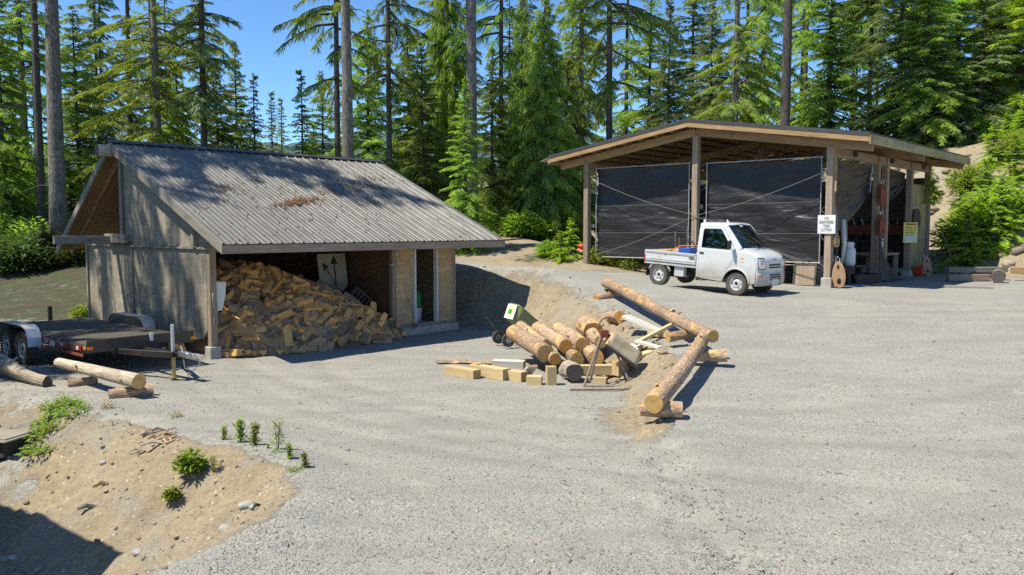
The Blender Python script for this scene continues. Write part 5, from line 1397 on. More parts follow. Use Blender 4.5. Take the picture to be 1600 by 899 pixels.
def wheel_geo(w, r, wd, side, holes=8, rimr=.62, dusty='rubber', axis='X'):
    h = wd / 2; rr = r * rimr
    ty = MB(); ty.lathe([(rr, -h * .85), (r * .86, -h), (r * .95, -h * .92), (r, -h * .7), (r, h * .7), (r * .95, h * .92), (r * .86, h), (rr, h * .85), (rr * .97, h * .5), (rr * .97, -h * .5), (rr, -h * .85)], 32, (0, 0, 0), axis)
    for k in range(40):
        a = k / 40 * 6.283
        for q in (-.35, .35):
            c = Vector((math.cos(a + q * .1) * (r + .001), math.sin(a + q * .1) * (r + .001), 0)); tg = Vector((-math.sin(a), math.cos(a), 0)); n = c.normalized()
            if axis == 'X': f_ = lambda v, o: Vector((o, v.x, v.y))
            else: f_ = lambda v, o: Vector((v.x, o, v.y))
            ax_ = Vector((1, 0, 0)) if axis == 'X' else Vector((0, 1, 0))
            ty.hexa(f_(c, q * wd * .95), f_(tg, 0) * (r * .05), ax_ * (wd * .2), f_(n, 0) * .006)
    ty.build('tyre', M[dusty], w, autosm=35)
    s_ = side
    rm = MB(); rm.lathe([(rr, s_ * h * .85), (rr * .93, s_ * h * .80), (rr * .88, s_ * h * .45), (rr * .62, s_ * h * .40), (rr * .50, s_ * h * .62), (rr * .30, s_ * h * .66), (rr * .26, s_ * h * .50), (0, s_ * h * .50)], 28, (0, 0, 0), axis); rm.build('rim', M['offwhite'], w, autosm=30)
    hb = MB()
    for k in range(holes):
        a = k / holes * 6.283; c, d = math.cos(a) * rr * .75, math.sin(a) * rr * .75; o_ = s_ * h * .43
        p = (o_, c, d) if axis == 'X' else (c, o_, d); q = (o_ + s_ * .012, c, d) if axis == 'X' else (c, o_ + s_ * .012, d)
        hb.tube(p, q, rr * .09, 8)
    p = (s_ * h * .5, 0, 0) if axis == 'X' else (0, s_ * h * .5, 0); q = tuple(x * 1.5 for x in p); hb.tube(p, q, rr * .2, 12)
    hb.build('hub', M['black'], w)
trail()

# ------------------------------------------------------------------ logs
def log_thing(label, p, q, r0, r1, bark='log_bark', end='log_end', group=None, seg=10, wob=.085, bend=.0, name='log', stubs=0, cat='log'):
    p = Vector(p); q = Vector(q); t = thing(name, label, cat, p, group=group); d = q - p
    b = MB(); side = d.cross(Vector((0, 0, 1))).normalized()
    pts = [d * (i / seg) + side * (bend * math.sin(i / seg * 3.14)) + Vector((0, 0, .4 * bend * math.sin(i / seg * 5))) for i in range(seg + 1)]
    b.path(pts, [r0 + (r1 - r0) * i / seg for i in range(seg + 1)], 18, 0, True, 1, wob)
    b.build('stem', [M[bark], M[end]], t, autosm=50)
    for k in range(stubs):
        i = rnd.uniform(.1, .9); a = rnd.uniform(0, 6.28); c = d * i; dirn = (side * math.cos(a) + Vector((0, 0, 1)) * math.sin(a)); r_ = r0 + (r1 - r0) * i
        b = MB(); b.tube(c + dirn * r_ * .7, c + dirn * (r_ + .05) + d.normalized() * .04, .03, 7, 0, 1, r1=.02); b.build('branch_stub', [M[bark], M[end]], t)
    return t
log_thing('long peeling log along the top of the bank, pointing at the truck', (2.42, 21.3, 1.35), (3.36, 13.8, .98), .135, .105, bend=.10, stubs=4, seg=16)
log_thing('peeling log running from the bank corner down to the yard', (3.28, 14.05, .94), (1.86, 10.78, .43), .105, .128, bend=-.04, stubs=3, seg=12)
log_thing('short log prop under the far end of the long bank log', (2.05, 20.3, 1.0), (2.75, 20.7, 1.12), .12, .11, end='log_end_orange')
log_thing('short log prop sticking out left below the bank corner', (2.78, 14.75, .80), (3.3, 14.95, .86), .085, .085)
log_thing('short log prop sticking out right under the bank corner', (2.95, 13.55, .66), (3.5, 13.42, .68), .10, .105, end='log_end_grey')
log_thing('short log prop under the yard end of the lower log', (1.72, 11.02, .33), (2.27, 10.95, .33), .10, .115, end='log_end_orange')
# left foreground logs
log_thing('bleached bare log lying before the flat trailer', (-8.25, 15.0, .31), (-6.0, 13.25, .285), .09, .122, 'log_grey', 'log_end', stubs=2, wob=.04, seg=12)
log_thing('orange block propping the far end of the bleached log', (-7.75, 14.35, .02), (-7.35, 14.6, .05), .09, .09, 'log_bark', 'log_end_orange', cat='wood block')
log_thing('reddish block propping the near end of the bleached log', (-6.55, 13.35, .04), (-5.95, 13.65, .06), .10, .10, 'log_bark', 'log_end_orange', cat='wood block')
log_thing('gnarled grey driftwood log at the left edge before the trailer wheel', (-10.2, 15.9, .32), (-8.1, 14.35, .12), .17, .09, 'log_grey', 'log_end_grey', wob=.22, bend=.12, stubs=6)
# main log pile: (near end px,py), (far end px,py), near depth, length
LP = [
 ('thick peeling log lying lowest at the left front of the log pile', (852, 553), (803, 520), .165, 15.6, 1.75, 'log_end', 0),
 ('pink-barked log on top at the left of the log pile', (853, 541), (814, 512), .125, 16.0, 1.75, 'log_end', 0),
 ('log with a deep orange sawn end in the middle of the log pile', (884, 542), (840, 512), .135, 15.7, 1.6, 'log_end_orange', 0),
 ('small log with a brown end under the middle of the pile', (868, 562), (835, 540), .115, 15.5, 1.4, 'log_end_orange', 0),
 ('log with a split angled end on top of the pile', (910, 540), (872, 515), .15, 15.9, 1.4, 'log_end', 0),
 ('round log with a crusted pale end low in the pile', (902, 562), (880, 545), .13, 15.3, 1.3, 'log_end', 0),
 ('half-hidden log with a pale end behind the steel stand', (931, 560), (915, 545), .15, 15.3, 1.2, 'log_end', 0),
 ('grey weathered log round on the gravel before the pile', (898, 583), (886, 577), .155, 14.6, .55, 'log_end_grey', 1),
 ('big orange chopped butt log standing at the back of the pile', (927, 520), (915, 508), .21, 17.0, .8, 'log_end_orange', 0),
 ('pale log with a knobbly end behind the steel stand top', (938, 536), (925, 522), .125, 16.0, .8, 'log_end', 0),
 ('fresh orange log chunk behind the leaning panel', (968, 522), (955, 512), .13, 17.3, .7, 'log_end_orange', 0)]
for lab, a, c, r, Y_, L_, en, grey in LP:
    p = at(a[0], a[1], Y_); 
    # far end: same heading as the pile, found on the ray through its pixel at the wanted length
    best = None
    for k in range(80):
        Yq = Y_ + .02 + k * .03; q = at(c[0], c[1], Yq)
        e_ = abs((q - p).length - L_)
        if best is None or e_ < best[0]: best = (e_, q)
    q = best[1]
    q.z = max(q.z, gz(q.x, q.y) + r * .8); p.z = max(p.z, gz(p.x, p.y) + r * .95)
    log_thing(lab, p, q, r, r * (1.0 + rnd.uniform(-.06, .10)), 'log_grey' if grey else 'log_bark', en, wob=.09, stubs=0 if grey else 2, bend=rnd.uniform(-.02, .03))
def sq_block(label, px, py, Y_, L_, w, h, rz, mat='pale_wood', tilt=0., dz=0., roll=0., notch=False, name='timber_offcut'):
    p = at(px, py, Y_); z = gz(p.x, Y_); t = thing(name, label, 'timber offcut', (p.x, Y_, z + dz)); t.rotation_euler = (roll, tilt, rz)
    b = MB(); b.box((0, 0, h / 2), (L_, w, h), 0, 0, 1)
    b.build('offcut', [M[mat], M['end_pale']], t, bevel=.005)
    if notch:
        b = MB(); b.box((-L_ / 2 + .12, 0, h + .012), (.1, w - .03, .02)); b.build('packing_shim', M[mat], t)
    return t
M['end_pale'] = endgrain('pale_end', (.40, .26, .12), (.55, .38, .19), 60)
M['end_dark'] = endgrain('dark_end', (.30, .18, .08), (.44, .28, .13), 60)
sq_block('long squared offcut farthest left before the log pile', 722, 582, 15.3, .78, .20, .17, R(-42))
sq_block('notched squared offcut second from the left before the log pile', 765, 580, 15.2, .85, .20, .21, R(-42), notch=True)
sq_block('squared offcut lying behind the notched one', 795, 564, 15.9, .62, .24, .17, R(-12), 'white_wood', dz=.04)
sq_block('short squared offcut third from the left before the log pile', 808, 590, 14.9, .34, .19, .18, R(-40))
sq_block('small cube-like offcut before the log pile', 835, 597, 14.55, .27, .2, .15, R(-8))
sq_block('upright square offcut with a rough end before the log pile', 861, 598, 14.5, .17, .17, .33, R(8), 'pale_wood')
sq_block('bleached board leaning on the thick log of the pile', 823, 580, 15.1, .52, .24, .05, R(-55), 'white_wood', tilt=R(-42), dz=.06)
sq_block('small offcut between the legs of the steel stand', 938, 597, 14.6, .24, .14, .12, R(-20))
sq_block('yellow timber lying behind the steel stand legs', 945, 573, 15.0, 1.0, .16, .17, R(4), 'pale_wood', dz=.10)
sq_block('long bleached plank sloping down right of the stand', 1004, 550, 15.9, .95, .22, .06, R(-50), 'white_wood', tilt=R(14), dz=.2)
sq_block('pale plank propped up at the right end of the pile', 1022, 546, 15.4, .85, .09, .06, R(22), 'pale_wood', tilt=R(-22), dz=.12)
sq_block('square pale offcut under the propped plank', 1031, 557, 15.6, .42, .24, .09, R(-40), 'pale_wood', dz=.0)
sq_block('cut slab lying right of the stand', 998, 585, 14.9, .75, .20, .06, R(20), 'pale_wood', tilt=R(-14), dz=.05)
sq_block('angled bleached slab behind the cut slab', 985, 570, 15.2, .60, .26, .06, R(55), 'white_wood', tilt=R(-25), dz=.08)
sq_block('upright pale chunk right of the stand', 968, 588, 14.9, .2, .2, .26, R(30), 'pale_wood')
sq_block('short board end at the right of the pile', 1012, 572, 15.1, .5, .16, .05, R(-35), 'white_wood', tilt=R(10), dz=.14)
t = thing('steel_stand', 'rusty steel A-frame mixer stand among the logs', 'stand', (1.72, 14.45, gz(1.72, 14.45)), R(8))
for p, q in (((-.50, -.12, 0), (-.13, .0, .98)), ((-.30, .28, 0), (-.13, .02, .98)), ((.32, -.26, 0), (-.02, .0, .86)), ((.52, .28, 0), (.02, .06, .86))):
    b = MB(); b.tube(p, q, .022, 8); b.build('leg', M['stand_steel'], t)
b = MB(); b.tube((-.50, -.12, .02), (.32, -.26, .02), .018, 8); b.build('foot_bar', M['stand_steel'], t)
b = MB(); b.tube((-.13, 0, .94), (.02, .05, .88), .02, 8); b.build('head_bar', M['stand_steel'], t)
b = MB(); b.path([(-.02 + .17 * math.cos(q), .08, 1.02 + .17 * math.sin(q)) for q in np.linspace(R(20), R(190), 12)], .014, 7); b.build('hoop', M['rust'], t)
b = MB(); b.box((-.12, -.02, .92), (.14, .10, .12)); b.box((-.05, .0, .86), (.26, .05, .04)); b.build('bracket', M['rust_red'], t, bevel=.008)
t = thing('half_drum', 'curved tan half drum tilted on the steel stand', 'drum', (1.86, 14.48, gz(1.86, 14.48) + .56)); t.rotation_euler = (R(12), R(36), R(8))
b = MB()
b.grid(lambda u, v: (-.30 + u * .66, -.24 + .03 * math.cos(v * 3.14) + .5 * v, .23 * math.sin(v * 3.14)), 8, 12, 0, (.6, .6)); b.build('drum_shell', M['drum'], t, solid=.02, smooth=True)
b = MB(); b.prism([(-.23 + .5 * k / 10, .22 * math.sin(k / 10 * 3.14)) for k in range(11)], .03, lambda y, z, q: (-.30 + q, y, z)); b.build('drum_end', M['pale_wood'], t)
for y in (-.24, .27):
    b = MB(); b.bar((-.33, y, .01), (.38, y, .01), .04, .05); b.build('edge_rail', M['dark_wood'], t)
t = thing('rebar', 'thin dark rod lying on the gravel before the steel stand', 'rod', (atz(892, 614, .03).x, 13.9, gz(.9, 13.9)))
b = MB(); b.tube((0, 0, .02), (.95, -.05, .03), .016, 7); b.build('rod', M['rust'], t)
t = thing('bark_strip', 'orange-brown strip of bark lying left of the log pile', 'bark', (-.9, 16.7, gz(-.9, 16.7)))
b = MB(); b.grid(lambda u, v: (u * 1.3 - .65, .05 * math.sin(u * 6) + (v - .5) * .16, .03 + .04 * math.sin(v * 3.14) + .015 * math.sin(u * 17)), 16, 5, 0, (1.3, .3)); b.build('bark', M['log_bark'], t, smooth=True)

# ------------------------------------------------------------------ garden cart tipped by the pile
t = thing('dump_cart', 'olive green plastic dump cart standing behind the log pile', 'cart', (.02, 19.2, gz(.02, 19.2) + .05)); t.rotation_euler = (R(0), R(0), R(24)); t.scale = (.86, .86, .86)
CM = Matrix.Translation((.22, 0, .42)) @ Matrix.Rotation(R(0), 4, 'Z') @ Matrix.Rotation(R(40), 4, 'Y')
b = MB()
def cartf(u, v):
    # open tray shell: perimeter u, height v
    L0, W0, L1, W1, H_ = .42, .27, .56, .36, .38
    a = u * 4; k = int(a) % 4; f_ = a - int(a)
    cs = [(-1, -1), (1, -1), (1, 1), (-1, 1), (-1, -1)]
    x = cs[k][0] + (cs[k + 1][0] - cs[k][0]) * f_; y = cs[k][1] + (cs[k + 1][1] - cs[k][1]) * f_
    n = max(1., math.hypot(x, y) / 1.25); x /= n; y /= n
    rib = 1 + .012 * (math.sin(a * 12) > .3)
    return CM @ Vector((x * (L0 + (L1 - L0) * v) * rib, y * (W0 + (W1 - W0) * v) * rib, v * H_))
b.grid(cartf, 96, 6); b.face([CM @ Vector(p) for p in ((-.40, -.26, 0), (.40, -.26, 0), (.40, .26, 0), (-.40, .26, 0))])
b.build('tray', M['cart_green'], t, solid=.015)
b = MB()
P = [cartf(k / 40, 1.02) for k in range(40)]; b.path(P, .022, 7, closed=True, cap=False); b.build('tray_rim', M['cart_green'], t, smooth=True)
ed = CM.to_3x3(); sl_ = Vector((-.14, 0, .38)).normalized(); nn_ = Vector((-.38, 0, -.14)).normalized()
def on_end(u, v, o_, hu, hv): return (CM @ (Vector((-.49, 0, .19)) + Vector((0, u, 0)) + sl_ * v + nn_ * o_), ed @ nn_ * .004, ed @ Vector((0, hu, 0)), ed @ sl_ * hv)
b = MB(); b.hexa(*on_end(0, 0, .035, .29, .20)); b.build('sunlit_end', M['cream'], t)  # cream end: sunlight on the green plastic put into the colour
b = MB(); b.hexa(*on_end(.02, .02, .043, .14, .11)); b.build('yellow_label', M['poster'], t)
b = MB(); b.hexa(*on_end(.0, .0, .050, .11, .06)); b.build('green_mark', M['green'], t)
b = MB(); b.tube((-.25, -.22, .28), (.30, -.2, .3), .02, 7); b.tube((-.25, .22, .28), (.3, .2, .3), .02, 7); b.tube((-.28, -.3, .17), (-.28, .3, .17), .018, 7); b.tube((.3, -.28, .17), (.3, .28, .17), .018, 7); b.path([(-.28, 0, .25), (-.55, 0, .5), (-.75, .05, .75)], .016, 6); b.tube((-.75, -.12, .75), (-.75, .2, .75), .016, 6)
b.build('undercarriage', M['black_paint'], t)
for x, y in ((-.28, -.33), (-.28, .33), (.3, -.33), (.3, .33)):
    w = thing_part('wheel', t, (x, y, .17)); wheel_geo(w, .17, .09, -1 if y < 0 else 1, 5, .5, 'rubber', 'Y')
# ------------------------------------------------------------------ small white flatbed truck (local x forward, y left)
def truck():
    ctr = Vector((5.40, 22.14, 0)); fwd = Vector((.71, -.704, 0)); rt = Vector((-.704, -.71, 0))
    g = [gz(*(ctr + fwd * 1.02 + rt * .6).xy), gz(*(ctr - fwd * 1.33 + rt * .6).xy)]
    ctr.z = (g[0] + g[1]) / 2 + .005
    t = thing('kei_truck', 'small white flatbed truck parked before the black tarps', 'truck', ctr, math.atan2(-.704, .71))
    t.rotation_euler = (0, -math.atan2(g[0] - g[1], 2.35), math.atan2(-.704, .71))
    WP = M['white_paint']; HW = .735
    def yv(z, x=0):  # half width by height (tumblehome)
        return HW - .015 * max(0, (.55 - z)) / .3 - (.105 * ((z - 1.06) / .70) ** 1.2 if z > 1.06 else 0) - (.05 * (max(0, z - 1.66) / .1) ** 2 if z > 1.66 else 0)
    def side_sheet(name, outer, holes, s, mat, off=0., solid=.018, parent=t):
        bm = bmesh.new(); es = []
        for loop in [outer] + holes:
            vs = [bm.verts.new((x, 0, z)) for x, z in loop]
            es += [bm.edges.new((vs[i], vs[(i + 1) % len(vs)])) for i in range(len(vs))]
        bmesh.ops.triangle_fill(bm, edges=es, use_beauty=True)
        for z in (.55, .80, 1.0, 1.06, 1.2, 1.35, 1.5, 1.62, 1.68, 1.72, 1.76):
            bmesh.ops.bisect_plane(bm, geom=bm.verts[:] + bm.edges[:] + bm.faces[:], plane_co=(0, 0, z), plane_no=(0, 0, 1))
        for v in bm.verts: v.co.y = s * (yv(v.co.z) + off)
        me = bpy.data.meshes.new(name); bm.normal_update(); bm.to_mesh(me); bm.free(); me.materials.append(mat)
        o = bpy.data.objects.new(name, me); COL.objects.link(o); o.parent = parent
        if solid: md = o.modifiers.new('s', 'SOLIDIFY'); md.thickness = solid; md.offset = 0
        return o
    def arc(cx, cz, r, a0, a1, n=14): return [(cx + r * math.cos(a0 + (a1 - a0) * i / n), cz + r * math.sin(a0 + (a1 - a0) * i / n)) for i in range(n + 1)]
    # outlines (x, z)
    arch = arc(1.02, .29, .365, R(-5), R(180), 16)
    outer = [(-.14, .36), (-.14, 1.70), (-.11, 1.75), (.52, 1.77), (.58, 1.74), (.84, 1.42), (1.085, 1.125), (1.34, 1.065), (1.47, .985), (1.535, .86), (1.555, .62), (1.55, .34), (1.40, .30)] + arch + [(.62, .30), (.05, .33)]
    door = [(-.085, .42), (-.085, 1.62), (-.06, 1.665), (.50, 1.685), (.555, 1.655), (.80, 1.345), (.895, 1.20), (.895, .86), (.80, .70), (.70, .56), (.645, .40), (.05, .37)]
    win = [(-.02, 1.13), (-.02, 1.57), (.0, 1.605), (.46, 1.625), (.50, 1.60), (.70, 1.345), (.80, 1.18), (.80, 1.13)]
    inner = lambda P, d: P
    for s in (-1, 1):
        def grow(P, k):
            cx = sum(p[0] for p in P) / len(P); cz = sum(p[1] for p in P) / len(P)
            return [(x + (k if x > cx else -k), z + (k if z > cz else -k)) for x, z in P]
        side_sheet('cab_side', outer, [grow(door, .006)], s, WP)
        d = side_sheet('door', door, [win], s, WP, .002)
        g_ = side_sheet('door_glass', [(x, z) for x, z in win], [], s, M['glass'], -.012, .004, d)
        b = MB()
        P3 = [Vector((x, s * (yv(z) + .006), z)) for x, z in win]; b.path(P3, .012, 5, closed=True, cap=False); b.build('window_seal', M['black'], d)
        b = MB(); b.box((.0, s * (HW + .018), .985), (.12, .02, .045)); b.build('handle', M['black'], d, bevel=.008)
        b = MB(); b.box((.40, s * (HW + .006), .86), (.98, .008, .012)); b.box((.3, s * (HW + .005), .60), (.76, .006, .01)); b.build('door_crease', M['offwhite'], d)
        b = MB(); b.path([Vector((x, s * (yv(z) + .004), z)) for x, z in grow(door, .003)], .006, 4, closed=True, cap=False); b.build('door_seam', M['black'], t)
        # mirror
        b = MB(); b.path([(.80, s * (yv(1.2) + .0), 1.17), (.86, s * (HW + .08), 1.19), (.87, s * (HW + .13), 1.22)], .014, 6); b.build('mirror_arm', M['black'], t)
        b = MB(); b.box((.87, s * (HW + .16), 1.26), (.07, .14, .21)); b.build('mirror', M['black'], t, bevel=.025)
        # arch lip
        b = MB(); b.path([(x, s * (HW + .012), z) for x, z in arc(1.02, .29, .375, R(0), R(176), 16)], .026, 6); b.build('arch_lip', WP, t, smooth=True)
        b = MB(); b.grid(lambda u, v: (1.02 + .37 * math.cos(u * 3.2 - .03), s * (HW - .02 - .30 * v), .29 + .37 * math.sin(u * 3.2 - .03)), 14, 2); b.build('wheel_well', M['black'], t)
        b = MB(); b.box((1.17, s * (HW + .004), .93), (.09, .012, .045)); b.box((1.19, s * (HW + .004), .84), (.055, .012, .04)); b.build('side_repeater', M['amber'], t, bevel=.006)
        b = MB(); b.box((.33, s * (HW - .03), .33), (.85, .05, .09)); b.build('sill', M['black'], t, bevel=.01)
    # front skin
    prof = [(1.215, 1.13), (1.34, 1.105), (1.47, 1.065), (1.56, 1.02), (1.625, .965), (1.66, .88), (1.672, .74), (1.675, .60), (1.69, .585), (1.70, .45), (1.695, .34), (1.65, .27)]
    def front(u, v):
        y = (u - .5) * 2; k = v * (len(prof) - 1); i = min(int(k), len(prof) - 2); f_ = k - i
        x = prof[i][0] + (prof[i + 1][0] - prof[i][0]) * f_; z = prof[i][1] + (prof[i + 1][1] - prof[i][1]) * f_
        return Vector((x - .13 * abs(y) ** 4, y * yv(z), z + (.012 * (1 - y * y) if z > 1. else 0)))
    b = MB(); b.grid(front, 24, 22); b.build('front_panel', WP, t, smooth=True, solid=.012)
    def on_front(y, z, out=.008):
        best = min(range(0, 441), key=lambda q: abs(front(.5, q / 440).z - .0 - z)); 
        return front(y / (2 * HW) + .5, best / 440) + Vector((out, 0, 0))
    def patch(name, ys_, zs, mat, out, rad=None):
        b = MB(); n = 6
        b.grid(lambda u, v: on_front(ys_[0] + (ys_[1] - ys_[0]) * u, zs[0] + (zs[1] - zs[0]) * v, out), n, 5); return b.build(name, mat, t, smooth=True, solid=.012)
    for s in (-1, 1):
        hl = patch('headlight', (s * .47, s * .665), (.69, .97), M['lens'], .006)
        b = MB(); P = [on_front(s * y, z, .012) for y, z in ((.47, .69), (.47, .97), (.57, .97), (.665, .97), (.67, .83), (.665, .69), (.57, .69))]; b.path(P, .009, 5, closed=True, cap=False); b.build('lamp_rim', M['black'], hl)
        b = MB(); c = on_front(s * .56, .86, -.0); b.lathe([(.0, .012), (.05, .02), (.062, .025)], 14, c, 'X'); b.build('bulb_reflector', M['steel'], hl, autosm=40)
        patch('bumper_corner_lamp', (s * .55, s * .67), (.50, .56), M['amber'], .004)
    gr = MB()
    for r_, (z0, n, hw) in enumerate(((.80, 6, .30), (.735, 6, .30))):
        for k in range(n):
            y = -hw + 2 * hw * (k + .5) / n; c = on_front(y, z0, .004); gr.box(c, (.02, 2 * hw / n - .02, .042))
    for z0 in (.55, .495, .44):
        for k in range(6):
            y = -.27 + .54 * (k + .5) / 6; c = on_front(y, z0, .004); gr.box(c, (.02, .07, .038))
    gr.build('grille', M['black'], t)
    c = on_front(0, .37, .012); b = MB(); b.box(c, (.012, .33, .155)); b.build('number_plate', M['plate'], t, bevel=.003)
    letters('SUZUKI', .062, M['grey_sheet'], t, on_front(0, .935, .010), (math.pi / 2 - .25, 0, math.pi / 2), 'emblem', .003)
    b = MB(); b.grid(lambda u, v: on_front(-.68 + 1.36 * u, .885 + .006 * v, .004), 20, 1); b.build('bonnet_line', M['grey_sheet'], t)
    # windscreen: frame ring and glass
    wb = lambda y: Vector((1.215 - .13 * abs(y) ** 4, y * yv(1.13), 1.13 + .012 * (1 - y * y))); wt = lambda y: Vector((.60 - .07 * abs(y) ** 3, y * (yv(1.74)), 1.755 + .03 * (1 - y * y)))
    def ws(u, v, out=0.):
        y = (u - .5) * 2; p = wb(y).lerp(wt(y), v); bow = .035 * math.sin(v * 3.14) * (1 - y * y); return p + Vector((bow + out, 0, bow + out * .8))
    U0, V0, V1 = .055, .06, .93
    b = MB()
    for (u0, u1, v0, v1) in ((0, U0, 0, 1), (1 - U0, 1, 0, 1), (U0, 1 - U0, 0, V0), (U0, 1 - U0, V1, 1)): b.grid(lambda u, v: ws(u0 + (u1 - u0) * u, v0 + (v1 - v0) * v), 10, 10)
    b.build('windscreen_frame', WP, t, smooth=True, solid=.014)
    b = MB(); b.grid(lambda u, v: ws(U0 + (1 - 2 * U0) * u, V0 + (V1 - V0) * v, -.004), 16, 10); wsg = b.build('windscreen', M['glass'], t, smooth=True)
    b = MB(); b.path([ws(U0, V0, .006), ws(.5, V0, .006), ws(1 - U0, V0, .006), ws(1 - U0, .5, .006), ws(1 - U0, V1, .006), ws(.5, V1, .006), ws(U0, V1, .006), ws(U0, .5, .006)], .012, 5, closed=True, cap=False); b.build('screen_seal', M['black'], wsg)
    c = ws(.42, .86, .012); nrm = Vector((.62, 0, .6)); letters('7007', .085, M['white'], wsg, c, (math.pi / 2 - .72, 0, math.pi / 2), 'screen_mark', .002)
    b = MB(); b.path([ws(.35, .05, .02), ws(.5, .09, .02), ws(.72, .13, .02)], .008, 5); b.path([ws(.60, .05, .02), ws(.72, .08, .02), ws(.90, .12, .02)], .008, 5); b.build('wipers', M['black'], t)
    # roof
    def roof(u, v):
        y = (v - .5) * 2; x = -.125 + (.645 - .07 * abs(y) ** 3 - 0) * u + .0 * u; x = -.125 + (wt(y).x + .125) * u
        return Vector((x, y * yv(1.74), 1.755 + .035 * (1 - y ** 2) * (1 - .6 * (1 - u) ** 3) ))
    b = MB(); b.grid(roof, 10, 16); b.build('cab_roof', WP, t, smooth=True, solid=.014)
    b = MB(); b.path([(.42, -.25, 1.79), (.38, -.25, 1.86)], [.028, .012], 8); b.build('roof_antenna', M['white'], t)
    b = MB(); b.box((-.09, -.55, 1.80), (.05, .03, .08)); b.build('cab_bracket', M['white'], t)
    # cab back and inside
    b = MB()
    b.box((-.14, 0, .72), (.02, 2 * HW - .02, .76)); b.box((-.14, 0, 1.17), (.02, 1.42, .16)); b.box((-.14, 0, 1.66), (.02, 1.28, .18))
    for s in (-1, 1): b.box((-.14, s * .60, 1.42), (.02, .14, .34))
    b.build('cab_back', WP, t)
    b = MB(); b.box((-.14, 0, 1.42), (.006, 1.06, .33)); b.build('rear_glass', M['glass'], t)
    b = MB(); b.box((.55, 0, .44), (1.3, 1.36, .06)); b.box((1.20, 0, .82), (.24, 1.34, .44)); b.box((.95, 0, 1.06), (.42, 1.3, .07)); b.build('dashboard', M['black'], t)
    for y in (-.36, .36):
        b = MB(); b.box((.18, y, .72), (.46, .48, .16)); b.box((-.03, y, 1.06), (.12, .46, .58), M=Matrix.Rotation(R(-8), 3, 'Y')); b.box((-.07, y, 1.42), (.08, .24, .17)); b.build('seat', M['seat'], t, bevel=.03)
    b = MB(); b.path([(.66 + .05 * math.sin(q), -.36 + .18 * math.cos(q), 1.10 + .17 * math.sin(q)) for q in np.linspace(0, 6.28, 19)[:-1]], .014, 6, closed=True, cap=False); b.tube((.66, -.36, 1.1), (.88, -.36, .98), .02, 6); b.build('steering_wheel', M['black'], t)
    # load bed
    z0 = .66; xb0, xb1 = -1.80, -.18
    b = MB(); b.box(((xb0 + xb1) / 2, 0, z0), (xb1 - xb0, 1.38, .05)); b.build('bed_floor', M['offwhite'], t)
    for s in (-1, 1):
        b = MB(); y = s * .715
        b.box(((xb0 + xb1) / 2, y, z0 + .13), (xb1 - xb0, .03, .28))
        b.box(((xb0 + xb1) / 2, y + s * .018, z0 + .255), (xb1 - xb0 - .01, .012, .035)); b.box(((xb0 + xb1) / 2, y + s * .018, z0 + .06), (xb1 - xb0 - .01, .012, .03))
        gt = b.build('side_gate', WP, t, bevel=.005)
        b = MB(); b.box(((xb0 + xb1) / 2, y + s * .017, z0 + .20), (xb1 - xb0 - .05, .004, .025)); b.build('gate_groove', M['grey_sheet'], gt)
        b = MB(); b.box((xb1 - .12, y + s * .03, z0 + .17), (.16, .03, .03)); b.build('latch', M['steel'], gt)
        b = MB(); b.box(((xb0 + xb1) / 2, s * .68, z0 - .06), (xb1 - xb0, .05, .07)); b.build('bed_rail', WP, t)
        # rear mudguard hoop
        b = MB(); b.path([(-1.33 + .36 * math.cos(q), s * .66, .30 + .33 * math.sin(q)) for q in np.linspace(R(18), R(162), 12)], .03, 6); b.build('mudguard', WP, t, smooth=True)
        b = MB(); b.box((-1.70, s * .66, .36), (.012, .18, .26)); b.build('mud_flap', M['black'], t)
        b = MB(); b.box((-1.815, s * .62, .58), (.03, .12, .12)); b.build('tail_lamp', M['dark_red'], t, bevel=.008)
        b = MB(); b.box((-1.79, s * .733, .74), (.05, .012, .12)); b.build('corner_reflector', M['dark_red'], t)
    b = MB(); b.box((xb0, 0, z0 + .13), (.03, 1.40, .28)); b.build('tail_gate', WP, t, bevel=.005)
    b = MB(); b.box((xb1 + .005, 0, z0 + .15), (.03, 1.40, .32)); b.build('bed_bulkhead', WP, t, bevel=.005)
    b = MB(); b.tube((-.17, -.62, z0 + .2), (-.17, -.62, 1.42), .018, 8); b.tube((-.17, .62, z0 + .2), (-.17, .62, 1.42), .018, 8); b.tube((-.17, -.62, 1.42), (-.17, .62, 1.42), .018, 8); b.build('head_guard', WP, t)
    b = MB()
    for y in (-.38, .38): b.box((-.75, y, .50), (2.2, .07, .12))
    b.box((-1.33, 0, .30), (.10, 1.1, .10)); b.box((1.02, 0, .29), (.10, 1.1, .08)); b.box((-.75, 0, .40), (.5, .5, .2)); b.tube((-1.75, -.2, .36), (-1.2, -.2, .36), .05, 8)
    b.build('chassis', M['black'], t)
    b = MB(); b.box((-.72, -.58, .44), (.30, .14, .30)); b.build('battery_box', M['offwhite'], t, bevel=.01)
    b = MB(); b.box((-.62, .56, .44), (.5, .16, .26)); b.build('fuel_tank', M['black'], t, bevel=.03)
    for x in (1.02, -1.33):
        for s in (-1, 1):
            w = thing_part('wheel', t, (x, s * .635, .285)); wheel_geo(w, .285, .155, s, 6, .60, 'rubber', 'Y')
    # load: own things
    def ld(name, lab, cat, x, y, z, rz=0): 
        p = t.matrix_world @ Vector((x, y, z)) if False else ctr + Matrix.Rotation(t.rotation_euler.z, 3, 'Z') @ Vector((x, y, 0)) + Vector((0, 0, z + x * (g[0] - g[1]) / 2.35))
        return thing(name, lab, cat, p, t.rotation_euler.z + rz)
    q = ld('sheet_stack', 'pale plywood sheets stacked in the bed of the white truck', 'sheets', -1.22, .05, z0 + .03)
    b = MB()
    for k in range(5): b.box((0, 0, .03 + k * .052), (1.05, 1.15, .045), rz=R((k * 37 % 5) - 2))
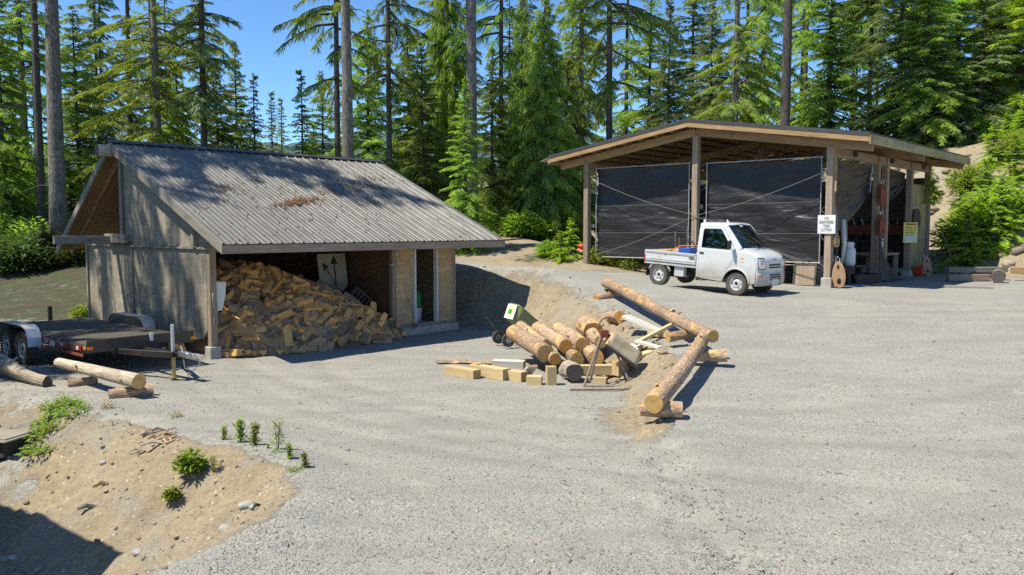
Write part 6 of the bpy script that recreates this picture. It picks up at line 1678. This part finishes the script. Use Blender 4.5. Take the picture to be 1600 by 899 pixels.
    b.build('sheets', M['pale_wood'], q)
    q = ld('blue_crate', 'blue plastic crate in the bed of the white truck', 'crate', -.58, -.42, z0 + .03)
    b = MB(); b.box((0, 0, .02), (.34, .30, .03))
    for sx, sy, wx, wy in ((-1, 0, .02, .32), (1, 0, .02, .32), (0, -1, .36, .02), (0, 1, .36, .02)): b.box((sx * .175, sy * .155, .19), (wx, wy, .36))
    b.build('crate_body', M['blue'], q, bevel=.008)
    q = ld('red_saw', 'red chainsaw lying in the bed behind the truck cab', 'chainsaw', -.45, .25, z0 + .28)
    b = MB(); b.box((0, 0, .14), (.34, .2, .22)); b.build('motor', M['red'], q, bevel=.04)
    b = MB(); b.path([(-.16, 0, .2), (-.26, 0, .26), (-.3, 0, .12), (-.16, 0, .05)], .022, 6); b.path([(.05, -.12, .1), (.07, -.13, .28), (.07, .13, .28), (.05, .12, .1)], .016, 6); b.build('handles', M['black'], q)
    b = MB(); b.prism([(.15, .08), (.58, .09), (.62, .12), (.58, .15), (.15, .16)], .015, lambda x, z, k: (x, k, z)); b.build('bar', M['steel'], q)
    q = ld('support_box', 'dark tool box under the red chainsaw in the truck bed', 'box', -.45, .25, z0 + .03)
    b = MB(); b.box((0, 0, .12), (.5, .5, .24)); b.build('box_body', M['grey_sheet'], q, bevel=.015)
    b = MB(); b.box((0, 0, .235), (.52, .52, .03)); b.build('lid', M['black'], q)
    q = ld('orange_strap', 'orange strap thrown over the side gate of the white truck', 'strap', -1.0, -.6, z0 + .3)
    b = MB(); b.path([(.75, .9, .10), (.4, .6, .12), (.1, .35, .12), (0, .12, .02), (-.06, -.09, -.0), (-.08, -.14, -.12)], .016, 5); b.build('webbing', M['orange'], q, smooth=True)
    for k, (x, y, h, lab) in enumerate(((-1.55, .45, .75, 'grey stake standing at the rear of the truck bed'), (-1.25, .60, .92, 'tall grey stake standing in the middle of the truck bed'), (-.95, -.25, .62, 'short rusty stake standing in the truck bed before the blue crate'))):
        q = ld('stake', lab, 'stake', x, y, z0 + .03); b = MB(); b.tube((0, 0, 0), (.0, .0, h), .018, 7); b.build('stake_bar', M['rust' if k == 2 else 'steel'], q)
    q = ld('hose_coil', 'black hose hoops lying over the plywood in the truck bed', 'hose', -1.3, .1, z0 + .3)
    b = MB(); b.path([(-.45, -.3, .02), (-.4, -.25, .2), (-.2, -.1, .33), (.1, .1, .3), (.4, .3, .15), (.5, .3, .02)], .016, 6); b.path([(-.3, .3, .02), (-.2, .32, .22), (.1, .34, .3), (.45, .2, .2), (.55, .1, .03)], .014, 6); b.build('hoops', M['black'], q, smooth=True)
    q = ld('red_board', 'red-brown board lying across the truck bed', 'board', -.85, .35, z0 + .31, R(15)); b = MB(); b.box((0, 0, .03), (.7, .2, .05)); b.build('board', M['warm_wood'], q)
truck()

# ------------------------------------------------------------------ shrubs, ferns and weeds
def leafy(name, seed, n, rx, rz_, lw, ll, up=.6, stems=8, shape='dome'):
    rs = np.random.RandomState(seed)
    u = rs.uniform(0, 1, n) ** .45; th = rs.uniform(0, 6.283, n); ph = np.arccos(rs.uniform(0.02, 1, n))
    if shape == 'dome': P = np.stack([u * rx * np.sin(ph) * np.cos(th), u * rx * np.sin(ph) * np.sin(th), .08 + u * rz_ * np.cos(ph)], 1)
    else:
        h = rs.uniform(.08, 1, n); P = np.stack([rx * (1.05 - h * .6) * rs.normal(0, .5, n), rx * (1.05 - h * .6) * rs.normal(0, .5, n), h * rz_], 1)
    # clumps
    c = P + 0; k = rs.randint(0, n, n); c = P * .75 + P[k % max(8, n // 14)] * .25
    D = np.stack([np.cos(th), np.sin(th), rs.normal(up, .5, n)], 1); D /= np.linalg.norm(D, axis=1)[:, None]
    N = np.stack([rs.normal(0, .5, n), rs.normal(0, .5, n), np.ones(n)], 1)
    v, f = ribbons(c, D, N, ll * rs.uniform(.5, 1.3, n), lw * rs.uniform(.6, 1.3, n), .35, 2, .15)
    root = bpy.data.objects.new(name, None)
    lv = np_mesh('leaves', v, f, M['l_shrub'], root)
    b = MB()
    for q in range(stems):
        a = rs.uniform(0, 6.28); r_ = rx * rs.uniform(.2, .75); b.path([(0, 0, -.05), (math.cos(a) * r_ * .4, math.sin(a) * r_ * .4, rz_ * .45), (math.cos(a) * r_, math.sin(a) * r_, rz_ * .85)], [.02 * rx + .003, .014 * rx + .002, .003], 5)
    b.build('stems', M['bark_dark'], root)
    return root
def preg(key, root, h): PROTO[key] = [root, h, False]
preg('bush1', leafy('shrub', 1, 2200, .9, 1.1, .055, .17), 1.1)
preg('bush2', leafy('shrub', 2, 1800, .8, 1.3, .05, .15, .9), 1.3)
preg('weed1', leafy('weed', 3, 420, .17, .26, .03, .085), .26)
preg('weed2', leafy('weed', 4, 210, .12, .5, .026, .10, 1.1, 5, 'col'), .5)
preg('weed4', leafy('weed', 14, 60, .22, .16, .03, .075, .5, 5), .16)
preg('weed3', leafy('weed', 5, 110, .12, .5, .016, .09, .3, 6, 'col'), .5)
k = 0
hill = [
 (1510, 385, 29.5, 2.2, 'sap1', 'young conifer with dark shaded foot at the bottom of the slope'),
 (1560, 380, 30.0, 2.6, 'sap1', 'broad young conifer at the bottom right of the slope'),
 (1535, 330, 32.5, 2.0, 'sap1', 'bright yellow-green young conifer in the middle of the slope'),
 (1496, 325, 32.5, 1.7, 'sap1', 'yellow-green young conifer halfway up the slope by the shed corner'),
 (1580, 325, 33.0, 2.0, 'sap1', 'large green young conifer right of the slope middle'),
 (1506, 285, 34.5, 1.4, 'bush2', 'leafy shrub under the tip of the right roof corner'),
 (1545, 292, 35.0, 1.7, 'sap1', 'young conifer high on the slope below the bare sandy patch'),
 (1590, 288, 35.5, 1.8, 'sap1', 'young conifer high at the right edge of the slope'),
 (1566, 248, 37.5, 1.3, 'sap1', 'bright little conifer on the crest right of the bare sandy patch'),
 (1602, 258, 37.5, 1.4, 'bush1', 'leafy shrub on the crest at the right edge'),
 (1620, 360, 31.0, 2.4, 'sap1', 'young conifer cut by the right edge of the photo'),
 (1515, 355, 31.0, 1.7, 'bush1', 'yellow-green leafy shrub between the lower young conifers'),
 (1555, 355, 31.2, 1.8, 'bush1', 'green leafy shrub right of the yellow-green one low on the slope')]
for px, py, Y_, H_, key, lab in hill:
    x = (px - 800) / F_PX * Y_; plant(key, x, Y_, H_, lab, 'shrub' if key[0] == 'b' else 'young conifer', wide=1.25 if key == 'sap1' else 1.15, name='shrub' if key[0] == 'b' else 'young_conifer')
rs = random.Random(8)
for q in range(46):
    x = rs.uniform(16.2, 26); Y_ = rs.uniform(29, 41)
    if ((x - 15.1) * .91 + (Y_ - 29.) * .41) < .9 or x / Y_ > .66: continue
    if Y_ > 35.5: continue
    if 800 + 1300 * x / Y_ < 1492 and Y_ < 34: continue
    plant(rs.choice(['sap1', 'sap1', 'bush1', 'bush2']), x, Y_, rs.uniform(.7, 1.5), 'green scrub plant crowding the steep slope right of the open shed', 'scrub', 'scrub on the steep slope', wide=1.3, name='slope_scrub', mat=rs.choice(['l_shrub', 'n_bright', 'n_bright', 'n_olive']))
for px, Y_, H_, key, lab, mt in (
    (876, 29.4, 1.15, 'sap1', 'bright young conifer left of the left front post of the open shed', None),
    (893, 30.2, 1.5, 'sap1', 'taller young conifer touching the left front post of the open shed', None),
    (860, 30.4, .7, 'bush1', 'low leafy bush at the left foot of the bright young conifer', None),
    (816, 36., 1.3, 'bush1', 'pale green bush at the end of the trail', 'l_shrub'),
    (795, 39., 2.6, 'bush2', 'loose green bush behind the pale one at the end of the trail', 'n_bright'),
    (842, 37., 1.6, 'bush1', 'low green bush right of the pale one at the end of the trail', 'n_olive'),
    (752, 37., 1.5, 'bush1', 'green bush above the right shed eave', 'n_bright'),
    (940, 29.4, .75, 'bush1', 'grassy weeds under the left tarp beside the post', 'l_weed'),
    (965, 29.0, .7, 'bush2', 'grassy weeds under the middle of the left tarp', 'l_weed'),
    (990, 28.6, .65, 'bush1', 'grassy weeds under the left tarp by the truck tail', 'l_weed'),
    (20, 32.5, 1.0, 'bush1', 'green bush at the left edge behind the trailer', 'n_painted_shade'),
    (58, 33.5, 1.1, 'bush2', 'leafy bush below the slim dark trunk', 'n_painted_shade'),
    (84, 33.0, .8, 'bush1', 'leafy bush at the foot of the bare trunks', 'n_painted_shade'),
    (126, 33.5, 1.3, 'bush2', 'bush close to the back corner of the plywood wall', 'n_painted_shade'),
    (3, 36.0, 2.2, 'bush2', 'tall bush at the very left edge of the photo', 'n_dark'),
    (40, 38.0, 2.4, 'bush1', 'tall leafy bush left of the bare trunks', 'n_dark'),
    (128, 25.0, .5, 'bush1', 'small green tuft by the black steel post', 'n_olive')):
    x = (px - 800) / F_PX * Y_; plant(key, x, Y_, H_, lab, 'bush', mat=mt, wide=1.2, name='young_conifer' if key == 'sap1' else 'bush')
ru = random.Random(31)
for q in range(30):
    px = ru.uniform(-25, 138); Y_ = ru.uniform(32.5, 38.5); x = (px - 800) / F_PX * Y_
    plant(ru.choice(['sap1', 'sap1', 'bush2', 'bush1']), x, Y_, ru.uniform(.7, 2.0), 'undergrowth plant at the shaded forest edge behind the trailer', 'undergrowth', 'undergrowth behind the trailer', mat=ru.choice(['n_painted_shade', 'n_dark', 'n_painted_shade', 'n_painted_shade', 'n_olive']), wide=1.25, name='undergrowth_plant')
def sprig(px, py, Y_, key, H_, lab, wide=1., mat='l_weed'):
    x = (px - 800) / F_PX * Y_; plant(key, x, Y_, H_, lab, 'weed', wide=wide, name='weed', mat=mat)
sprig(288, 726, 9.75, 'weed1', .30, 'round leafy weed, largest on the dirt mound', 1.05, 'l_shrub')
sprig(257, 748, 9.45, 'weed1', .17, 'small yellow-green weed lowest on the dirt mound', 1., 'l_shrub')
sprig(325, 728, 9.7, 'weed3', .27, 'sparse weed just right of the round leafy one', 1.1, 'l_shrub')
sprig(343, 690, 10.55, 'weed2', .25, 'little upright seedling leftmost on the mound rim')
sprig(369, 700, 10.35, 'weed2', .38, 'tall reddish-stemmed seedling on the mound rim')
sprig(392, 705, 10.2, 'weed2', .36, 'bushy seedling between the reddish one and the thin one')
sprig(428, 710, 10.0, 'weed3', .44, 'thin bare-stemmed seedling on the mound rim')
sprig(446, 733, 9.5, 'weed2', .26, 'dense little seedling second from the right on the mound rim')
sprig(470, 750, 9.15, 'weed2', .25, 'dense little seedling rightmost on the mound rim')
for q, (px, py, Y_) in enumerate(((68, 630, 12.9), (79, 626, 12.6), (94, 627, 13.1), (106, 630, 12.9), (118, 622, 12.5), (56, 643, 12.3), (75, 636, 12.1), (50, 656, 12.0), (62, 668, 11.6), (40, 676, 11.6), (60, 632, 12.6), (72, 628, 12.8), (85, 622, 13.0), (100, 622, 12.9), (112, 626, 12.7), (52, 650, 12.1), (45, 664, 11.8), (92, 634, 12.5), (66, 640, 12.3))):
    sprig(px, py, Y_, 'weed4', .13, 'low leafy weed in the green patch below the bleached log', 1.3, 'l_shrub')
for o in COL.objects:
    if o.get('label') == 'low leafy weed in the green patch below the bleached log': o['group'] = 'weeds in the green patch'
for q, (px, Y_, H_) in enumerate(((96, 12.0, .12), (475, 11.8, .05))): pass
for q in range(26):
    Y_ = rnd.uniform(8.6, 12.6); i = [k for k in range(len(RIM) - 1) if (RIM[k][1] - Y_) * (RIM[k + 1][1] - Y_) <= 0]
    if not i: continue
    p, r_ = RIM[i[0]], RIM[i[0] + 1]; f_ = (Y_ - p[1]) / (r_[1] - p[1] + 1e-6); x = p[0] + (r_[0] - p[0]) * f_ + rnd.gauss(-.25, .4)
    sprig(800 + x / Y_ * F_PX, 0, Y_, rnd.choice(['weed3', 'weed4', 'weed2']), rnd.uniform(.04, .12), 'tiny sprout along the rim of the dirt mound', rnd.uniform(.7, 1.3), rnd.choice(['l_weed', 'l_shrub', 'l_dry']))
for o in COL.objects:
    if o.get('label') == 'tiny sprout along the rim of the dirt mound': o['group'] = 'tiny sprouts along the mound rim'
# bark and root debris on the rim
def debris(lab, px, Y_, L_, r, rz, grp=None, mat='log_grey'):
    x = (px - 800) / F_PX * Y_; t = thing('wood_scrap', lab, 'wood scrap', (x, Y_, gz(x, Y_) + r * .5), rz, grp); b = MB()
    b.path([(-L_ / 2, 0, 0), (-L_ / 6, .04 * L_, .03), (L_ / 5, -.05 * L_, .0), (L_ / 2, .03, .02)], [r * .5, r, r * .8, r * .3], 7, 0, True, 1, .25); b.build('scrap', [M[mat], M['log_end_grey']], t)
for q in range(14):
    debris('brown bark scrap in the litter heap on the mound rim', 225 + rnd.uniform(-22, 42), 11.0 + rnd.uniform(-.35, .3), rnd.uniform(.1, .35), rnd.uniform(.012, .03), rnd.uniform(-.6, .9), 'bark scraps on the mound rim', 'log_bark' if q % 3 else 'log_grey')
debris('pale stick lying under the bark litter on the mound rim', 240, 10.75, .45, .03, .35)
debris('dark broken root lying on the dirt slope left', 128, 9.9, .3, .03, .5, None, 'bark')
debris('rusty brown bark piece on the dirt slope', 150, 10.2, .25, .035, .6, None, 'log_bark')
debris('brown stick half buried near the foot of the mound', 360, 8.1, .35, .03, .9, None, 'log_bark')
debris('small dark root on the lower dirt slope', 395, 8.4, .22, .02, 1.2, None, 'bark')
for q in range(26):
    Y_ = rnd.uniform(13.5, 19); i = np.interp(Y_, BY, TOE); j = np.interp(Y_, BY, TOP); x = i + (j - i) * rnd.uniform(.05, .95)
    debris('dark bark chip on the sandy bank between the log pile and the long log', 800 + x / Y_ * F_PX, Y_, rnd.uniform(.08, .3), rnd.uniform(.01, .025), rnd.uniform(0, 3), 'bark chips on the bank', 'log_bark')
for q, (px, py, Y_, s_) in enumerate(((376, 816, 8.6, .10), (390, 822, 8.5, .07), (342, 826, 8.3, .08), (200, 850, 8.7, .07), (254, 848, 8.3, .07), (150, 700, 10.6, .06), (700, 575, 16.2, .08))):
    x = (px - 800) / F_PX * Y_; bv, bf = ico(2); rs_ = np.random.RandomState(q); P = bv * (1 + .12 * np.sin(bv[:, [1, 2, 0]] * 3 + q)) * (1 + rs_.uniform(-.16, .16, (len(bv), 1))) * s_ * np.array([1.2, .9, .7])
    o = np_mesh('boulder', P * .8, bf, M['stone']); o.location = (x, Y_, gz(x, Y_) + s_ * .02)
    tag(o, ('pale grey stone, larger of the pair near the foot of the mound', 'pale grey stone, smaller of the pair near the foot of the mound', 'grey stone left of the pale pair', 'light stone at the tip of the big triangular shadow', 'flat pale stone on the lower dirt slope', 'pale stone on the upper dirt slope', 'grey stone by the edge of the shed shade')[q], 'stone')
n = 420
yy = 6. + 15 * nrs.uniform(0, 1, n) ** 1.3; xx = nrs.uniform(-.66, .68, n) * yy; k = poly_sd(xx, yy, RIM) < 0; xx, yy = xx[k], yy[k]; n = len(xx)
an = nrs.uniform(0, 6.28, n); v_, f_ = ribbons(np.stack([xx, yy, tz(xx, yy) + .012], 1), np.stack([np.cos(an), np.sin(an), 0 * an + .02], 1), np.stack([nrs.normal(0, .2, n), nrs.normal(0, .2, n), np.ones(n)], 1), nrs.uniform(.02, .10, n), nrs.uniform(.006, .018, n), .0, 2)
o = np_mesh('yard_litter', v_, f_, M['litter']); tag(o, 'brown twigs, chips and dead needles strewn over the gravel', 'litter', None, 'stuff')
# grey lidded box at the left edge
t = thing('lidded_box', 'grey timber box with an overhanging lid cut by the left edge of the photo', 'box', (-7.62, 12.0, gz(-7.4, 12.) + .10), R(-14))
b = MB()
for k in range(3): b.box((0, 0, .065 * k - .08), (.9, .5, .06))
b.build('box_side', M['dark_wood'], t)
b = MB(); b.box((.03, 0, .125), (1.0, .6, .025)); b.box((.0, .02, .148), (.94, .5, .018)); b.build('lid', M['grey_wood'], t, bevel=.004)

# house whose eave throws the triangular shadow (it stands left of the picture)
L3 = Vector((.95 * math.cos(R(60)), .31 * math.cos(R(60)), -math.sin(R(60)))).normalized()
tip = Vector((-4.24, 8.88, gz(-4.24, 8.88))); cn = tip - L3 * 5.2
d1 = Vector((-.80, .60, 0)); d2 = Vector((-.60, -.80, 0))
t = thing('neighbouring_house', 'grey house at the left, outside the picture, casting the triangular shadow', 'house', (cn.x, cn.y, gz(cn.x - 2, cn.y)), math.atan2(.60, -.80))
h = cn.z - t.location.z
b = MB(); b.hexa((3.5, 3.0, h - .1), (3.5, 0, 0), (0, 3.0, 0), (0, 0, .10)); b.build('roof', M['dark_roof'], t)
b = MB(); b.hexa((3.6, 3.2, (h - .2) / 2 - .5), (2.9, 0, 0), (0, 2.5, 0), (0, 0, (h - .2) / 2 + .5)); b.build('wall', M['grey_ply'], t)
b = MB(); b.hexa((3.5, .68, 1.4), (.5, 0, 0), (0, .03, 0), (0, 0, .6)); b.build('window', M['glass'], t)

# ------------------------------------------------------------------ sky, sun, camera
w = bpy.data.worlds.new('World'); scene.world = w; w.use_nodes = True
nt = w.node_tree; nt.nodes.clear()
sky = nt.nodes.new('ShaderNodeTexSky'); sky.sky_type = 'NISHITA'; sky.sun_disc = False
sky.sun_elevation = R(60); sky.sun_rotation = math.atan2(-.95, -.31); sky.altitude = 400; sky.air_density = .6; sky.dust_density = 0.; sky.ozone_density = 6.
bg = nt.nodes.new('ShaderNodeBackground'); bg.inputs[1].default_value = .15
wo = nt.nodes.new('ShaderNodeOutputWorld'); hsv = nt.nodes.new('ShaderNodeHueSaturation'); hsv.inputs['Saturation'].default_value = 1.12; hsv.inputs['Value'].default_value = .95; nt.links.new(sky.outputs[0], hsv.inputs['Color']); nt.links.new(hsv.outputs[0], bg.inputs[0]); nt.links.new(bg.outputs[0], wo.inputs[0])
sl = bpy.data.lights.new('sun', 'SUN'); sl.energy = 3.9; sl.angle = R(.53); sl.color = (1., .975, .92)
so = bpy.data.objects.new('sun', sl); COL.objects.link(so); so.rotation_euler = L3.to_track_quat('-Z', 'Y').to_euler(); so.location = (-20, 5, 30)
cam = bpy.data.cameras.new('camera'); cam.sensor_width = 36; cam.lens = F_PX / 1600 * 36; cam.clip_start = .1; cam.clip_end = 3000
co = bpy.data.objects.new('camera', cam); COL.objects.link(co); co.location = (0, 0, CAMZ); co.rotation_euler = (math.pi / 2 - PITCH, 0, 0)
scene.camera = co
scene.view_settings.view_transform = 'Standard'; scene.view_settings.look = 'None'; scene.view_settings.exposure = .95; scene.view_settings.gamma = 1
scene.view_settings.use_white_balance = True; scene.view_settings.white_balance_temperature = 7450; scene.view_settings.white_balance_tint = 6
scene.cycles.max_bounces = 7; scene.cycles.transparent_max_bounces = 12
scene.cycles.use_denoising = False
